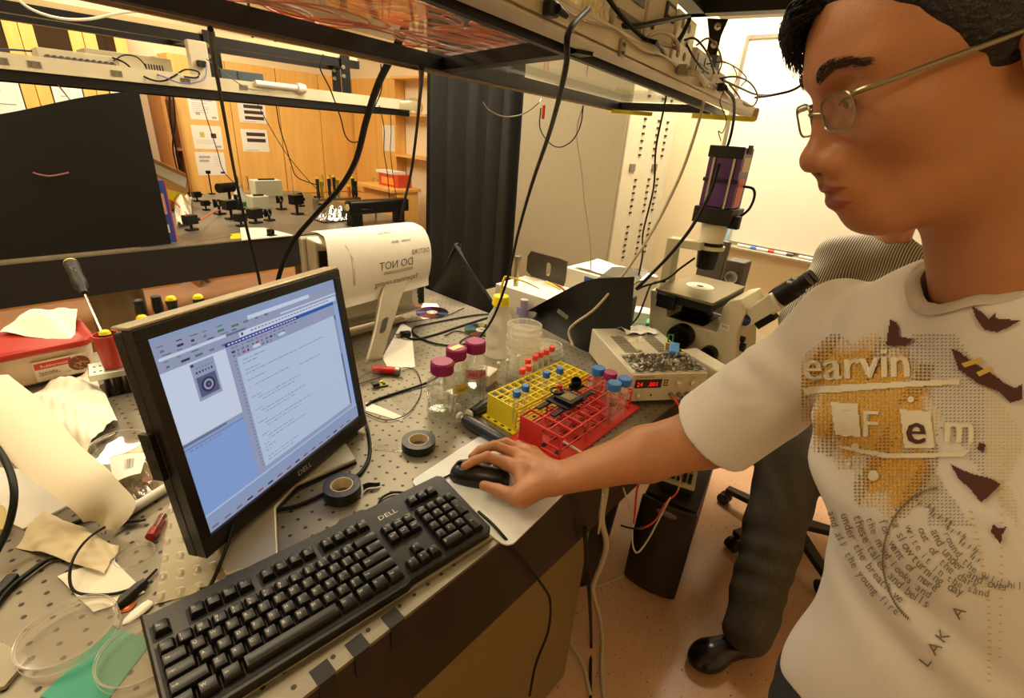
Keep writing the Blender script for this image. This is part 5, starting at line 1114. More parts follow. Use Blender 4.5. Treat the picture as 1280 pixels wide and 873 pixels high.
MB().sheet(lambda u, v: c3[0] * (1 - u) * (1 - v) + c3[1] * u * (1 - v) + c3[2] * u * v + c3[3] * (1 - u) * v + ZA * (.003 + .010 * math.sin(PI * u) * math.sin(PI * v) * (1 + .4 * math.sin(u * 23 + v * 9))), 20, 14, .0006).build('packet_film', M_bag, t)
q = [PZ(x, y, TZ + .017) - PZ(178, 622) for x, y in ((179, 604), (191, 600), (189, 594), (177, 598))]
m = MB(); m.add(q + [x + ZA * .0006 for x in q], [(3, 2, 1, 0), (4, 5, 6, 7), (0, 1, 5, 4), (1, 2, 6, 5), (2, 3, 7, 6), (3, 0, 4, 7)]); m.build('dark_red_label', mat('dark red label', (110, 50, 36), .5), t)
a, b_ = PZ(152, 645, TZ + .009), PZ(208, 610, TZ + .009)
t = MB().cyl(a, b_, .0085, n=20).build('white_tube', M_white); tag(t, 'white plastic tube lying against the lit monitor side', 'tube')
a, b_ = PZ(150, 632, TZ + .003), PZ(190, 614, TZ + .003); t = MB().cyl(a, b_, .0028, n=12).build('black_rod', M_black); tag(t, 'thin black rod lying beside the white plastic tube', 'rod')
a, b_ = PZ(86, 657, TZ + .004), PZ(124, 642, TZ + .004); t = MB().cyl(a, b_, .0035, n=12).build('black_rod', M_black); tag(t, 'thin black rod showing under the curled paper strip', 'rod')
# second crumpled paper and cloth
quad_sheet('paper_tissue', 'folded cream tissue lying left of the thin cable loop', 'tissue', PZ(20, 686), PZ(132, 722), PZ(150, 688), PZ(56, 642), .001, mat('cream tissue', (218, 204, 170), .9, bump=.2, bscale=40), .005, 5, 30, 20, bulge=.014, seed=2)
quad_sheet('paper_tissue', 'pale tissue below the folded one, under the clear round dish', 'tissue', PZ(72, 722), PZ(118, 768), PZ(182, 742), PZ(140, 700), .0008, M_tissue, .002, 4, 20, 14, seed=3)
cable('thin_black_cable', 'thin black cable loop around the tissues at the left', [tz(155, 653, .006), tz(138, 656, .012), tz(112, 672, .025), tz(93, 696, .03), tz(87, 722, .02), tz(94, 740, .01), tz(120, 744, .006), tz(150, 741), tz(178, 729), tz(196, 712)], .0019)
p = PZ(152, 653, TZ + .006); t = thing('cable_jack', 'black jack tip of the thin cable near the red vial', 'plug', p - ZA * .006, 0); MB().cyl(PZ(156, 653, TZ + .006), PZ(182, 650, TZ + .005), .0032, .0022, n=12).build('jack_body', M_black, t, world=True)
cable('thick_black_cable', 'thick black cable at the left edge of the table', [tz(-12, 548, .10), tz(6, 575, .10), tz(16, 602, .09), tz(17, 630, .07), tz(8, 665, .04), tz(-10, 700, .02)], .0048, n=10)
cable('black_cable', 'black cable with connector lying in the lower left corner', [tz(-6, 760), tz(10, 738, .006), tz(34, 718, .006), tz(60, 700, .006), tz(82, 694, .006)], .0035)
p = PZ(8, 738); t = thing('connector', 'black connector block on the lower left cable', 'connector', p, .9); MB().box(-.018, -.007, 0, .018, .007, .013).build('connector_body', M_black, t, bevel=.003)
# bubble wrap
bc = [PZ(x, y, TZ) for x, y in ((194, 757), (302, 728), (262, 620), (214, 620))]
def bub(u, v):
    p = bc[0] * (1 - u) * (1 - v) + bc[1] * u * (1 - v) + bc[2] * u * v + bc[3] * (1 - u) * v
    return p + ZA * (.002 + .0035 * max(0, math.sin(u * PI * 9)) * max(0, math.sin(v * PI * 13)))
o = MB().sheet(bub, 72, 104, .0006).build('bubble_wrap', mat('bubble film', (178, 168, 140), .25, noise=.05)); tag(o, 'sheet of bubble wrap lying under the left corner of the lit monitor', 'bubble wrap')
petri(.026, .008, PZ(170, 698), 'small clear round dish between tissues and bubble wrap', None, lid=False)
p = PZ(188, 672, TZ + .008); q = PZ(204, 645, TZ + .008)
t = thing('red_vial', 'small dark red vial lying beside the bubble wrap', 'vial', p - ZA * .008); MB().cyl(p, p.lerp(q, .35), .0075, n=18).build('vial_cap', mat('dark red cap', (150, 24, 22), .3), t, world=True); MB().cyl(p.lerp(q, .36), q, .006, n=18).build('vial_body', mat('red glass', (190, 60, 50), .15, clear=.8), t, world=True)
# crumpled black piece, coin, white piece
p = PZ(167, 745); t = thing('black_plug', 'small black wedge shaped plug beside the copper coin', 'plug', p, .5)
MB().loft([[Vector((x, y * w_, z * w_ + .006)) for y, z in ((-.008, -.006), (.008, -.006), (.007, .006), (-.006, .007))] for x, w_ in ((-.022, .5), (-.012, 1), (.012, .9), (.02, .6))], smooth=False).build('plug_body', M_black, t, bevel=.002)
p = PZ(159, 759); o = thing('copper_coin', 'copper coin lying beside the clear petri dishes', 'coin', p); m = MB(); m.lathe([(0, .0002), (.0095, .0002), (.0095, .0017), (.0087, .0017), (.0085, .0014), (0, .0014)], n=40); m.lathe([(0, .0019), (.003, .0019), (.0045, .0014)], (-.001, 0, 0), n=10); m.build('coin_body', mat('copper', (176, 96, 50), .35, .9, noise=.2, nscale=300), o)
p = PZ(173, 768); o = thing('white_weigh_boat', 'small white oval plastic piece beside the copper coin', 'plastic piece', p, .35)
MB().loft([[Vector((x, .008 * w_ * math.cos(a), .0035 + .0033 * w_ * math.sin(a))) for a in [2 * PI * k / 12 for k in range(12)]] for x, w_ in ((-.019, .15), (-.014, .7), (-.004, 1), (.010, 1), (.017, .8), (.018, .3))]).build('piece_body', mat('bright white plastic', (248, 244, 230), .4), o)
# teal paper under the dishes and the dishes
flat_sheet('teal_paper', 'teal green paper sheet under the front petri dishes', 'paper', ((50, 872), (140, 786), (192, 801), (128, 885)), .0008, mat('teal paper', (74, 168, 144), .75))
petri(.050, .016, PZ(90, 800) + ZA * .0022, 'large clear petri dish in the lower left corner', None)
petri(.047, .014, PZ(182, 822) + ZA * .0022, 'clear petri dish on the teal paper beside the keyboard corner', None)
petri(.024, .006, PZ(222, 770) + ZA * .0002, 'small clear lid beside the keyboard escape key', None, lid=False)
flat_sheet('grey_metal_plate', 'grey plate with black edge at the lower left picture corner', 'plate', ((-30, 788), (38, 826), (8, 862), (-40, 880)), .006, mat('grey plate', (170, 162, 138), .5))
flat_sheet('yellowed_booklet', 'yellowed booklet at the left table edge', 'booklet', ((-30, 628), (8, 640), (14, 668), (-30, 676)), .012, mat('yellowed pages', (206, 188, 130), .7))

# ================================================================ things on the far table
BZ = TZ
def fz(x, y, z=BZ): return PZ(x, y, z)
# black board leaning between bench and shelf
bl = PY(-90, 330, 2.14); br_ = PY(215, 306, 2.14); tr = PY(183, 117, 2.14)
def board(u, v):
    x = bl.x + (br_.x - bl.x) * u; top = 1.47 + .12 * max(0, (u - .25) / .75) ** 1.6 - .02 * math.sin(u * 6)
    if u > .985: pass
    z = BZ + .005 + (top - BZ - .005) * v
    return Vector((x, 2.15 + .02 * math.sin(u * 5) * v + .01 * v, z))
o = MB().sheet(board, 60, 12, .004).build('black_foil_board', mat('black hardboard', (10, 9, 6), .6, noise=.15, spec=.3)); tag(o, 'large black blackout board standing on the far table edge', 'board')
p = PY(62, 219, 2.13)
b_ = MB(); b_.m = 0; b_.tube([PY(41, 216, 2.135), PY(52, 219, 2.132), PY(65, 220, 2.132), PY(86, 216, 2.135)], .004, n=6); o2 = b_.build('torn_slit', mat('painted reddish reflection', (120, 66, 44), .4), o)  # tear in the board, its reddish reflections put into the colour
# blue and red box
p = fz(212, 305); t = thing('blue_box', 'blue printed carton with red side behind the black board', 'box', (p.x - .01, 2.2, BZ), .1)
hB = .30
m = MB(); m.box(-.08, 0, 0, .05, .1, hB); m.m = 1; m.box(.0501, 0, 0, .055, .1, hB); m.m = 2; m.box(.0, -.0015, .05, .03, 0, .09); m.m = 3; m.box(-.02, -.0015, .14, .035, 0, .24); m.build('carton', [mat('blue carton', (40, 56, 130), .5), mat('crimson side', (190, 50, 70), .5), mat('picture cream', (220, 200, 150), .6), mat('picture tan', (190, 130, 100), .6)], t)
# leaning cardboard box
a = PD(205, 222, 4.0)
t = thing('cardboard_box', 'open tan cardboard box with a yellow note at the left of the far table', 'box', (PZ(205, 250, BZ).x, 3.38, BZ))
M_card = mat('cardboard', (200, 150, 92), .8, noise=.05)
q = PY(212, 262, 3.3); w0 = PY(160, 210, 3.3).x - t.location.x; w1 = PY(228, 230, 3.3).x - t.location.x
zt_ = PY(222, 215, 3.3).z - BZ
m = MB(); m.prism([(w0, 0), (w1 - .10, 0), (w1, .12), (w1 - .0, zt_), (w0, zt_ + .16)], .16, (0, -.04, .002), (1, 0, 0), (0, 0, 1)); m.build('carton', M_card, t, bevel=.003)
m = MB(); m.prism([(w0, zt_ + .13), (w1, zt_ - .03), (w1 - .02, zt_ - .09), (w0, zt_ + .07)], .002, (0, -.203, .002), (1, 0, 0), (0, 0, 1)); m.m = 1; m.prism([(w1 - .14, zt_ - .09), (w1 - .03, zt_ - .13), (w1 - .04, zt_ - .2), (w1 - .15, zt_ - .15)], .002, (0, -.203, .002), (1, 0, 0), (0, 0, 1)); m.build('label', [M_paper, M_yellow], t)
# optics
def post_mount(px_, py_, lab, h, kind, s=1.0, rz=0, grp='small optics on the far table'):
    p = fz(px_, py_); t = thing('optics_mount', lab, 'optics mount', p, rz, grp)
    MB().box(-.025 * s, -.02 * s, 0, .025 * s, .02 * s, .01).build('base', M_blackm, t, bevel=.001)
    MB().cyl((0, 0, .0101), (0, 0, h), .0065 * s).build('post', M_blackm if kind != 2 else M_chrome, t)
    m = MB()
    if kind == 0: m.lathe([(.013 * s, -.008), (.021 * s, -.008), (.021 * s, .008), (.013 * s, .008), (.013 * s, -.008)], (0, 0, h + .018 * s), (.3, -1, 0), 20); m.box(-.024 * s, .0, h - .005, -.012 * s, .012, h + .04 * s)
    elif kind == 1: m.box(-.03 * s, -.02 * s, h, .03 * s, .02 * s, h + .045 * s); m.cyl((.03 * s, 0, h + .02 * s), (.05 * s, 0, h + .02 * s), .008 * s)
    elif kind == 3: m.cyl((-.05 * s, 0, h + .02 * s), (.05 * s, .02, h + .02 * s), .022 * s)
    else: m.box(-.022 * s, -.006, h, .022 * s, .006, h + .03 * s)
    m.build('holder', M_blackm, t, bevel=.001); return t
labs = [((240, 288), 'black box mount with an orange cord, front left of the small optics', .035, 1, 1.1), ((265, 243), 'tall slim black mount standing at the back left', .16, 4, .8), ((288, 252), 'broad round black lens tube at the back left of the far table', .07, 3, 1.6), ((258, 263), 'low black mount below the tall slim one', .03, 1, .8), ((275, 268), 'ring mount left of the centre of the small optics', .05, 0, 1.2),
        ((290, 274), 'stacked black stage in the middle of the small optics', .06, 1, 1.3), ((302, 283), 'front black angled mount beside the white sheet', .03, 1, 1.0), ((300, 262), 'ring mount behind the stacked black stage', .06, 0, 1.1), ((320, 279), 'black cube mount in front of the grey box', .03, 1, 1.3), ((337, 276), 'low black stage right of the black cube mount', .03, 0, 1.1), ((352, 262), 'ring mount in front of the grey control box', .05, 0, 1.2), ((372, 268), 'double black stage with upright plate', .07, 1, 1.4), ((376, 258), 'slim mount behind the double stage', .07, 4, 1.0), ((398, 256), 'small mount left of the screwdriver rack', .03, 1, .8), ((340, 296), 'tiny black mount on the white sheet', .008, 0, .9), ((247, 252), 'black flat mount at the left end of the optics', .03, 1, .9)]
for (xy, lb, h, kd, s) in labs: post_mount(xy[0], xy[1], lb, h, kd, s, rz=.3)
# long black laser housing on two blocks
a, b_ = fz(440, 283), fz(503, 277)
t = thing('laser_housing', 'long black laser tube housing on two blocks at the right of the far table', 'laser', a)
zA = .075; d = Vector((b_.x - a.x, .05, 0)); L_ = PY(500, 260, 2.3).x - PY(432, 262, 2.3).x
MB().box(-.02, -.035, zA, L_, .045, zA + .085).build('housing', M_blackm, t, bevel=.012)
MB().lathe([(0, 0), (.022, 0), (.022, .004), (0, .004)], (-.0205, .005, zA + .045), (-1, 0, 0)).build('lens_cap', mat('pale lens cap', (226, 214, 160), .4), t)
MB().box(-.01, -.03, 0, .065, .045, zA - .0005).build('support_block', M_blackm, t, bevel=.003); MB().box(L_ - .09, -.02, 0, L_ - .03, .045, zA - .0005).build('support_block', M_blackm, t, bevel=.003)
p = fz(470, 279); t = thing('steel_post', 'short steel post standing in front of the laser housing', 'post', p); MB().cyl((0, 0, 0), (0, 0, .075), .008).build('rod', M_chrome, t)
# grey boxes
for (x, y, w, h, lb) in ((338, 246, .22, .13, 'pale grey control box behind the optics of the far table'), (328, 262, .12, .09, 'small grey box in front of the pale control box')):
    p = fz(x, y); t = thing('control_box', lb, 'instrument', p); MB().box(-w / 2, 0, 0, w / 2, .12, h).build('housing', mat('pale grey enamel', (206, 204, 180), .5), t, bevel=.004); MB().box(-w * .3, .03, h, w * .3, .045, h + .012).build('handle', M_black, t, bevel=.002)
# foil
p = fz(420, 275); o = thing('crumpled_foil', 'crumpled silver foil beside the screwdriver rack of the far table', 'foil', p); MB().sheet(lambda u, v: Vector((-.13 + .26 * u, -.08 + .16 * v, .01 + .09 * math.sin(PI * u) * math.sin(PI * v) * (.7 + .4 * math.sin(u * 19 + 4 * v) * math.cos(v * 15)))), 36, 24, .0008).build('foil_sheet', mat('bright foil', (206, 206, 204), .18, 1., bump=.5, bscale=40), o)
# screwdriver rack
p = fz(420, 262); t = thing('tool_rack', 'metal screwdriver rack standing on the far table', 'tool rack', p); m = MB(); m.box(-.16, -.03, .07, .20, .04, .085); m.box(-.16, -.03, 0, -.15, .04, .0699); m.box(.19, -.03, 0, .20, .04, .0699); m.build('rack_plate', M_steel, t)
for k, (dx_, c, hh_) in enumerate(((-.13, 0, .15), (-.10, 1, .13), (-.04, 0, .15), (0, 0, .16), (.03, 1, .14), (.12, 2, .09), (.155, 0, .15), (.18, 0, .13))):
    o = thing('screwdriver', ('leftmost', 'second', 'third', 'fourth', 'fifth', 'sixth, orange,', 'seventh', 'rightmost')[k] + ' screwdriver of the far table rack', 'screwdriver', p + Vector((dx_, .0, .0852)), group='screwdrivers in the far rack')
    MB().lathe([(0, 0), (.008, .0), (.013, .03), (.010, .06), (.013, hh_ - .01), (0, hh_ - .01)], n=12).build('handle', (M_hand, mat('olive yellow handle', (170, 150, 30), .4), mat('orange handle', (200, 100, 30), .4))[c], o); MB().lathe([(.013, hh_ - .01), (.011, hh_), (0, hh_ + .004)], n=12).build('yellow_dome', M_ydome, o)
# white sheets and yellow note on the far table
def fsheet(name, lab, cat, corners, th, m_):
    ps = [fz(x, y) for x, y in corners]; o0 = ps[0].copy(); m = MB(); n = len(ps)
    f = [tuple(range(n))[::-1], tuple(range(n, 2 * n))] + [(i, (i + 1) % n, n + (i + 1) % n, n + i) for i in range(n)]
    o = m.add([p - o0 + ZA * .0004 for p in ps] + [p - o0 + ZA * (.0004 + th) for p in ps], f).build(name, m_); o.location = o0; return tag(o, lab, cat)
fsheet('white_board_sheet', 'white sheet with a few small parts on the far table edge', 'paper', ((302, 301), (300, 286), (330, 286), (366, 295)), .006, M_paper)
fsheet('yellow_note', 'yellow paper strip beside the white sheet on the far table', 'paper', ((288, 299), (288, 293), (306, 291), (310, 298)), .001, M_yellow)
fsheet('allen_key_strip', 'thin dark steel ruler lying on the far table', 'ruler', ((243, 303), (243, 302), (290, 294), (291, 295)), .002, M_steel)
p = fz(232, 272); quad_sheet('plastic_bag', 'white plastic bag with green print beside the blue box on the far table', 'plastic bag', fz(222, 286), fz(240, 282), fz(240, 250), fz(216, 248), .001, mat('milky bag', (226, 222, 200), .4, noise=.1, nscale=30), .015, 6, bulge=.08)
p = fz(302, 256); t = thing('wash_bottle', 'white conical bottle with a green base band on the far table', 'bottle', p); MB().lathe([(0, 0), (.07, 0), (.07, .03), (.02, .11), (.015, .15), (0, .15)], n=20).build('bottle_body', M_white, t); MB().lathe([(.072, .002), (.073, .028), (.0705, .030), (.0705, .001)], n=20).build('green_band', mat('green band', (60, 160, 110), .5), t)
m = MB(); cable('signal_cable', 'orange lead across the small optics of the far table', [fz(216, 250, BZ + .12), fz(228, 262, BZ + .06), fz(245, 276, BZ + .05), fz(262, 268, BZ + .04), fz(275, 262, BZ + .03)], .004, mat('orange lead', (220, 100, 40), .5))
cable('black_cable', 'black cord arching behind the laser housing', [fz(452, 262, BZ + .02), fz(452, 262, BZ + .12), fz(463, 262, BZ + .15), fz(467, 262, BZ + .05)], .004)
p = PZ(367, 280); t = thing('acrylic_rod', 'thin clear upright rod among the far optics', 'rod', fz(369, 262)); MB().cyl((0, 0, 0), (0, 0, .30), .004).build('rod_body', M_clearfog, t)
# cords hanging from the far shelf
def hang(lab, pts, y, r=.004, m_=None): cable('hanging_cable', lab, [PY(x, yy, y) for x, yy in pts], r, m_)
hang('thin black cord hanging from the far shelf in front of the printed sheets', ((250, 118), (256, 140), (264, 165), (272, 190), (280, 215), (300, 235)), 2.3, .0022)
hang('pair of thin cords from the far shelf end down to the laser', ((345, 130), (350, 160), (358, 185), (364, 205), (372, 222), (398, 232)), 2.3, .003)
hang('cord sloping from the far shelf to the far screwdriver rack', ((322, 130), (338, 160), (360, 195), (385, 225), (398, 238)), 2.31, .0022)
hang('cord looping below the right end of the far shelf', ((404, 68), (400, 85), (412, 110), (425, 145), (432, 170), (442, 178), (455, 172), (460, 150), (470, 130), (477, 110), (476, 80)), 2.25, .004)
hang('cord hanging from the wrapped shelf end, left one of a pair', ((474, 132), (480, 160), (480, 190), (484, 215), (487, 250)), 2.25, .003)
hang('cord hanging from the wrapped shelf end, right one of a pair', ((488, 140), (489, 165), (488, 190), (492, 225), (497, 255)), 2.26, .0025)
hang('dark cords hanging beside the open side unit at the left', ((212, 116), (213, 150), (220, 185), (228, 215), (232, 240)), 3.6, .006)
hang('second dark cord beside the open side unit at the left', ((216, 116), (219, 150), (216, 185), (225, 222), (238, 246)), 3.5, .005)
cable('hanging_cable', 'black cord falling from the near shelf past the far shelf lamp', [PY(263, 36, .02), PY(267, 70, .25), PY(274, 110, .5), PY(283, 160, .75), PY(293, 215, .95), PY(303, 262, 1.0), PY(312, 300, 1.0), PY(322, 340, 1.0), PY(328, 372, .98)], lambda s_: .0034 + .0014 * s_)
# the fat black cable in the middle of the view
cable('thick_black_cable', 'thick flat black cable crossing the view from shelf to monitors', [PY(521, -14, .10), PY(510, 25, .14), PY(490, 70, .20), PY(473, 105, .26), PY(458, 150, .33), PY(445, 200, .40), PY(425, 235, .46), PY(395, 268, .52), PY(368, 300, .58), PY(352, 335, .64), PY(345, 362, .66)], lambda s_: .0085 - .002 * s_, n=10, flat=.6)
cable('black_cable', 'straight black cable hanging left of the black curtain', [PY(527, 84, .10), PY(526, 108, .45), PY(524, 130, .75), PY(520, 170, .95), PY(514, 215, 1.0), PY(506, 250, 1.0), PY(498, 290, 1.0)], .0055)
cable('signal_cable', 'thin blue cord on the far shelf', [PY(-20, 62, 2.36), PY(10, 62, 2.37), PY(40, 64, 2.38)], .004, mat('navy cord', (40, 40, 90), .4))
cable('signal_cable', 'white cord sagging under the upper rails at the top left', [PY(16, -6, 2.3), PY(40, 12, 2.3), PY(75, 23, 2.3), PY(110, 24, 2.3), PY(145, 17, 2.3), PY(170, 14, 2.3)], .0055, M_white)
cable('signal_cable', 'thin white cord hanging below the far shelf behind the black board', [PY(70, 103, 2.4), PY(82, 118, 2.4), PY(90, 126, 2.4), PY(105, 126, 2.4), PY(120, 130, 2.4)], .003, M_white)
cable('signal_cable', 'tangle of black cord over the control box on the far shelf', [PY(140, 72, 2.41), PY(155, 78, 2.40), PY(170, 90, 2.35), PY(190, 100, 2.30), PY(205, 101, 2.30), PY(218, 95, 2.31), PY(232, 87, 2.36), PY(248, 90, 2.36), PY(246, 97, 2.31), PY(230, 96, 2.31)], .004)
cable('signal_cable', 'black cord arched over the left part of the control box on the far shelf', [PY(142, 76, 2.38), PY(155, 69, 2.4), PY(170, 71, 2.4), PY(180, 80, 2.39), PY(186, 92, 2.35)], .003)
cable('signal_cable', 'blue cord hanging over the outlet strip beside the black bracket', [PY(187, 90, 2.35), PY(205, 96, 2.30), PY(222, 103, 2.29), PY(240, 104, 2.29), PY(256, 98, 2.30), PY(258, 80, 2.36)], .003, mat('lilac cord', (110, 100, 170), .4))
cable('signal_cable', 'thin grey cord from the wall adapter along the far shelf', [PY(258, 74, 2.40), PY(275, 86, 2.33), PY(295, 102, 2.29), PY(315, 112, 2.29), PY(345, 112, 2.30)], .0025, mat('grey cord', (90, 84, 74), .5))
# things on the floor between the tables
t = thing('white_foot_rest', 'dark cable reel lying on the floor between the tables', 'cable reel', PZ(330, 352, 0)) if False else None

# ================================================================ side bench with the microscope
SB = .80
t = thing('side_bench', 'dark topped side bench behind the near table, carrying the microscope', 'bench', (0, 0, 0))
MB().box(.80, -.35, SB - .035, 1.78, .95, SB).build('bench_top', mat('grey brown laminate', (120, 104, 78), .5, noise=.06), t, bevel=.003)
for x in (.84, 1.70):
    for y in (.30, .88): MB().box(x, y, 0, x + .04, y + .04, SB - .0351).build('leg', M_rail, t)
def sz(x, y, z=SB): return PZ(x, y, z)
M_scope = mat('microscope beige enamel', (206, 200, 172), .42, noise=.02)
t = thing('microscope', 'beige inverted microscope with black stage, eyepieces and a camera on top', 'microscope', (1.17, -.15, SB))
def side(pts, X, dx, m):   # outline measured on the plane x = X, extruded by dx
    P_ = [PX(x, y, X) for x, y in pts]; n = len(P_); vs = P_ + [p + XA * dx for p in P_]
    ar = sum(P_[i].y * P_[(i + 1) % n].z - P_[(i + 1) % n].y * P_[i].z for i in range(n))
    f = [tuple(range(n))[::-1], tuple(range(n, 2 * n))] + [(i, (i + 1) % n, n + (i + 1) % n, n + i) for i in range(n)]
    if ar < 0: f = [q[::-1] for q in f]
    m.add(vs, f); return P_
low = PX(806, 470, 1.06); k0 = 1.0
m = MB(); side([(813, 362), (834, 366), (833, 397), (896, 416), (903, 384), (912, 376), (926, 374), (931, 391), (921, 418), (919, 484), (905, 500), (806, 470)], 1.06, .20, m)
for q in m.v: q.z = max(q.z, SB + .001)
m.build('body', M_scope, t, world=True, bevel=.004)
m = MB(); side([(925, 391), (962, 367), (977, 388), (921, 419)], 1.08, .15, m); m.build('eyepiece_tube', M_scope, t, world=True, bevel=.006)
e0, e1 = PX(969, 375, 1.13), PX(1011, 349, 1.13); d = (e1 - e0).normalized()
for s_ in (0, .065):
    m = MB(); m.lathe([(0, 0), (.030, 0), (.032, .02), (.030, .06), (.020, .068), (.019, (e1 - e0).length * .8), (.022, (e1 - e0).length * .82), (.022, (e1 - e0).length), (.015, (e1 - e0).length), (.0, (e1 - e0).length * .97)], e0 + XA * s_, d, 24); m.build('eyepiece', M_blackm, t, world=True)
m = MB(); c = PX(958, 400, 1.10); m.obox(c, d * .03, XA * .02, d.cross(XA) * .012); m.build('tube_adapter', M_blackm, t, world=True, bevel=.002)
# stage
zst = 1.10
m = MB(); m.box(1.0, -.235, zst - .004, 1.30, -.045, zst + .006); m.build('stage_plate', mat('bronze grey stage', (124, 112, 84), .35, .5), t, world=True, bevel=.002)
m = MB(); m.box(1.005, -.23, zst - .03, 1.29, -.05, zst - .0045); m.box(.99, -.12, zst - .05, 1.01, -.06, zst - .004); m.build('stage_frame', M_blackm, t, world=True, bevel=.002)
c = PZ(875, 358, zst + .006); MB().lathe([(.012, 0), (.045, 0), (.045, .0012), (.012, .0012), (.012, 0)], c, n=36).build('stage_insert', mat('white insert', (232, 228, 214), .4), t, world=True); MB().lathe([(0, .0002), (.0119, .0002), (.0119, .001), (0, .001)], c, n=20).build('stage_hole', M_ink, t, world=True)
# nosepiece and focus drums in the opening
m = MB(); m.lathe([(0, 0), (.05, 0), (.055, .02), (.04, .04), (.015, .045), (.015, .07), (0, .07)], (1.16, -.14, 1.0)); m.box(1.075, -.2, .965, 1.25, -.06, .999); m.build('nosepiece', M_blackm, t, world=True, bevel=.002)
m = MB(); [m.lathe([(0, 0), (.014, 0), (.014, .03), (.010, .045), (0, .045)], (1.16 + .038 * math.cos(a), -.14 + .038 * math.sin(a), 1.035), (math.cos(a) * .3, math.sin(a) * .3, 1), 14) for a in (0.3, 1.7, 3.1, 4.5)]; m.build('objective_lenses', M_black, t, world=True)
def knob_on(px_, py_, r, th, m_, nm, X=1.06, parts=((1, 0),)):
    c = PX(px_, py_, X); MB().lathe([(0, 0), (r, 0), (r, th * .8), (r * .92, th), (r * .5, th), (r * .45, th * 1.35), (0, th * 1.35)], c - XA * .0005, (-1, 0, 0), 36).build(nm, m_, t, world=True)
knob_on(854, 419, .042, .035, M_blackm, 'focus_wheel'); knob_on(888, 441, .026, .03, M_blackm, 'focus_wheel')
m = MB(); c = PX(854, 419, 1.06) - XA * .036; m.lathe([(.036, 0), (.041, 0), (.041, .002), (.036, .002), (.036, 0)], c, (-1, 0, 0), 36); m.build('wheel_ring', M_black, t, world=True)
for (x, y, r) in ((928, 430, .014), (930, 444, .011), (925, 458, .012), (927, 420, .010)): c = PX(x, y, 1.13); MB().lathe([(0, 0), (r, 0), (r, .02), (0, .022)], Vector((1.10, PX(919, y, 1.06).y - .001, c.z)), (0, -1, 0), 16).build('control_knob', M_black, t, world=True)
c = PX(928, 402, 1.06); nx = Vector((-1, 0, 0)); uu = Vector((0, -1, 0)); ww = ZA
m = MB(); cR = Vector((1.08, c.y, c.z)); m.lathe([(0, 0), (.0185, 0), (.0185, .0015), (0, .0015)], cR + nx * .0003, nx, 32); m.m = 1; m.text('OLYMPUS', cR + nx * .0021, uu, ww, .0065, center=True); m.text('IX71', cR + nx * .0021 - ww * .007, uu, ww, .005, center=True); m.build('maker_badge', [mat('navy badge', (30, 40, 96), .35), mat('badge letters', (150, 160, 200), .5)], t, world=True)
c = PX(906, 409, 1.06); m = MB(); m.obox(c + nx * .0006, uu * .014, ww * .0095, nx * .0004); m.m = 1; m.text('M1', c + nx * .0012 - ww * .005, uu, ww, .015, center=True); m.build('name_label', [M_paper, M_ink], t, world=True)
for (x, y) in ((837, 405), (885, 420), (828, 377)): c = PX(x, y, 1.06); MB().lathe([(0, 0), (.004, 0), (.004, .0012), (0, .0015)], c - XA * .0003, (-1, 0, 0), 14).build('screw', M_ink if y < 380 else mat('plug cap', (190, 184, 158), .5), t, world=True)
# illumination pillar and condenser
m = MB(); side([(834, 297), (876, 304), (875, 314), (843, 309), (836, 354), (824, 360), (826, 340)], 1.10, .05, m)
m.build('lamp_pillar', mat('pillar beige', (190, 184, 152), .45), t, world=True, bevel=.003)
zb, zt2 = PD(887, 308, 1.5), PD(898, 278, 1.5)
cx_, cy_ = 1.17, -.125
c1 = PX(881, 336, cx_); cy_ = c1.y; zl = lambda y, x=890: PX(x, y, cx_).z
MB().lathe([(0, zl(337) - 0), (.030, zl(337)), (.033, zl(325)), (.036, zl(312)), (0, zl(312))], (cx_, cy_, 0)).build('condenser', M_blackm, t, world=True)
MB().lathe([(0, zl(312) + .001), (.046, zl(312) + .001), (.046, zl(307)), (0, zl(307))], (cx_, cy_, 0)).build('filter_ring', M_scope, t, world=True); MB().lathe([(0, zl(307) + .001), (.040, zl(307) + .001), (.040, zl(303)), (0, zl(303))], (cx_, cy_, 0)).build('black_ring', M_blackm, t, world=True)
MB().lathe([(0, zl(303) + .001), (.037, zl(303) + .001), (.042, zl(279)), (0, zl(279))], (cx_, cy_, 0)).build('lens_tube', mat('ivory tube', (226, 220, 194), .4), t, world=True)
z0, z1 = zl(278), zl(184, 910)
cm = thing('camera_module', 'purple and black camera module mounted on the microscope tube', 'camera', (cx_, cy_, z0 + .001))
hC = z1 - z0
MB().box(-.045, -.05, .05, .045, .05, hC).build('housing', mat('violet anodised', (96, 64, 124), .32, .4), cm, bevel=.003)
for q_ in ((-.058, -.062, 0, .054, .058, .05), (-.0505, -.053, hC * .55, -.046, .053, hC * .60), (-.0505, -.053, hC * .86, -.046, .053, hC + .002)): MB().box(*q_).build('bracket_clamp', M_black, cm, bevel=.003)
m = MB(); [m.cyl((-.051, y, .05), (-.051, y, hC * .86), .004) for y in (-.03, .03)]; m.build('steel_rod', M_chrome, cm)
m = MB(); m.box(-.03, -.0515, .16, .03, -.0502, .20); m.m = 1; m.box(-.03, -.0515, .055, .02, -.0502, .14); m.m = 2; m.box(-.02, -.0525, .21, .02, -.0502, .235); m.build('side_labels', [mat('cream sticker', (226, 214, 180), .5), mat('orange pink sticker', (220, 120, 110), .5), M_ink], cm)
def px_(x, y, X=1.17): return PX(x, y, X)
cable('black_cable', 'short black cable looping at the right side of the purple camera', [px_(929, 233, 1.19), px_(941, 236, 1.19), px_(943, 246, 1.19), px_(936, 262, 1.19), px_(922, 273, 1.18), px_(917, 276, 1.18)], .004)
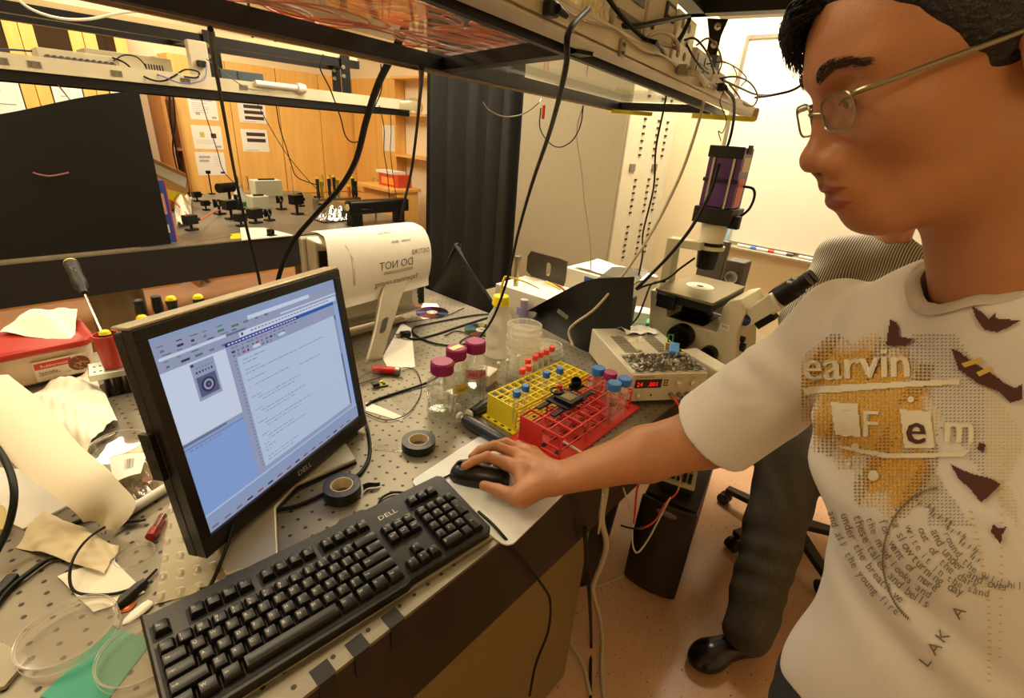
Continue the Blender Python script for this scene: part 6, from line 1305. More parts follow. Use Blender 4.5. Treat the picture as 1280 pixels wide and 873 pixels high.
p = px_(916, 278, 1.15); t2 = thing('cable_clip', 'black cable clip hanging under the purple camera', 'clip', p); MB().box(-.012, -.022, -.02, .012, .012, .02).build('clip_body', M_black, t2, bevel=.004)
# dark screen behind the microscope
t = thing('computer_monitor', 'dark flat monitor standing behind the microscope stage', 'monitor', (1.55, .02, SB))
a, b_ = PX(893, 352, 1.52), PX(910, 303, 1.52); ys = [PX(x, y, 1.52).y for x, y in ((872, 330), (912, 303))]; zs = [PX(x, y, 1.52).z for x, y in ((872, 362), (912, 303))]
MB().box(1.52, min(ys), SB + .08, 1.55, max(ys), max(zs)).build('panel', mat('grey brown plastic', (84, 78, 64), .45), t, world=True, bevel=.004); MB().box(1.5, min(ys) + .05, SB, 1.6, max(ys) - .05, SB + .0799).build('stand', M_black, t, world=True, bevel=.004)
t = thing('small_speaker', 'small dark speaker with a round cone behind the microscope stage', 'speaker', Vector((1.45, PX(918, 345, 1.45).y, SB)))
zc = PX(918, 345, 1.45).z - SB
m = MB(); m.box(-.03, -.035, 0, .05, .035, zc + .06); m.build('cabinet', mat('dark brown case', (74, 66, 52), .5), t, bevel=.004); MB().lathe([(0, .004), (.018, .002), (.024, .006), (.024, 0)], (-.0305, 0, zc), (-1, 0, 0), 24).build('cone', M_steel, t)
# beige camera box in front of the microscope
B0, B1, B2 = PZ(852, 437, .985), PZ(897, 464, .985), PZ(911, 457, .985)
ay = (B1 - B0); L_ = ay.length; ay = ay.normalized(); az = Vector((-ay.y, ay.x, 0)); az = az if az.x > 0 else -az
t = thing('beige_long_box', 'long beige box with a black knob between power supply and microscope', 'instrument', (B0 + B1) / 2 - ZA * (.985 - SB))
m = MB(); m.obox((B0 + B1) / 2 + az * .028 - ZA * .045, ay * L_ / 2, az * .028, ZA * .045); m.build('housing', M_beige, t, world=True, bevel=.003)
m = MB(); m.obox((B0 + B1) / 2 + az * .028 - ZA * (.0905 + .045), ay * .03, az * .02, ZA * .0445); m.build('support', M_black, t, world=True)
MB().lathe([(0, 0), (.010, 0), (.010, .012), (.013, .014), (.013, .03), (0, .03)], B1 + az * .03 - ZA * .05 + ay * .0005, ay, 20).build('knob', M_black, t, world=True)
p = PZ(842, 436, SB + .0) ; t = thing('blue_clip_block', 'blue and yellow plastic clip behind the power supply', 'clip', Vector((B0.x - .06, B0.y - .0, SB)), .4)
MB().box(-.03, -.015, 0, .03, .015, .20).build('holder_post', M_black, t, bevel=.003); MB().box(-.04, -.014, .2001, .035, .014, .212).build('blue_top', mat('sky blue plastic', (70, 140, 210), .4), t, bevel=.003); MB().box(.0, -.03, .17, .02, -.0155, .2).build('yellow_tab', M_yellow, t)
# green foam blocks and white things left of the microscope
for k, (x, y, w, h, c, lb) in enumerate(((797, 430, .07, .10, (226, 222, 206), 'white folded paper box left of the microscope pillar'), (808, 445, .05, .075, (60, 160, 90), 'green pipette tip box left of the microscope body'), (790, 440, .05, .05, (70, 170, 100), 'green low tip box beside the black foil'))):
    p = sz(x, y + 5); p.x = max(p.x, .87 + .05 * k); t = thing('tip_box', lb, 'box', p, .4, None)
    p2 = PX(x, 385 + 14 * k, p.x)
    hh2 = max(.08, p2.z - SB)
    MB().box(-w / 2, -w / 2, 0, w / 2, w / 2, hh2 * .7).build('box_body', mat('box %d' % k, c, .5), t, bevel=.004); MB().box(-w / 2 - .002, -w / 2 - .002, hh2 * .7 + .0005, w / 2 + .002, w / 2 + .002, hh2).build('lid', mat('box lid %d' % k, (230, 228, 214) if k != 1 else (90, 180, 120), .5), t, bevel=.004)
p = sz(815, 440); t = thing('black_camera_block', 'black block device beside the microscope pillar', 'instrument', Vector((1.0, .06, SB))); MB().box(-.03, -.03, 0, .04, .04, PX(815, 380, 1.0).z - SB).build('case', M_black, t, bevel=.006)
# white cartons behind the black foil
M_wbox = mat('white carton', (226, 220, 200), .6)
t = thing('glove_box', 'open white carton with red and blue cables in front of the dark plate', 'box', Vector((1.06, .47, SB)), .05)
zA_ = PX(700, 360, 1.0).z - SB
m = MB(); m.box(-.10, -.20, 0, .10, .16, .16); m.m = 1; m.box(-.1012, -.02, .06, -.1, .04, .09); m.build('carton', [M_wbox, mat('lilac print', (150, 140, 220), .6)], t, bevel=.003)
t = thing('white_box', 'white carton with a blue picture label right of the dark plate', 'box', Vector((1.42, .33, SB)), .0)
hz_ = PX(715, 340, 1.3).z - SB
m = MB(); m.box(-.12, -.14, 0, .12, .20, .20); m.m = 1; m.box(-.1214, -.06, .125, -.12, .09, .185); m.m = 2; m.box(-.1218, -.04, .14, -.1214, .03, .17); m.build('carton', [M_wbox, mat('blue label', (40, 80, 150), .5), mat('pale label', (170, 190, 226), .5)], t, bevel=.003)
quad_sheet('white_paper_pile', 'loose white paper on top of the labelled white carton', 'paper', Vector((1.32, .19, SB + .203)), Vector((1.32, .50, SB + .203)), Vector((1.52, .50, SB + .203)), Vector((1.52, .19, SB + .203)), .001, M_paper, .004, 5)
# dark plate with an oval hole
q = [PX(660, 313, 1.16), PX(709, 326, 1.16), PX(711, 361, 1.16), PX(664, 347, 1.16)]
ctr = sum(q, Vector()) / 4; o0 = Vector((1.16, 0, 0))
t = thing('dark_plate', 'dark grey plate with an oval hole standing on the white carton', 'plate', Vector((1.16, ctr.y, SB + .161)))
yy0, yy1, zz0, zz1 = q[1].y, q[0].y, SB + .162, (q[0].z + q[1].z) / 2
hy, hzc = PX(685, 337, 1.16).y, PX(685, 337, 1.16).z
outr = [(yy0, zz0), (yy1, zz0), (yy1, zz1), (yy0 + .01, zz1), (yy0, zz1 - .01)]
m = MB(); ow, oh = .014, .030; N_ = 24; ov = [(hy + ow * math.cos(2 * PI * k / N_), hzc + .6 * oh * math.sin(2 * PI * k / N_) + (.4 * oh if math.sin(2 * PI * k / N_) > 0 else -.4 * oh)) for k in range(N_)]
def ray_rect(a):
    c, s_ = math.cos(a), math.sin(a); ts = []
    for lim, comp, o_ in ((yy1, c, hy), (yy0, c, hy), (zz1, s_, hzc), (zz0, s_, hzc)):
        if abs(comp) > 1e-6:
            tt = (lim - o_) / comp
            if tt > 0: ts.append(tt)
    tt = min(ts); return (hy + c * tt, hzc + s_ * tt)
angs = sorted([2 * PI * k / N_ for k in range(N_)] )
ou = [ray_rect(a) for a in angs]
for kx in (1.16, 1.166):
    vs = [(kx, y, z) for y, z in ov] + [(kx, y, z) for y, z in ou]; f = [(i, (i + 1) % N_, N_ + (i + 1) % N_, N_ + i) for i in range(N_)]
    m.add(vs, f if kx < 1.163 else [w_[::-1] for w_ in f])
vs = [(x, y, z) for x in (1.16, 1.166) for y, z in ov]; m.add(vs, [(i, N_ + i, N_ + (i + 1) % N_, (i + 1) % N_) for i in range(N_)]); vs = [(x, y, z) for x in (1.16, 1.166) for y, z in ou]; m.add(vs, [(i, (i + 1) % N_, N_ + (i + 1) % N_, N_ + i) for i in range(N_)])
m.build('plate_body', mat('dark taupe plastic', (56, 48, 38), .45), t, world=True)
# steel posts and purple cylinder
p = PX(643, 378, 1.0); t = thing('steel_rod_post', 'pair of upright metal rods behind the yellow capped bottle', 'post', Vector((1.0, p.y, SB)))
zt3 = PX(644, 324, 1.0).z - SB; m = MB(); m.cyl((0, 0, 0), (0, 0, zt3), .010); m.build('rod', mat('brass steel', (170, 160, 120), .3, .8), t); m = MB(); m.cyl((.03, .03, 0), (.03, .03, zt3 - .03), .006); m.build('copper_rod', mat('dull copper rod', (130, 80, 50), .4, .6), t); MB().lathe([(0, zt3), (.013, zt3), (.013, zt3 + .015), (0, zt3 + .017)]).build('rod_cap', M_steel, t)
p = Vector((.93, PX(656, 370, .93).y, SB)); zz = (PX(657, 347, .93).z - SB) * .62; t = thing('purple_cylinder', 'translucent purple cylinder standing beside the metal rods', 'cylinder', p)
MB().lathe([(0, 0), (.016, 0), (.016, zz), (0, zz)]).build('cylinder_body', mat('purple plastic', (176, 160, 230), .3, clear=.9, haze=.3), t)
cable('red_tube', 'red hooked tube over the white carton', [PX(690, 356, 1.0), PX(700, 359, .97), PX(708, 366, .94), PX(710, 375, .93), PX(709, 385, .92), PX(708, 392, .92)], .0045, mat('dark red hose', (150, 40, 30), .4))
cable('yellow_tube', 'thin yellow tube end above the white carton', [PX(683, 352, .98), PX(690, 356, .96), PX(700, 362, .95)], .0035, M_yellow)
# blackout foil sheets at the right table edge
Lc = [(656, 402), (700, 426), (733, 443), (782, 436)]; Uc = [(654, 391), (692, 369), (737, 350), (790, 347)]
LP = smooth_path([PX(x, y, .80 + .0 * i) for i, (x, y) in enumerate(Lc)], 8); UP = smooth_path([PX(x, y, .80) for x, y in Uc], 8)
def foilf(u, v):
    k = u * (len(LP) - 1); i = min(int(k), len(LP) - 2); f = k - i; a = LP[i].lerp(LP[i + 1], f); b_ = UP[i].lerp(UP[i + 1], f); p = a.lerp(b_, v)
    return p + XA * (.02 + .05 * math.sin(PI * v) * (1 - u) + .02 * math.sin(u * 6) * v)
o = MB().sheet(foilf, 40, 16, .0015).build('blackout_foil', mat('black foil cloth', (16, 15, 13), .6, bump=.08, bscale=30)); tag(o, 'curved black blackout sheet standing at the right edge of the near table', 'blackout sheet')
a = PX(706, 392, .806); o = thing('tape_piece', 'small grey tape piece on the curved black sheet', 'tape', M=None, loc=a - XA * .012); MB().obox((0, 0, 0), Vector((0, -.022, -.007)), Vector((.0003, 0, 0)), Vector((0, -.003, .007))).build('tape_strip', mat('grey tape', (120, 116, 104), .5), o)
def clothf(u, v):
    A_, B_, C2 = PX(567, 306, .84), PX(538, 372, .84), PX(632, 402, .84)
    a = A_.lerp(B_, v); b_ = A_.lerp(C2, v ** .8); p = a.lerp(b_, u)
    return p + XA * (.03 * math.sin(u * PI) + .012 * math.sin(u * 13 + v * 3) * v) + ZA * .006 * math.sin(u * 9)
o = MB().sheet(clothf, 30, 20, .01).build('black_cloth', mat('black bag cloth', (34, 31, 25), .8, bump=.3, bscale=60)); tag(o, 'black cloth cover heaped behind the right edge of the near table', 'cloth')
o = MB().sheet(lambda u, v: PX(742 + 48 * u, 352 - 12 * v + 6 * u * u, .93) + XA * .12 * v, 16, 6, .002).build('clear_cover', mat('smoked clear cover', (90, 84, 70), .15, clear=.8)); tag(o, 'smoked clear cover behind the top edge of the black sheet', 'cover')

# ================================================================ things on the near shelf
zs1 = ZS + .078
def stp(x, y, back=.0):   # a point above the strip's top, set back from its face
    d = ray(x, y); q = NM - sd * (.0065) + sd * back; k = (q - CAM).dot(sd) / d.dot(sd); return CAM + d * k
def shelf_box(name, lab, x0, x1, back, dep, h, m_, cat='instrument', extra=None, z0=None):
    a, b_ = stp(x0, 60, back), stp(x1, 60, back); w = (b_ - a).length; t = thing(name, lab, cat, M=Matrix.Translation(Vector((a.x, a.y, (z0 or (ZS + .040))))) @ Matrix.Rotation(math.atan2(en.y, en.x), 4, 'Z'))
    MB().box(0, 0, 0, w, dep, h).build('case', m_, t, bevel=.003)
    if extra: extra(t, w, dep, h)
    return t
def ex1(t, w, d_, h):
    m = MB(); [m.box(w * .1, -.002, h * (.2 + .25 * k), w * .9, .001, h * (.3 + .25 * k)) for k in range(3)]; m.build('front_slots', mat('shadow slot', (90, 84, 66), .5), t)
def ex2(t, w, d_, h):
    m = MB(); m.box(w * .55, -.004, h * .45, w * .9, .001, h * .62); m.m = 1; m.box(w * .6, -.005, h * .49, w * .85, -.0041, h * .58); m.build('socket_frame', [M_ink, M_beige], t)
    m = MB(); [m.lathe([(0, 0), (.006, 0), (.006, .002), (0, .002)], (w * .2, -.0005, h * f), (0, -1, 0), 12) for f in (.3, .6, .85)]; m.build('round_ports', M_ink, t)
shelf_box('wire_tray', 'clear tray of pale wire at the top edge of the near shelf', 722, 757, .035, .10, .12, mat('pale wire tray', (214, 200, 140), .3, noise=.4, nscale=90, bump=.6), 'tray')
shelf_box('instrument_case', 'beige instrument with stacked slots on the near shelf', 762, 800, .035, .16, .13, mat('instrument beige', (182, 172, 138), .45), extra=ex1)
shelf_box('instrument_case', 'beige instrument with a black framed socket on the near shelf', 803, 838, .035, .16, .15, mat('instrument beige'), extra=ex2)
def ex3(t, w, d_, h):
    m = MB(); [m.lathe([(0, 0), (.008, 0), (.008, .001), (0, .001)], (w * fx, -.0005, h * fz_), (0, -1, 0), 14) for fx in (.25, .6) for fz_ in (.3, .55, .8)]; m.build('round_holes', mat('shadow slot'), t)
shelf_box('vent_panel', 'pale perforated metal case on the near shelf', 842, 866, .035, .10, .10, mat('pale sheet metal', (206, 198, 168), .4, .2), extra=ex3)
def ex4(t, w, d_, h):
    m = MB(); [m.box(w * a, -.002, h * b_, w * (a + .35), .001, h * (b_ + .3)) for a in (.1, .55) for b_ in (.15, .55)]; m.build('dark_windows', mat('grey window', (110, 106, 92), .4), t)
shelf_box('small_module', 'small grey module with four dark windows near the shelf end', 872, 893, .03, .06, .06, M_beige, extra=ex4)
shelf_box('small_module', 'beige adapter under the cable tangle at the shelf end', 898, 916, .03, .07, .045, M_beige)
# plastic sheet hanging over the strip's top edge
o = MB().sheet(lambda u, v: NM.lerp(NR, -.3 + 1.05 * u) - sd * (.012 - .05 * v) + ZA * (.040 + .008 * math.sin(PI * v) + .004 * math.sin(u * 40) - .012 * (1 - v)), 60, 6, .0006).build('plastic_lip', mat('lilac white film', (206, 196, 190), .3, clear=.9)); tag(o, 'translucent plastic film folded over the outlet strip top of the near shelf', 'plastic film')
def sc(lab, pts, r=.0035, m_=None, name='shelf_cable'): cable(name, lab, [stp(x, y, b_) for x, y, b_ in pts], r, m_)
def plug_at(x, y, lab, m_, s=1.0):
    p = stp(x, y, -.002); t = thing('power_plug', lab, 'plug', M=Matrix.Translation(p) @ Matrix.Rotation(math.atan2(en.y, en.x), 4, 'Z'))
    MB().box(-.014 * s, -.022 * s, -.012 * s, .014 * s, 0, .012 * s).build('plug_body', m_, t, bevel=.003); MB().cyl((.0, -.0221 * s, 0), (.028 * s, -.026 * s, -.003), .008 * s, .005 * s).build('strain_relief', m_, t)
plug_at(682, 12, 'black power plug in the shelf outlet nearest the camera', M_black, .62)
plug_at(848, 88, 'beige power plug in the shelf outlet strip', mat('grey beige plug', (150, 142, 118), .5), .8)
plug_at(897, 109, 'small black power plug near the shelf end', M_black, .75)
def mixed(lab, pts, r, m_=None, name='hanging_cable'): cable(name, lab, pts, r, m_)
mixed('grey beige cable hanging from the beige plug down behind the power supply', [stp(862, 90, -.028), stp(878, 98, -.03), PX(880, 125, 1.0), PX(868, 170, .98), PX(848, 225, .95), PX(815, 290, .90), PX(778, 345, .84), PX(745, 385, .79), PX(718, 405, .77), PX(711, 416, .765), PX(716, 432, .75) ], .0042, M_beigecable)
mixed('black cable from the small plug down to the purple camera', [stp(908, 112, -.028), stp(917, 125, -.03), PX(917, 150, 1.1), PX(912, 175, 1.15), PX(906, 190, 1.155)], .004)
mixed('thick black cable from the purple camera down behind the microscope', [PX(899, 205, 1.09), PX(888, 240, 1.07), PX(866, 282, 1.03), PX(838, 318, 1.0), PX(812, 345, .98), PX(795, 362, .96)], .0055)
mixed('black cable from the condenser sloping down to the left', [PX(868, 323, 1.13), PX(850, 336, 1.06), PX(833, 349, 1.0), PX(805, 358, .97), PX(797, 362, .95)], .0035)
mixed('thin black cable hanging over the tall metal cabinet', [stp(757, -6, .03), stp(780, 24, .02), stp(805, 48, .01), stp(826, 60, -.01), PX(837, 90, 1.0), PX(831, 130, 1.1), PX(820, 185, 1.1), PX(817, 235, 1.1), PX(804, 290, 1.1), PX(803, 320, 1.05), PX(797, 350, 1.0)], .0032)
mixed('black lead with a plug end beside the microscope pillar', [PX(832, 352, 1.03), PX(815, 355, 1.0), PX(806, 375, .95), PX(798, 395, .92), PX(787, 408, .88)], .003)
mixed('pale thin wire hanging in front of the tall metal cabinet', [PX(729, 132, .9), PX(722, 155, .9), PX(721, 175, .9), PX(727, 215, .9), PX(730, 250, .9), PX(737, 300, .9), PX(739, 340, .9)], .002, M_beigecable)
mixed('thin dark wire looped between curtain and tall cabinet', [PX(676, 135, .85), PX(675, 160, .85), PX(686, 178, .85), PX(700, 184, .85), PX(716, 175, .87), PX(726, 155, .9), PX(729, 132, .9)], .002)
mixed('thin grey wire sagging across the black curtain', [PX(604, 128, .7), PX(612, 138, .72), PX(632, 146, .75), PX(655, 142, .78), PX(672, 130, .82), PX(676, 124, .84)], .0018, M_steel)
p = PX(679, 140, .85); t = thing('red_clip', 'small red clip on the wire loop below the shelf', 'clip', p); MB().box(-.003, -.006, -.02, .003, .004, .02).build('clip_body', M_red, t, bevel=.002)
sc('thick black cable running over the instruments on the near shelf', [(755, 28, .05), (790, 33, .03), (820, 28, .02), (850, 22, .02), (862, 22, .02), (852, 45, .02), (843, 55, .03)], .0042)
sc('grey cable loop over the perforated case on the near shelf', [(805, 52, .03), (815, 43, .02), (830, 40, .01), (843, 48, .01), (848, 60, .0), (838, 58, .02), (820, 52, .02)], .0035, M_beigecable)
for k, pts in enumerate(([(856, 50, .03), (868, 48, .02), (880, 60, .01), (888, 75, .01), (893, 92, .02)], [(858, 55, .02), (866, 70, .01), (876, 84, .01), (886, 92, .02)], [(870, 57, .02), (885, 48, .0), (897, 60, -.01), (902, 78, -.01), (898, 92, .0)], [(884, 80, .02), (905, 78, .0), (922, 86, -.01), (933, 98, -.01), (926, 108, .0)], [(900, 98, .01), (920, 96, -.01), (938, 104, -.02), (947, 120, -.02), (942, 132, -.01), (930, 130, 0), (922, 118, .01), (912, 106, .01)], [(903, 100, .0), (925, 110, -.01), (945, 118, -.01), (965, 119, .0)], [(902, 76, .02), (915, 82, .01), (921, 95, .0), (917, 108, 0)], [(895, 104, .0), (905, 112, -.02), (900, 128, -.03), (908, 150, -.04), (903, 166, -.04), (898, 164, -.04), (901, 176, -.04)])):
    sc(('thin black cable arching highest over the grey module at the shelf end', 'short black cable under the highest arch of the shelf end tangle', 'dull olive wire looping up in front of the bracket', 'thin cable sweeping right over the beige adapter', 'large black loop hanging out at the very end of the near shelf', 'black cable leading from the shelf end tangle to the right', 'short olive wire beside the beige adapter', 'thin wire dangling below the shelf end above the purple camera')[k] , pts, (.0022, .002, .002, .0016, .0024, .003, .0014, .0012)[k], None if k not in (2, 6) else mat('dull olive wire', (110, 100, 76), .5)); bpy.data.objects[-1 if False else 0]
for o in [x for x in bpy.data.objects if x.name.startswith('shelf_cable')]:
    pass
cable('black_cable', 'thin black cable arcing from the shelf end to behind the head', [stp(944, 122, .0), PX(965, 119, 1.4), PX(990, 113, 1.4), PX(1005, 103, 1.4), PX(1015, 88, 1.4)], .004)

# ================================================================ things on the floor
TM = Matrix.Translation(Vector((.955, -.365, 0))) @ Matrix.Rotation(math.radians(11), 4, 'Z')
t = thing('computer_tower', 'dark grey computer tower standing on the floor with a circuit box on top', 'computer', M=TM)
# local: x = depth away from the front, y = width
tw_, td_, th_ = .178, .42, .405
MB().box(0, 0, .012, td_, tw_, th_).build('case', mat('dark slate case', (44, 42, 42), .42, .2), t, bevel=.004)
def ff(u, v): z = .012 + (th_ - .012) * v; y = tw_ * u; b_ = .035 * math.sin(PI * u) ** .6 * (.35 + .65 * math.sin(PI * min(1, .15 + .85 * v))) ; return Vector((-.001 - b_ * .9 - .012, y, z))
m = MB(); m.sheet(ff, 16, 24, .012); m.build('front_bezel', mat('charcoal bezel', (36, 32, 28), .38), t)
m = MB(); m.sheet(lambda u, v: ff(u, .86 + .135 * v) + Vector((-.0008 - .012 * math.sin(PI * v) * math.sin(PI * u), 0, 0)), 14, 5, .002); m.build('silver_brow', mat('dark silver', (120, 118, 112), .3, .5), t)
m = MB(); m.sheet(lambda u, v: ff(.2 + .62 * u, .745 + .018 * v) + Vector((-.001, 0, 0)), 8, 2, .001); m.build('drive_stripe', mat('champagne rim'), t)
m = MB(); m.sheet(lambda u, v: ff(.12 + .6 * u, .62 + .01 * v - .02 * u) + Vector((-.0006, 0, 0)), 8, 2, .001); m.build('drive_gap', M_ink, t)
c = ff(.42, .36); MB().lathe([(0, .004), (.009, .004), (.012, .003), (.014, .0)], c + Vector((-.0005, 0, 0)), (-1, 0, 0), 24).build('power_button', M_steel, t)
m = MB(); [m.obox(ff(u_, .10) + Vector((-.001, 0, 0)), (.001, 0, 0), (0, .006, 0), (0, 0, .008)) for u_ in (.72, .82)]; m.build('front_ports', mat('pale port', (150, 146, 136), .4), t)
MB().box(.01, .01, 0, td_ - .01, tw_ - .01, .0119).build('base_feet', M_black, t)
t = thing('circuit_box', 'small cream box with black sockets and leads on top of the computer tower', 'instrument', M=TM @ Matrix.Translation((.055, .03, th_ + .001)) @ Matrix.Rotation(.1, 4, 'Z'))
MB().box(0, 0, .006, .20, .115, .032).build('case', mat('dark box side', (40, 36, 30), .4), t, bevel=.002); MB().box(0, 0, .0321, .20, .115, .045).build('cream_top', mat('cream panel', (206, 196, 158), .45), t, bevel=.002); MB().box(.01, .01, 0, .19, .105, .0059).build('pad', M_black, t)
m = MB(); [m.lathe([(0, .045), (.0065, .0451), (.0065, .056), (.003, .058), (0, .058)], (.02 + .019 * i, .02 + .019 * j, 0), n=10) for i in range(6) for j in range(5) if (i * j + i) % 4 != 3]; m.build('binding_posts', M_ink, t)['kind'] = 'stuff'
m = MB(); m.box(.135, .02, .0451, .165, .085, .052); m.build('dark_chip', M_black, t); 
M_rw = mat('red wire', (200, 50, 40), .4)
q = t.matrix_basis
cable('red_wire', 'red wire dropping from the circuit box to the floor side', [q @ Vector((.11, .06, .06)), PD(848, 612, 1.35), PD(833, 628, 1.28), PD(820, 650, 1.22), PD(805, 660, 1.2), PD(796, 661, 1.2)], .0022, M_rw)
cable('grey_wire', 'grey wire looping below the arm in front of the computer tower', [PD(838, 622, 1.22), PD(826, 645, 1.2), PD(810, 675, 1.18), PD(797, 691, 1.17), PD(791, 682, 1.17), PD(790, 655, 1.16), PD(786, 632, 1.15), PD(779, 610, 1.15)], .0022, M_beigecable)
cable('red_wire', 'short red lead hanging from the power supply gap', [PD(800, 600, 1.15), PD(796, 615, 1.15), PD(794, 640, 1.15), PD(792, 655, 1.15)], .0028, M_rw)
cable('black_wire', 'thin black wire crossing in front of the black bin', [PD(776, 657, 1.16), PD(786, 660, 1.16), PD(795, 661, 1.16), PD(805, 659, 1.18)], .0024)
t = thing('waste_bin', 'round black waste bin standing under the near table beside the computer tower', 'bin', (.80, .0, 0))
MB().lathe([(0, .0), (.115, .0), (.12, .01), (.145, .42), (.152, .425), (.152, .44), (.142, .44), (.112, .015), (0, .015)], n=40).build('bin_body', mat('black bin plastic', (26, 22, 18), .4), t)
cable('twisted_beige_cables', 'bundle of twisted beige cables hanging from the table edge to the floor', [PD(757, 606, .92), PD(756, 620, .95), PD(752, 650, 1.0), PD(758, 680, 1.08), PD(752, 705, 1.15), PD(742, 730, 1.25), PD(742, 745, 1.3), PZ(750, 775, .05), PZ(753, 805, .015), PZ(752, 840, .008), PZ(756, 880, .006)], .0065, M_beigecable, n=10)
cable('thin_beige_wire', 'thin beige wire beside the twisted cables', [PD(754, 618, .94), PD(751, 645, .98), PD(748, 667, 1.02)], .0025, M_beigecable)
cable('black_cable', 'straight black cable hanging beside the table leg to the floor', [PD(731, 660, 1.02), PD(733, 700, 1.12), PD(737, 750, 1.25), PZ(739, 800, .03), PZ(738, 840, .008), PZ(738, 880, .006)], .0048)
cable('beige_cable', 'beige cable lying on the floor at the table leg', [PZ(707, 795, .01), PZ(718, 812, .008), PZ(730, 835, .008), PZ(738, 870, .008)], .006, M_beigecable)
cable('thin_grey_wire', 'thin grey wire lying on the floor by the bin', [PZ(725, 735, .006), PZ(745, 733, .006), PZ(770, 724, .006), PZ(790, 712, .006)], .003, M_beigecable)

# office chair
cc = Vector((1.58, -.58, 0))
ch = thing('office_chair', 'black swivel chair on castors under the seated person', 'chair', cc)
m = MB(); m.lathe([(0, .05), (.035, .05), (.04, .08), (.03, .12), (.025, .38), (.04, .40), (0, .40)]); m.build('gas_column', M_black, ch)
for k, (x, y) in enumerate(((1.31, -.42), (1.62, -.27), (1.36, -.80), (1.86, -.48), (1.72, -.84))):
    e_ = Vector((x, y, 0)) - cc; d_ = e_.normalized(); e_ = d_ * .27
    a = MB(); a.loft([[p + Vector((-d_.y, d_.x, 0)) * sgn * w_ + ZA * h_ for sgn, h_ in ((-1, -.012), (1, -.012), (1, .014), (-1, .014))] for p, w_ in ((d_ * .036 + ZA * .10, .03), (e_ * .6 + ZA * .09, .022), (e_ + ZA * .078, .018))], smooth=False); leg = a.build('leg', M_black, ch, bevel=.003)
    w = MB(); s_ = Vector((-d_.y, d_.x, 0)); w.cyl(e_ + ZA * .028 - s_ * .022, e_ + ZA * .028 - s_ * .004, .027, n=20); w.cyl(e_ + ZA * .028 + s_ * .004, e_ + ZA * .028 + s_ * .022, .027, n=20); w.cyl(e_ + ZA * .03, e_ + ZA * .064, .008); w.build('castor', M_black, leg)
MB().loft([[Vector((x * s_, y * s_, z)) for x, y in rrect(-.24, -.23, .24, .23, .09, 5)] for s_, z in ((.85, .405), (1, .425), (1, .45), (.9, .465))]).build('seat', mat('black chair fabric', (28, 27, 26), .85), ch)
MB().box(.22, -.03, .38, .26, .03, .75).build('back_bar', M_black, ch, bevel=.004); MB().loft([[Vector((.245 + dx_, y * s_, .72 + z * s_)) for y, z in rrect(-.20, -.17, .20, .22, .08, 5)] for s_, dx_ in ((.9, -.03), (1, -.01), (1, .02), (.9, .035))]).build('backrest', mat('black chair fabric'), ch)

# ================================================================ people: smooth surfaces from blended volumes
def rcone(P, a, b, ra, rb):
    a = np.array(a, float); b = np.array(b, float); ba = b - a; l2 = ba @ ba; t = np.clip(((P - a) @ ba) / l2, 0, 1)
    return np.linalg.norm(P - a - t[:, None] * ba, axis=1) - (ra + (rb - ra) * t)
def ell(P, c, r, M=None):
    q = P - np.array(c, float)
    if M is not None: q = q @ np.array(M, float)      # columns of M: local axes
    r = np.array(r, float); k0 = np.linalg.norm(q / r, axis=1); k1 = np.linalg.norm(q / (r * r), axis=1)
    return k0 * (k0 - 1) / np.maximum(k1, 1e-9)
def smin(a, b, k): h = np.maximum(k - np.abs(a - b), 0) / k; return np.minimum(a, b) - h * h * k * .25
def smax(a, b, k): return -smin(-a, -b, k)
def field(fn, lo, hi, h, f=4):
    lo = np.array(lo, float); hi = np.array(hi, float); hc = h * f; n = np.ceil((hi - lo) / hc).astype(int) + 1
    g = [lo[i] + hc * np.arange(n[i]) for i in range(3)]; P = np.stack(np.meshgrid(*g, indexing='ij'), -1).reshape(-1, 3)
    Fc = fn(P).reshape(n); N = (n - 1) * f + 1; F = Fc
    for ax in range(3):
        m = N[ax]; x = np.arange(m) / f; i = np.minimum(x.astype(int), n[ax] - 2); t = x - i; A = np.take(F, i, ax); B = np.take(F, i + 1, ax); sh = [1, 1, 1]; sh[ax] = m; t = t.reshape(sh); F = A * (1 - t) + B * t
    idx = np.argwhere(np.abs(F) < hc * 1.1); F[tuple(idx.T)] = fn(lo + h * idx); return F, lo, h
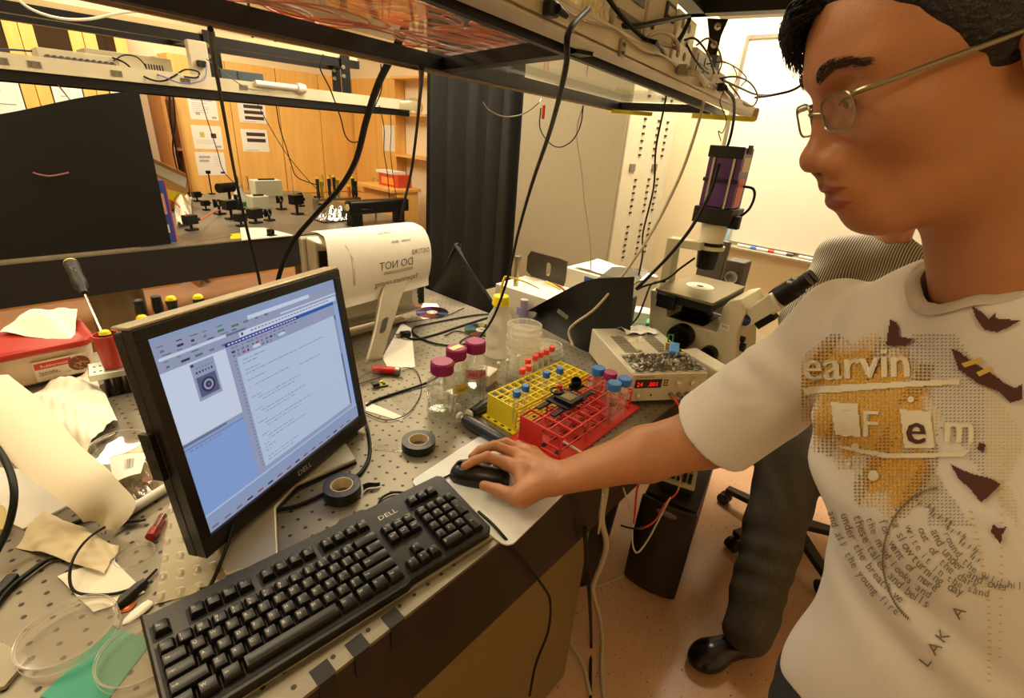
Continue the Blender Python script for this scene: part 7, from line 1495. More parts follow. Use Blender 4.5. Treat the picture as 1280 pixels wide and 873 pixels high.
def nets(F, lo, h):
    S_ = F < 0; a = S_[:-1, :-1, :-1]; cnt = np.zeros(a.shape, int); sl = lambda i, j, k: (slice(i, F.shape[0] - 1 + i), slice(j, F.shape[1] - 1 + j), slice(k, F.shape[2] - 1 + k))
    for i in (0, 1):
        for j in (0, 1):
            for k in (0, 1): cnt += S_[sl(i, j, k)]
    C = np.argwhere((cnt > 0) & (cnt < 8)); acc = np.zeros((len(C), 3)); w = np.zeros(len(C)); co = [(i, j, k) for i in (0, 1) for j in (0, 1) for k in (0, 1)]
    for p in co:
        for ax in range(3):
            if p[ax] == 0:
                q = list(p); q[ax] = 1; fa = F[tuple((C + p).T)]; fb = F[tuple((C + q).T)]; m = (fa < 0) != (fb < 0); t = np.where(m, fa / np.where(fa - fb == 0, 1, fa - fb), 0)
                e = np.array(p, float)[None].repeat(len(C), 0); e[:, ax] += t; acc[m] += e[m]; w[m] += 1
    V = lo + h * (C + acc / w[:, None]); ids = -np.ones(a.shape, int); ids[tuple(C.T)] = np.arange(len(C)); faces = []
    for ax in range(3):
        o = [0, 1, 2]; o.remove(ax); s0 = [slice(1, -1)] * 3; s1 = [slice(1, -1)] * 3; s0[ax] = slice(0, -1); s1[ax] = slice(1, None)
        A = S_[tuple(s0)]; B = S_[tuple(s1)]; E = np.argwhere(A != B); E2 = E.copy(); 
        for q in o: E2[:, q] += 1
        def at(du, dv): X = E2.copy(); X[:, o[0]] -= du; X[:, o[1]] -= dv; return ids[tuple(X.T)]
        Q = np.stack([at(1, 1), at(0, 1), at(0, 0), at(1, 0)], 1); flip = A[tuple(E.T)]; flip = flip if ax != 1 else ~flip
        Q[~flip] = Q[~flip][:, ::-1]; faces.append(Q)
    Q = np.concatenate(faces); return V, Q[(Q >= 0).all(1)]
def surf(fn, lo, hi, h, smooth=1):
    V, Q = nets(*field(fn, lo, hi, h))
    for _ in range(smooth):
        E = np.concatenate([Q[:, [0, 1]], Q[:, [1, 2]], Q[:, [2, 3]], Q[:, [3, 0]]]); E = np.concatenate([E, E[:, ::-1]]); s = np.stack([np.bincount(E[:, 0], V[E[:, 1], i], len(V)) for i in range(3)], 1); c = np.bincount(E[:, 0], minlength=len(V))
        V = np.where(c[:, None] > 0, V * .4 + .6 * s / np.maximum(c, 1)[:, None], V)
    return V, Q
def mesh_obj(name, parts, mats, parent=None, mi=None, attr=None):
    vs, fs, off = [], [], 0
    for V, Q in parts: vs.append(V); fs.append(Q + off); off += len(V)
    V = np.concatenate(vs); Q = np.concatenate(fs); me = bpy.data.meshes.new(name)
    me.vertices.add(len(V)); me.vertices.foreach_set('co', V.astype(np.float32).ravel()); me.loops.add(len(Q) * 4); me.loops.foreach_set('vertex_index', Q.astype(np.int32).ravel())
    me.polygons.add(len(Q)); me.polygons.foreach_set('loop_start', np.arange(0, len(Q) * 4, 4, dtype=np.int32)); me.polygons.foreach_set('use_smooth', np.ones(len(Q), bool))
    for m in mats: me.materials.append(m)
    if mi is not None: me.polygons.foreach_set('material_index', mi(V, Q).astype(np.int32))
    me.update(calc_edges=True); me.validate(); o = bpy.data.objects.new(name, me); COL.objects.link(o)
    if parent: o.parent = parent
    return o, V, Q
SK = dict(rough=.46, noise=.07, nscale=26, bump=.07, bscale=420, sss=.12)
M_skin = mat('tan skin', (180, 122, 80), **SK); M_lip = mat('lip skin', (150, 76, 56), rough=.42, noise=.05, sss=.1); M_hair = mat('black hair', (17, 13, 10), .42, noise=.5, nscale=90, bump=.5, bscale=220)

# ---- the standing person on the right
HO = Vector((.1222, -.6446, 1.6134)); hx, hy_, hz2 = Vector((-.46481, .78404, -.41137)), Vector((-.87032, -.48999, .0495)), Vector((-.16275, .38104, .91012))
HR = np.array([list(hx), list(hy_), list(hz2)]).T; HC = np.array(HO)
def to_head(P): return (P - HC) @ HR
def H2W(p): return HO + hx * p[0] + hy_ * p[1] + hz2 * p[2]
Nk = np.array((.163, -.760, 1.42))
def head_sdf(q):
    y = np.abs(q[:, 1]); s = np.stack([q[:, 0], y, q[:, 2]], 1)
    d = ell(q, (-.008, 0, .035), (.096, .077, .092)); d = smin(d, ell(q, (.035, 0, .02), (.060, .064, .075)), .03)
    d = smin(d, ell(q, (.030, 0, -.045), (.060, .052, .062)), .03)                    # mid face
    d = smin(d, rcone(s, (-.020, .054, -.066), (.056, .020, -.102), .021, .0165), .035)  # jaw line
    d = smin(d, ell(q, (.068, 0, -.100), (.022, .024, .020)), .022)                   # chin
    d = smin(d, ell(s, (.052, .044, -.026), (.026, .022, .022)), .024)                # cheekbones
    d = smin(d, rcone(s, (.086, .012, .024), (.068, .046, .022), .0085, .008), .016)    # brow ridge
    d = smax(d, -ell(s, (.094, .031, .001), (.016, .019, .0125)), .016)                # sockets
    d = smin(d, ell(s, (.0700, .032, .000), (.0165, .0185, .0135)), .006)               # lids over the eyes
    d = smin(d, rcone(q, (.086, 0, .006), (.104, 0, -.036), .0065, .0085), .014)       # nose bridge
    d = smin(d, ell(q, (.1045, 0, -.0405), (.0130, .0135, .0120)), .010)               # tip
    d = smin(d, ell(s, (.0940, .0165, -.0450), (.0135, .0092, .0105)), .007)           # wings
    d = smin(d, ell(q, (.082, 0, -.068), (.020, .026, .022)), .02)                    # muzzle
    d = smin(d, ell(q, (.0935, 0, -.0675), (.0095, .021, .0052)), .006); d = smin(d, ell(q, (.0905, 0, -.0835), (.0105, .019, .0062)), .006)
    d = smax(d, -ell(q, (.108, 0, -.0752), (.013, .024, .0017)), .003)                 # mouth line
    d = smax(d, -ell(s, (.1005, .0070, -.0525), (.0055, .0042, .0035)), .003)            # nostrils
    d = smax(d, -ell(q, (.107, 0, -.0585), (.006, .003, .008)), .006)
    e = ell(s, (-.018, .078, -.010), (.019, .006, .030)); e = smax(e, -ell(s, (-.012, .086, -.006), (.010, .007, .016)), .004); return smin(d, e, .008)
def person_upper(P):
    q = to_head(P); d = head_sdf(q)
    a = np.array(H2W((-.030, 0, -.045))); b = Nk + (0, 0, .0)
    d = smin(d, rcone(P, a, b, .058, .062), .030)
    return smin(d, ell(P, Nk + np.array((.012, -.02, -.05)), (.085, .055, .035), RM_), .03)
r_ = np.array((.47, .88, 0)); f_ = np.array((-.88, .47, 0)); RM_ = np.array([list(r_), list(f_), [0, 0, 1]]).T
hV, hQ = surf(person_upper, HC + (-.17, -.26, -.30), HC + (.17, .18, .17), .0023, 2)
# right arm and hand
r_ = np.array((.47, .88, 0)); f_ = np.array((-.88, .47, 0))
Sh = np.array((.285, -.630, 1.315)); El = np.array(PD(884, 546, .80)); Wr = np.array(PZ(696, 599, .968)); 
def pz_(x, y, z): return np.array(PZ(x, y, z))
th_b, th_m, th_t = pz_(650, 622, .945), pz_(622, 613, .936), pz_(605, 607, .936)
fing = [  # knuckle, middle joint, last joint, tip, radius
    (pz_(634, 580, .958), pz_(609, 571, .968), pz_(593, 576, .9585), pz_(581, 583, .9515), .0098),
    (pz_(645, 567, .958), pz_(618, 557, .968), pz_(600, 563, .958), pz_(590, 571, .949), .0098),
    (pz_(657, 563, .952), pz_(632, 553, .957), pz_(615, 557, .944), pz_(603, 562, .934), .0092),
    (pz_(668, 566, .944), pz_(648, 556, .945), pz_(634, 556, .932), pz_(624, 560, .926), .0082)]
ax_ = (Wr - El) / np.linalg.norm(Wr - El); sdv = np.cross(ax_, (0, 0, 1)); sdv /= np.linalg.norm(sdv)
def arm_sdf(P):
    d = rcone(P, Sh, El, .052, .048); d = smin(d, rcone(P, El, El * .62 + Wr * .38, .048, .046), .02)
    for s in (-1, 1): d = smin(d, rcone(P, El * .6 + Wr * .4 + sdv * s * .010, Wr + sdv * s * .0130, .038, .0205), .02)
    d = smin(d, ell(P, Wr * .9 + fing[1][0] * .1, (.024, .024, .019)), .018)
    for i, (k, m, l, t, r) in enumerate(fing):
        base = Wr * .80 + k * .20 + sdv * (.014 - .010 * i) * 0; d = smin(d, rcone(P, base, k, .0165, .0125 if i else .0135), .017)
    h = rcone(P, Wr * .8 + th_b * .2, th_b, .019, .0175); d = smin(d, h, .018); d = smin(d, rcone(P, fing[0][0] * .7 + Wr * .3, th_b * .85 + Wr * .15, .0155, .0165), .014); d = smin(d, rcone(P, fing[2][0] * .6 + Wr * .4 - (0, 0, .008), th_b * .6 + Wr * .4, .014, .014), .014)
    d = smin(d, rcone(P, th_b, th_m, .0150, .0112), .010); d = smin(d, rcone(P, th_m, th_t, .0112, .0092), .005)
    g = None
    for k, m, l, t, r in fing:
        e = smin(smin(rcone(P, k, m, r * 1.12, r), rcone(P, m, l, r, r * .92), .004), rcone(P, l, t, r * .92, r * .80), .003); g = e if g is None else smin(g, e, .0012)
    return smin(d, g, .008)
lo_ = np.minimum.reduce([Sh, El, Wr, fing[0][3], th_t]) - .06; hi_ = np.maximum.reduce([Sh, El, Wr, fing[0][3], fing[3][0]]) + .06
aV, aQ = surf(arm_sdf, lo_, hi_, .0024, 1)
Sl = np.array(Nk) - r_ * .185 + np.array((0, 0, -.05)); Ell = Sl - r_ * .07 + np.array((0, 0, -.275)); Wrl = Ell - r_ * .01 + f_ * .07 + np.array((0, 0, -.225))
def larm(P):
    d = smin(rcone(P, Sl, Ell, .050, .043), rcone(P, Ell, Wrl, .042, .026), .02); hd = Wrl + np.array((.01, .03, -.08)); d = smin(d, rcone(P, Wrl, hd, .026, .030), .02)
    for i in range(4): k = hd + f_ * (.024 - .016 * i); d = smin(d, rcone(P, k, k + np.array((.004, .012, -.075 + .006 * abs(i - 1.5))), .0095, .0075), .003)
    return smin(d, rcone(P, hd + f_ * .03 + np.array((0, 0, .04)), hd + f_ * .052 + np.array((0, 0, -.02)), .012, .009), .008)
lV, lQ = surf(larm, np.minimum(Wrl, Sl) - (.12, .12, .2), np.maximum(Sl, Wrl) + .12, .005, 2)
def skin_mi(V, Q):
    c = V[Q].mean(1); q = to_head(c); y = np.abs(q[:, 1]); mi = np.zeros(len(Q), int)
    up = (np.abs(q[:, 2] + .0690) < .0062 * (1 - (y / .024) ** 2)) | (np.abs(q[:, 2] + .0830) < .0075 * (1 - (y / .022) ** 2)); return mi
PB = thing('person', 'person in a white printed t-shirt and glasses, right hand on the mouse', 'person', (.2, -.78, 0))
def PW(o):
    if o.parent == PB: o.matrix_parent_inverse = PB.matrix_basis.inverted()
    return o
def lip_tint(V):
    q = to_head(V); y = np.abs(q[:, 1]); a = 1 - np.abs(q[:, 2] + .0690) / (.0078 * np.clip(1 - (y / .026) ** 2, .02, 1)); b = 1 - np.abs(q[:, 2] + .0830) / (.0090 * np.clip(1 - (y / .024) ** 2, .02, 1))
    return np.clip(np.maximum(a, b) * 2.2, 0, 1) * (q[:, 0] > .076) * (y < .024)
body, _, _ = mesh_obj('body', [(hV, hQ), (aV, aQ), (lV, lQ)], [M_skin, M_lip], PB, skin_mi); PW(body)
at = body.data.attributes.new('tint', 'FLOAT', 'POINT'); at.data.foreach_set('value', lip_tint(np.concatenate([hV, aV, lV])).astype(np.float32))
nt = M_skin.node_tree; n = nt.nodes; L = nt.links; b_ = n['Principled BSDF']; src = b_.inputs['Base Color'].links[0].from_socket; an = n.new('ShaderNodeAttribute'); an.attribute_name = 'tint'; mx = n.new('ShaderNodeMixRGB'); mx.inputs[2].default_value = lin((150, 80, 62)); L.new(an.outputs['Fac'], mx.inputs[0]); L.new(src, mx.inputs[1]); L.new(mx.outputs[0], b_.inputs['Base Color'])
hbv = BVHTree.FromPolygons([Vector(v) for v in hV], [tuple(q) for q in hQ])
def on_head(y, z, off=.0):   # surface point of the face at local y, z
    o = H2W((.25, y, z)); loc, nn, _, _ = hbv.ray_cast(o, -hx); return (loc + nn * off, nn) if loc else (H2W((.08, y, z)), hx)
# eyes half closed, looking down
for s in (-1, 1):
    e = thing('eye', '', '') if False else None
    c, nn = on_head(s * .034, -.0012); m = MB()
    u = hy_.copy(); w = nn.cross(u).normalized()
    w = w if w.dot(hz2) > 0 else -w
    def lens_shape(k, n_=20): return [c + nn * (.0006 + .0014 * (1 - (abs(math.cos(2 * PI * i / n_))) ** 2)) + u * (.0135 * math.cos(2 * PI * i / n_) * k) + w * (.0042 * math.sin(2 * PI * i / n_) * k) for i in range(n_)]
    m.add(lens_shape(1) + [c + nn * .0022], [(i, (i + 1) % 20, 20) for i in range(20)], True); m.m = 1
    m.add([c + nn * .0026 + hx * .0002 + u * (.0048 * math.cos(a)) + w * (-.0002 + .0040 * math.sin(a)) for a in [2 * PI * i / 16 for i in range(16)]], [tuple(range(16))])
    m.m = 2; m.tube([c + nn * .0016 + u * k * .0145 + w * (.0040 * (1 - k * k)) for k in (-1, -.5, 0, .5, 1)], .0009, n=5)
    PW(m.build('eye', [mat('eye white', (206, 190, 170), .2), mat('dark iris', (26, 16, 12), .12), M_hair], body))
    m = MB(); random.seed(int(20 + s))
    for k in range(300):
        t = random.random(); y = s * (.016 + .040 * t); z = .0235 + .006 * math.sin(PI * min(1, t * 1.1)) + random.uniform(-.0055, .0055) * (1 - .5 * t); p, nn2 = on_head(y, z, .0004)
        dr = (hy_ * s * (.7 + .3 * t) + hz2 * (.35 - .6 * t)).normalized(); m.tube([p, p + dr * .004 + nn2 * .0008, p + dr * .008 + nn2 * .0001], lambda q: .00034 * (1 - .7 * q), n=4, smooth=False)
    PW(m.build('eyebrow', mat('brow hair', (52, 34, 24), .6), body))['kind'] = 'stuff'
# hair
def hair_sdf(P):
    q = to_head(P); y = np.abs(q[:, 1]); d = ell(q, (-.014, 0, .046), (.108, .088, .098))
    d = d + .0012 * np.sin(q[:, 1] * 200 + 3 * np.sin(q[:, 2] * 60)) * np.sin(q[:, 0] * 90 + q[:, 2] * 80)
    lim = np.interp(q[:, 2], [-.08, -.04, -.02, .0, .016, .043, .060, .072, .085, .12], [-.055, -.004, .018, .026, .036, .050, .066, .078, .100, .16])
    back = (q[:, 0] - lim) * .7; back = np.where(q[:, 2] > .055, np.minimum(back, np.where(q[:, 1] > .0, .088, .064 + .006 * np.sin(q[:, 1] * 130)) - q[:, 2] + np.where(y > .045, .02, 0)), back)
    d = smax(d, back, .006); d = smax(d, -.075 - .3 * q[:, 0] - q[:, 2], .01); return smax(d, -ell(np.stack([q[:, 0], y, q[:, 2]], 1), (-.016, .088, -.014), (.018, .02, .030)), .005)
V, Q = surf(hair_sdf, HC + (-.17, -.2, -.13), HC + (.17, .17, .19), .0032, 1)
hair, _, _ = mesh_obj('hair', [(V, Q)], [M_hair], body); PW(hair)
m = MB(); random.seed(4)
for k in range(460):
    t = random.random(); y0 = -.066 + .080 * t if k < 600 else 0; z0 = (.074 + .026 * random.random())
    p0 = H2W((.070 + .015 * random.random() - .6 * max(0, abs(y0) - .03), y0, z0)); z1 = .036 + .042 * t ** 1.3 + random.uniform(-.008, .010)
    p1 = H2W((.105 - 7.5 * y0 * y0 + random.uniform(-.003, .006), y0 - .012 + random.uniform(-.004, .004), z1)); mdl = (p0 + p1) / 2 + hx * .012
    m.tube([p0, mdl, p1], lambda q: .0009 * (1 - .8 * q), n=4, k=4)
o = m.build('fringe', M_hair, body); PW(o); o['kind'] = 'stuff'
# glasses
M_gold = mat('pale gold metal', (150, 142, 118), .3, .9)
gl = thing('glasses', '', '') if False else None
gm = MB(); LZ = []
def lens_outline(s, n_=28):
    cy, cz, ry, rz = s * .0385, -.006, .0255, .0145; out = []
    for i in range(n_): a = 2 * PI * i / n_; c, sn = math.cos(a), math.sin(a); out.append(H2W((.1000 - .10 * abs(cy + ry * c) * .9 + .0, cy + ry * math.copysign(abs(c) ** .55, c), cz + rz * math.copysign(abs(sn) ** .6, sn))))
    return out
for s in (-1, 1):
    ol = lens_outline(s); gm.tube(ol + [ol[0]], .0011, n=6, smooth=False)
gm.tube([H2W((.0985, -.0125, -.004)), H2W((.1035, 0, -.001)), H2W((.0985, .0125, -.004))], .0012, n=6)
for s in (-1, 1):
    a = H2W((.0945, s * .060, .0035)); gm.tube([a, H2W((.090, s * .0665, .0045)), H2W((.075, s * .0735, .0045)), H2W((.02, s * .080, .005)), H2W((-.02, s * .083, .003)), H2W((-.035, s * .080, -.02))], lambda q: .0015 + .0008 * math.sin(PI * min(1, q * 1.4)), n=8)
    gm.tube([H2W((.0975, s * .013, -.006)), H2W((.097, s * .010, -.011)), H2W((.0945, s * .0095, -.014))], .0009, n=5)
go = gm.build('glasses', M_gold); go['label'] = 'thin gold rimmed glasses worn by the person in the white t-shirt'; go['category'] = 'glasses'
for s in (-1, 1):
    ol = lens_outline(s); MB().add(ol, [tuple(range(len(ol)))]).build('lens', mat('lens glass', (226, 232, 226), .03, clear=.25), go)
# shirt
M_shirt = mat('white t-shirt cotton', (224, 219, 210), .85, noise=.02, nscale=14, bump=.12, bscale=900)
Tc = lambda z: np.array((np.interp(z, [.88, 1.0, 1.12, 1.25, 1.34, 1.42], [.128, .126, .131, .143, .158, .165]), np.interp(z, [.88, 1.0, 1.12, 1.25, 1.34, 1.42], [-.850, -.848, -.826, -.800, -.780, -.768]), z))
Clr = np.array((.163, -.742, 1.440)); Cax = np.array((-.12, .32, .94)); Cax /= np.linalg.norm(Cax)
Sle = Sh * .06 + El * .94
def shirt_sdf(P):
    d = ell(P, Tc(1.27), (.170, .112, .16), RM_); d = smin(d, ell(P, Tc(1.10), (.130, .104, .20), RM_), .06); d = smin(d, ell(P, Tc(.94), (.130, .112, .17), RM_), .06); d = smin(d, ell(P, (.132, -.735, .955), (.024, .024, .05)), .04)
    tr = Nk + np.array((0, 0, -.004)); d = smin(d, rcone(P, tr, Sh + np.array((0, 0, .012)), .064, .064), .05); d = smin(d, rcone(P, tr, Sl, .062, .066), .05)
    sl = rcone(P, Sh, Sle + (Sle - Sh) * .1, .062, .074); ax = (Sle - Sh) / np.linalg.norm(Sle - Sh); along = (P - Sle) @ ax
    sl = smax(sl, along, .004); d = smin(d, sl, .030); inner = rcone(P, Sh + (Sle - Sh) * .55, Sle + (Sle - Sh) * .3, .046, .0715); d = smax(d, -inner, .003)
    sl2e = Sl * .15 + Ell * .85; a2 = (sl2e - Sl) / np.linalg.norm(sl2e - Sl); sl2 = smax(rcone(P, Sl, sl2e, .066, .070), (P - sl2e) @ a2, .004); d = smin(d, sl2, .03)
    # folds fanning out from the armpit and the waist
    q = (P - Tc(1.15)) @ RM_; arm = P - (Sh + np.array((0, 0, -.08)))
    rad = np.linalg.norm(arm, axis=1); an = np.arctan2(arm[:, 2], arm @ -r_); fold = .0062 * np.sin(an * 9 + 1.5 * np.sin(rad * 14)) * np.exp(-((rad - .20) / .09) ** 2) * np.clip((rad - .06) / .08, 0, 1)
    w2 = .0065 * np.sin(q[:, 0] * 46 + q[:, 2] * 22 + 1.2 * np.sin(q[:, 2] * 11)) * np.clip((1.08 - P[:, 2]) / .15, 0, 1)
    sv = (P - Sh) @ ((Sle - Sh) / np.linalg.norm(Sle - Sh)); sl3 = .0032 * np.sin(sv * 62 + 2.2 * np.sin(P[:, 2] * 24 + P[:, 0] * 17)) * np.clip(sv / .06, 0, 1) * np.clip((.15 - sv) / .05, 0, 1)
    d = d + fold * np.clip((.17 - sv) / .05, 0, 1) + w2 + sl3
    d = smax(d, .905 + .02 * np.sin(q[:, 0] * 30) - P[:, 2], .006)
    return smax(d, -rcone(P, Clr - Cax * .012, Clr + Cax * .2, .0600, .10), .004)
V, Q = surf(shirt_sdf, (-.14, -1.12, .86), (.42, -.42, 1.52), .0042, 1)
shirt, sV, sQ = mesh_obj('t_shirt', [(V, Q)], [M_shirt], PB); PW(shirt)
sbv = BVHTree.FromPolygons([Vector(v) for v in sV], [tuple(q) for q in sQ])
# ribbed collar
loop = []; cu, cw = frame(Vector(Cax)); 
for k in range(48):
    a = 2 * PI * k / 48; o = Vector(Clr) + (cu * math.cos(a) + cw * math.sin(a)) * .0655 + Vector(Cax) * .12; h_ = sbv.ray_cast(o, -Vector(Cax)); loop.append((h_[0] + h_[1] * .001) if h_[0] else None)
loop = [p for p in loop if p is not None]
if len(loop) > 20:
    m = MB(); m.tube(loop + [loop[0]], .0068, n=8, flat=.4, k=3); PW(m.build('collar', mat('ribbed collar', (196, 188, 172), .85), shirt))
# printed design laid on the cloth where the photograph shows it
pm = MB(); PMATS = [mat('mustard print', (222, 168, 34), .8), mat('brown print', (84, 48, 40), .8), mat('cream print', (232, 224, 196), .8), mat('olive grey print', (122, 114, 88), .8), mat('pale mustard print', (214, 186, 92), .8)]
def cast(x, y, off):
    d = ray(x, y).normalized(); h_ = sbv.ray_cast(CAM, d); return (h_[0] + h_[1] * off) if h_[0] else None
def pp2(poly, mi, off=.0012):
    q = [cast(x, y, off) for x, y in poly]
    if all(p is not None for p in q) and max((q[i] - q[0]).length for i in range(len(q))) < .5: pm.m = mi; pm.add(q, [tuple(range(len(q)))])
def dot(x, y, w, h_, mi, off=.0009, sl=.35): pp2([(x - w, y + w * sl), (x, y - h_), (x + w, y - w * sl), (x, y + h_)], mi, off)
random.seed(9)
def inside(x, y, cx, cy, rx, ry): return 1 - ((x - cx) / rx) ** 2 - ((y - cy) / ry) ** 2
y = 418.
while y < 655:
    x = 1003.
    while x < 1278:
        g = max(inside(x, y, 1085, 505, 92, 85), .8 * inside(x, y, 1050, 470, 60, 50), .7 * inside(x, y, 1120, 590, 60, 60)) + .12 * math.sin(x * .13 + y * .07)
        if g > .45: dot(x, y, 3.2, 2.3, 0, .0008)
        elif g > .05: dot(x, y, 2.6 * (.4 + g), 1.5, 0 if g > .2 else 4, .0008)
        g2 = max(inside(x, y, 1190, 520, 95, 130), .8 * inside(x, y, 1215, 640, 60, 60))
        if g2 > .1 and g < .5 and (math.sin(x * .045 - y * .03) > -.35): dot(x + 2, y + 1.6, 2.0, .85, 3 if x < 1230 else 4, .0010, .5)
        if 0 < g < .75 and math.sin(x * .09 + y * .05) > .55: dot(x + 1, y + 1, 1.9, .8, 1, .0012, .5)
        x += 5.1
    y += 4.3
def fill(poly, mi, off, st=1.5):
    xs = [p[0] for p in poly]; ys = [p[1] for p in poly]; y = min(ys)
    while y < max(ys):
        x = min(xs)
        while x < max(xs):
            cx, cy, ins = x + st / 2, y + st / 2, False
            for i in range(len(poly)):
                (x1, y1), (x2, y2) = poly[i - 1], poly[i]
                if (y1 > cy) != (y2 > cy) and cx < (x2 - x1) * (cy - y1) / (y2 - y1) + x1: ins = not ins
            if ins: pp2([(x, y), (x + st, y), (x + st, y + st), (x, y + st)], mi, off)
            x += st
        y += st
def ptext(s, x0, y0, size, mi, ang=0., off=.0020, bold=0.):
    v, f, wd = glyphs(s); ca, sa = math.cos(ang), math.sin(ang); pm.m = mi
    for face in f:
        q = [cast(x0 + (v[i][0] * ca - v[i][1] * -sa * -1) * size if False else x0 + size * (v[i][0] * ca - v[i][1] * sa), y0 - size * (v[i][0] * sa + v[i][1] * ca), off) for i in face]
        if all(p is not None for p in q): pm.add(q, [tuple(range(len(q)))])
for dx in (-1.2, 0, 1.2): ptext('earvin', 1004 + dx, 476, 56, 2, .03, .0018)
fill([(1004, 484), (1060, 482), (1120, 479), (1200, 474), (1200, 481), (1120, 486), (1060, 491), (1006, 493)], 2, .0016)
fill([(1040, 504), (1074, 506), (1078, 546), (1046, 543)], 2, .0018); fill([(1126, 512), (1164, 515), (1170, 560), (1132, 560)], 2, .0017)
for dx in (-1, 0, 1): ptext('I F', 1054 + dx, 545, 46, 0 if False else 2, -.02, .0021); ptext('e', 1133 + dx, 554, 56, 1, -.02, .0024); ptext('m', 1180 + dx, 552, 52, 2, -.04, .0021)
fill([(1050, 556), (1110, 566), (1200, 566), (1215, 560), (1206, 571), (1110, 573), (1052, 560)], 2, .0019)
for x, y_, r in ((1071, 558, 5), (1094, 595, 7), (1063, 580, 3), (1140, 500, 4)): pp2([(x + r * math.cos(a), y_ + r * math.sin(a)) for a in [k * .6283 for k in range(10)]], 2, .0019)
for b in ([(1115, 400), (1123, 403), (1127, 412), (1126, 421), (1135, 423), (1146, 424), (1136, 432), (1120, 434), (1110, 432), (1112, 418)], [(1216, 382), (1230, 392), (1238, 400), (1245, 392), (1247, 399), (1276, 402), (1262, 410), (1248, 416), (1232, 413), (1222, 399)], [(1192, 437), (1202, 440), (1215, 452), (1240, 466), (1258, 480), (1270, 486), (1279, 480), (1279, 500), (1264, 504), (1250, 490), (1225, 480), (1200, 462)], [(1190, 580), (1215, 592), (1240, 598), (1252, 605), (1240, 618), (1228, 628), (1215, 612), (1200, 598)], [(1243, 655), (1250, 660), (1260, 658), (1254, 668), (1252, 680), (1246, 672), (1240, 664)], [(1226, 553), (1234, 556), (1230, 566), (1223, 562)]):
    fill(b, 1, .0024)
for x0, y0, x1, y1 in ((1204, 455, 1228, 447), (1222, 466, 1240, 458)): pp2([(x0, y0), (x1, y1), (x1 + 4, y1 + 5), (x0 + 4, y0 + 5)], 4, .0028)
lines = ['and all the young fire', 'under the breath we', 'these tales and bells', 'the mind looks and', 'for want of more', 'a slow turning day', 'write it in the sand', 'out of the dark', 'and under and over', 'round the wild hill']
for i, s in enumerate(lines):   # curved handwriting down the side
    cx0 = 1036 + 16 * i; x, y_ = cx0, 640 + 3 * i; ang = -1.30 + .015 * i
    for ch in s:
        if ch != ' ': ptext(ch, x, y_, 13.5 + 1.2 * (i % 3), 3, ang, .0014)
        x += 7.2 * math.cos(ang); y_ += -7.2 * math.sin(ang); ang += .03 + .004 * i
for k in range(5): ptext('A KALYN'[k], 1200 + 2 * k - k * 12, 775 + k * 15, 22, 3, .9, .0014)
for k in range(26):   # sweeping strokes of pattern marks
    t = k / 25; dot(1150 + 75 * t ** .7 + 6 * math.sin(k), 630 + 70 * t, 3.2, 1.5, 3, .0016, .9); dot(1215 + 20 * t + 10 * math.sin(t * 3), 640 + 210 * t, 3.5, 1.3, 4, .0016, -.2); dot(1255 - 5 * t, 560 + 260 * t, 3.0, 1.2, 4, .0016, -.2)
for k in range(60): t = k / 59; a = 2.2 + 2.4 * t; dot(1180 + 75 * math.cos(a), 700 - 90 * math.sin(a) * -1 + 0, 1.6, 2.6, 3, .0014)
po = pm.build('shirt_print', PMATS, shirt); PW(po); po['kind'] = 'stuff'
# jeans and shoes
Kr = np.array((.31, -.80, .50)); Ar = np.array((.30, -.82, .10)); Hr = Tc(.9) + r_ * .065; Hl = Tc(.9) - r_ * .085; Kl = np.array((.22, -.93, .48)); Al = np.array((.24, -.96, .10))
def jeans_sdf(P):
    d = ell(P, Tc(.90), (.118, .094, .10), RM_); d = smin(d, rcone(P, Hr + np.array((0, 0, -.02)), Kr, .092, .066), .05); d = smin(d, rcone(P, Kr, Ar, .066, .054), .03)
    d2 = smin(rcone(P, Hl, Kl, .092, .066), rcone(P, Kl, Al, .066, .054), .03); d = smin(d, d2, .03)
    return smax(d + .003 * np.sin(P[:, 2] * 60 + P[:, 0] * 40) * np.sin(P[:, 1] * 50), .07 - P[:, 2], .005)
V, Q = surf(jeans_sdf, (-.05, -1.08, .03), (.48, -.6, 1.02), .007, 1)
M_jean = mat('dark blue denim', (44, 46, 52), .85, noise=.25, nscale=160, bump=.15, bscale=500); o, _, _ = mesh_obj('jeans', [(V, Q)], [M_jean], PB); PW(o)
def shoe(a, dirv, parent, m_, inv=None, L_=.27):
    d = np.array(dirv, float); d[2] = 0; d /= np.linalg.norm(d); s = np.array((-d[1], d[0], 0)); c = np.array((a[0], a[1], 0))
    def fn(P):
        q = np.stack([(P - c) @ d, (P - c) @ s, P[:, 2]], 1); e = rcone(q, (-.045, 0, .045), (.13, 0, .040), .040, .040); e = smin(e, ell(q, (.145, .004, .034), (.065, .050, .034)), .03); e = smin(e, rcone(q, (-.03, 0, .05), (-.02, 0, .10), .042, .044), .03)
        return smax(e, .004 - P[:, 2], .006)
    V, Q = surf(fn, c + (-.26, -.26, -.01), c + (.26, .26, .16), .005, 1)
    def mi(V, Q): return (V[Q].mean(1)[:, 2] < .02).astype(int)
    o, _, _ = mesh_obj('shoe', [(V, Q)], [m_, mat('shoe sole', (46, 40, 34), .6)], parent, mi); o.matrix_parent_inverse = parent.matrix_basis.inverted()
M_shoe = mat('black shoe leather', (18, 16, 15), .25)
shoe(Ar, f_, PB, M_shoe); shoe(Al, f_, PB, M_shoe)

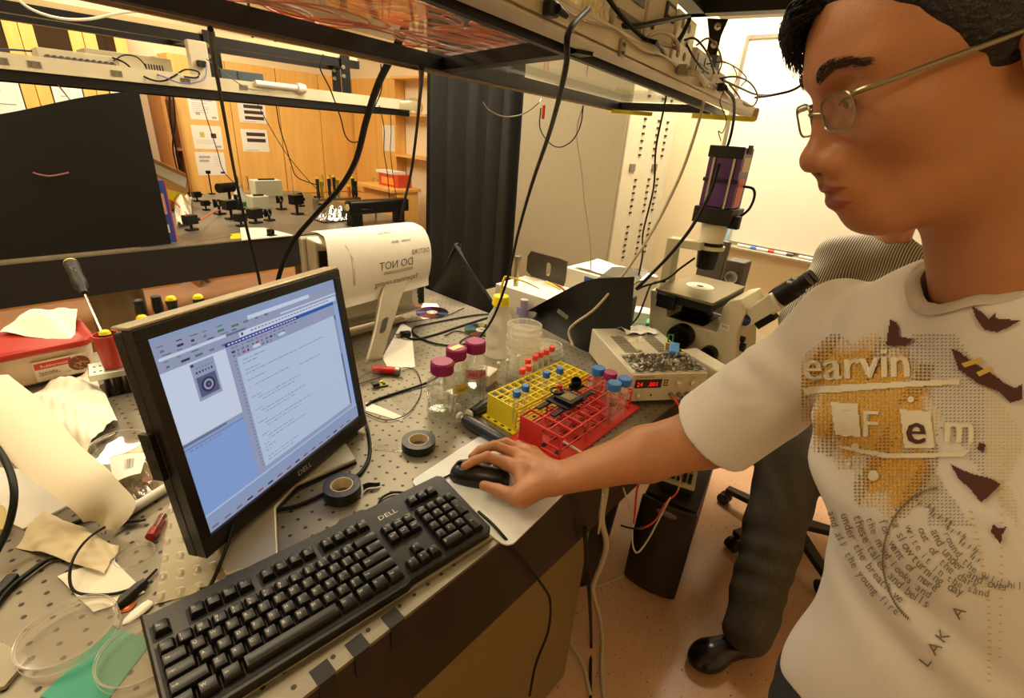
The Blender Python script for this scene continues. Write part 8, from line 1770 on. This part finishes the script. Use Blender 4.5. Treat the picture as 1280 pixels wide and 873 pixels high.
# ---- the seated person behind
PS = thing('person', 'seated person in a striped shirt, dark jeans and black shoes behind the t-shirt wearer', 'person', (1.62, -.62, 0))
def P2(o):
    if o.parent == PS: o.matrix_parent_inverse = PS.matrix_basis.inverted()
    return o
hip = np.array((1.66, -.64, .56)); ch_ = np.array((1.66, -.56, 1.06)); nb = np.array((1.64, -.56, 1.27)); shR, shL = np.array((1.62, -.43, 1.21)), np.array((1.66, -.77, 1.21))
elR, elL = np.array((1.52, -.38, .97)), np.array((1.50, -.80, .96)); wrR, wrL = np.array((1.30, -.46, .92)), np.array((1.28, -.70, .82))
def seat_body(P):
    d = rcone(P, nb - (0, 0, .06), nb + (0, 0, .07), .055, .052); hc = nb + np.array((-.03, 0, .19)); d = smin(d, ell(P, hc, (.095, .076, .115)), .04); d = smin(d, ell(P, hc + (-.05, 0, -.05), (.05, .05, .07)), .03)
    d = smin(d, rcone(P, hc + (-.09, 0, .0), hc + (-.115, 0, -.03), .010, .012), .015)
    for y in (-.03, .03): d = smax(d, -ell(P, hc + (-.100, y, .005), (.018, .017, .010)), .012)
    d = smax(d, -ell(P, hc + (-.108, 0, -.062), (.018, .024, .003)), .006)
    for y in (-.08, .08): d = smin(d, ell(P, hc + (0, y, -.01), (.018, .008, .03)), .008)
    for e, w in ((elR, wrR), (elL, wrL)):
        d = smin(d, rcone(P, e, w, .040, .027), .02); hd = w + np.array((-.07, .0, -.015)); d = smin(d, rcone(P, w, hd, .024, .028), .02)
        for i in range(4): k = hd + np.array((0, -.027 + .018 * i, 0)); d = smin(d, rcone(P, k, k + np.array((-.065 + .006 * abs(i - 1.5), 0, -.02)), .009, .0075), .003)
        d = smin(d, rcone(P, w + (-.02, .02 if w[1] < -.5 else -.02, 0), w + np.array((-.07, .045 if w[1] < -.5 else -.045, -.01)), .011, .009), .008)
    return d
V, Q = surf(seat_body, (1.05, -.95, .72), (1.85, -.2, 1.62), .006, 1); b2, _, _ = mesh_obj('body', [(V, Q)], [M_skin], PS); P2(b2)
for s in (-1, 1):
    m = MB(); c = nb + np.array((-.03, .03 * s, .195)); m.lathe([(0, 0), (.009, .001), (.011, .004), (.008, .008), (0, .010)], Vector(c + (-.080, 0, 0)), (-1, 0, 0), 16); m.m = 1; m.lathe([(0, .0101), (.005, .0101), (.0052, .0095)], Vector(c + (-.080, 0, 0)), (-1, 0, 0), 12); P2(m.build('eye', [mat('eye white', (206, 190, 170), .2), mat('dark iris', (26, 16, 12), .12)], b2))
def hair2(P): hc = nb + np.array((-.03, 0, .19)); d = ell(P, hc + (.012, 0, .022), (.100, .086, .115)); return smax(d, (hc[0] - .045 - P[:, 0]) - .5 * (P[:, 2] - hc[2] - .02), .01) if False else smax(smax(d, -(P[:, 0] - hc[0] + .05) - .0 - .8 * np.maximum(0, P[:, 2] - hc[2] - .05), .01), hc[2] - .07 - P[:, 2], .01)
V, Q = surf(hair2, nb + (-.2, -.15, .05), nb + (.15, .15, .36), .006, 1); o, _, _ = mesh_obj('hair', [(V, Q)], [M_hair], b2); P2(o)
M_str = mat('striped shirt cotton', (150, 140, 118), .8); nt = M_str.node_tree; n = nt.nodes; L = nt.links; tc = n.new('ShaderNodeTexCoord'); mp = n.new('ShaderNodeMapping'); mp.inputs['Rotation'].default_value = (0, 0, .15)
wv = n.new('ShaderNodeTexWave'); wv.bands_direction = 'Y'; wv.inputs['Scale'].default_value = 44; wv.inputs['Distortion'].default_value = .6; wv.inputs['Detail Scale'].default_value = .4; rp = n.new('ShaderNodeValToRGB'); rp.color_ramp.elements[0].position = .42; rp.color_ramp.elements[1].position = .58
rp.color_ramp.elements[0].color = lin((72, 66, 56)); rp.color_ramp.elements[1].color = lin((176, 168, 146)); L.new(tc.outputs['Object'], mp.inputs[0]); L.new(mp.outputs[0], wv.inputs['Vector']); L.new(wv.outputs['Fac'], rp.inputs[0]); L.new(rp.outputs[0], n['Principled BSDF'].inputs['Base Color'])
def shirt2(P):
    d = smin(ell(P, ch_ + (0, -.03, 0), (.125, .150, .20)), ell(P, hip + (0, 0, .16), (.13, .165, .22)), .06); d = smin(d, rcone(P, nb - (0, 0, .0), shR, .064, .068), .05); d = smin(d, rcone(P, nb - (0, 0, .03), shL, .055, .068), .05)
    for s, e, w in ((shR, elR, wrR), (shL, elL, wrL)): d = smin(d, rcone(P, s, e, .066, .054), .03); d = smin(d, rcone(P, e, e * .25 + w * .75, .053, .042), .03)
    d = d + .005 * np.sin(P[:, 2] * 45 + P[:, 1] * 30) * np.sin(P[:, 0] * 35); return smax(smax(d, .48 - P[:, 2], .01), -rcone(P, nb + (-.01, 0, .055), nb + (-.02, 0, .2), .060, .07), .004)
V, Q = surf(shirt2, (1.2, -1.02, .44), (1.9, -.14, 1.36), .0085, 1); o, _, _ = mesh_obj('striped_shirt', [(V, Q)], [M_str], PS); P2(o)
kR, kL = np.array(PD(984, 592, 1.76)), np.array((1.30, -.80, .50)); aR, aL = np.array(PZ(935, 790, .10)), np.array((1.20, -.88, .10)); kR[2] = .50
def jeans2(P):
    d = ell(P, hip + (0, 0, -.02), (.15, .17, .12)); d = smin(d, rcone(P, hip + (-.02, .09, -.02), kR, .105, .112), .05); d = smin(d, rcone(P, kR, aR, .112, .076), .03); d2 = smin(rcone(P, hip + (-.02, -.09, -.02), kL, .098, .078), rcone(P, kL, aL, .078, .066), .03); d = smin(d, d2, .03)
    d = d + .005 * np.sin(P[:, 2] * 20 + P[:, 1] * 46 + 4 * np.sin(P[:, 0] * 11 + P[:, 2] * 5)) * np.sin(P[:, 0] * 30 + P[:, 2] * 13 + 2 * np.sin(P[:, 1] * 17)); return smax(smax(d, .075 - P[:, 2], .006), P[:, 2] - .70, .01)
V, Q = surf(jeans2, (.7, -1.08, .02), (1.88, -.2, .74), .009, 1); o, _, _ = mesh_obj('jeans', [(V, Q)], [mat('charcoal denim', (72, 67, 58), .9, noise=.2, nscale=120, bump=.1, bscale=400)], PS); P2(o)
shoe(aR + np.array((-.0, .0, 0)), PZ(880, 812, 0) - PZ(940, 795, 0), PS, M_shoe); shoe(aL, (-1, .1, 0), PS, M_shoe)
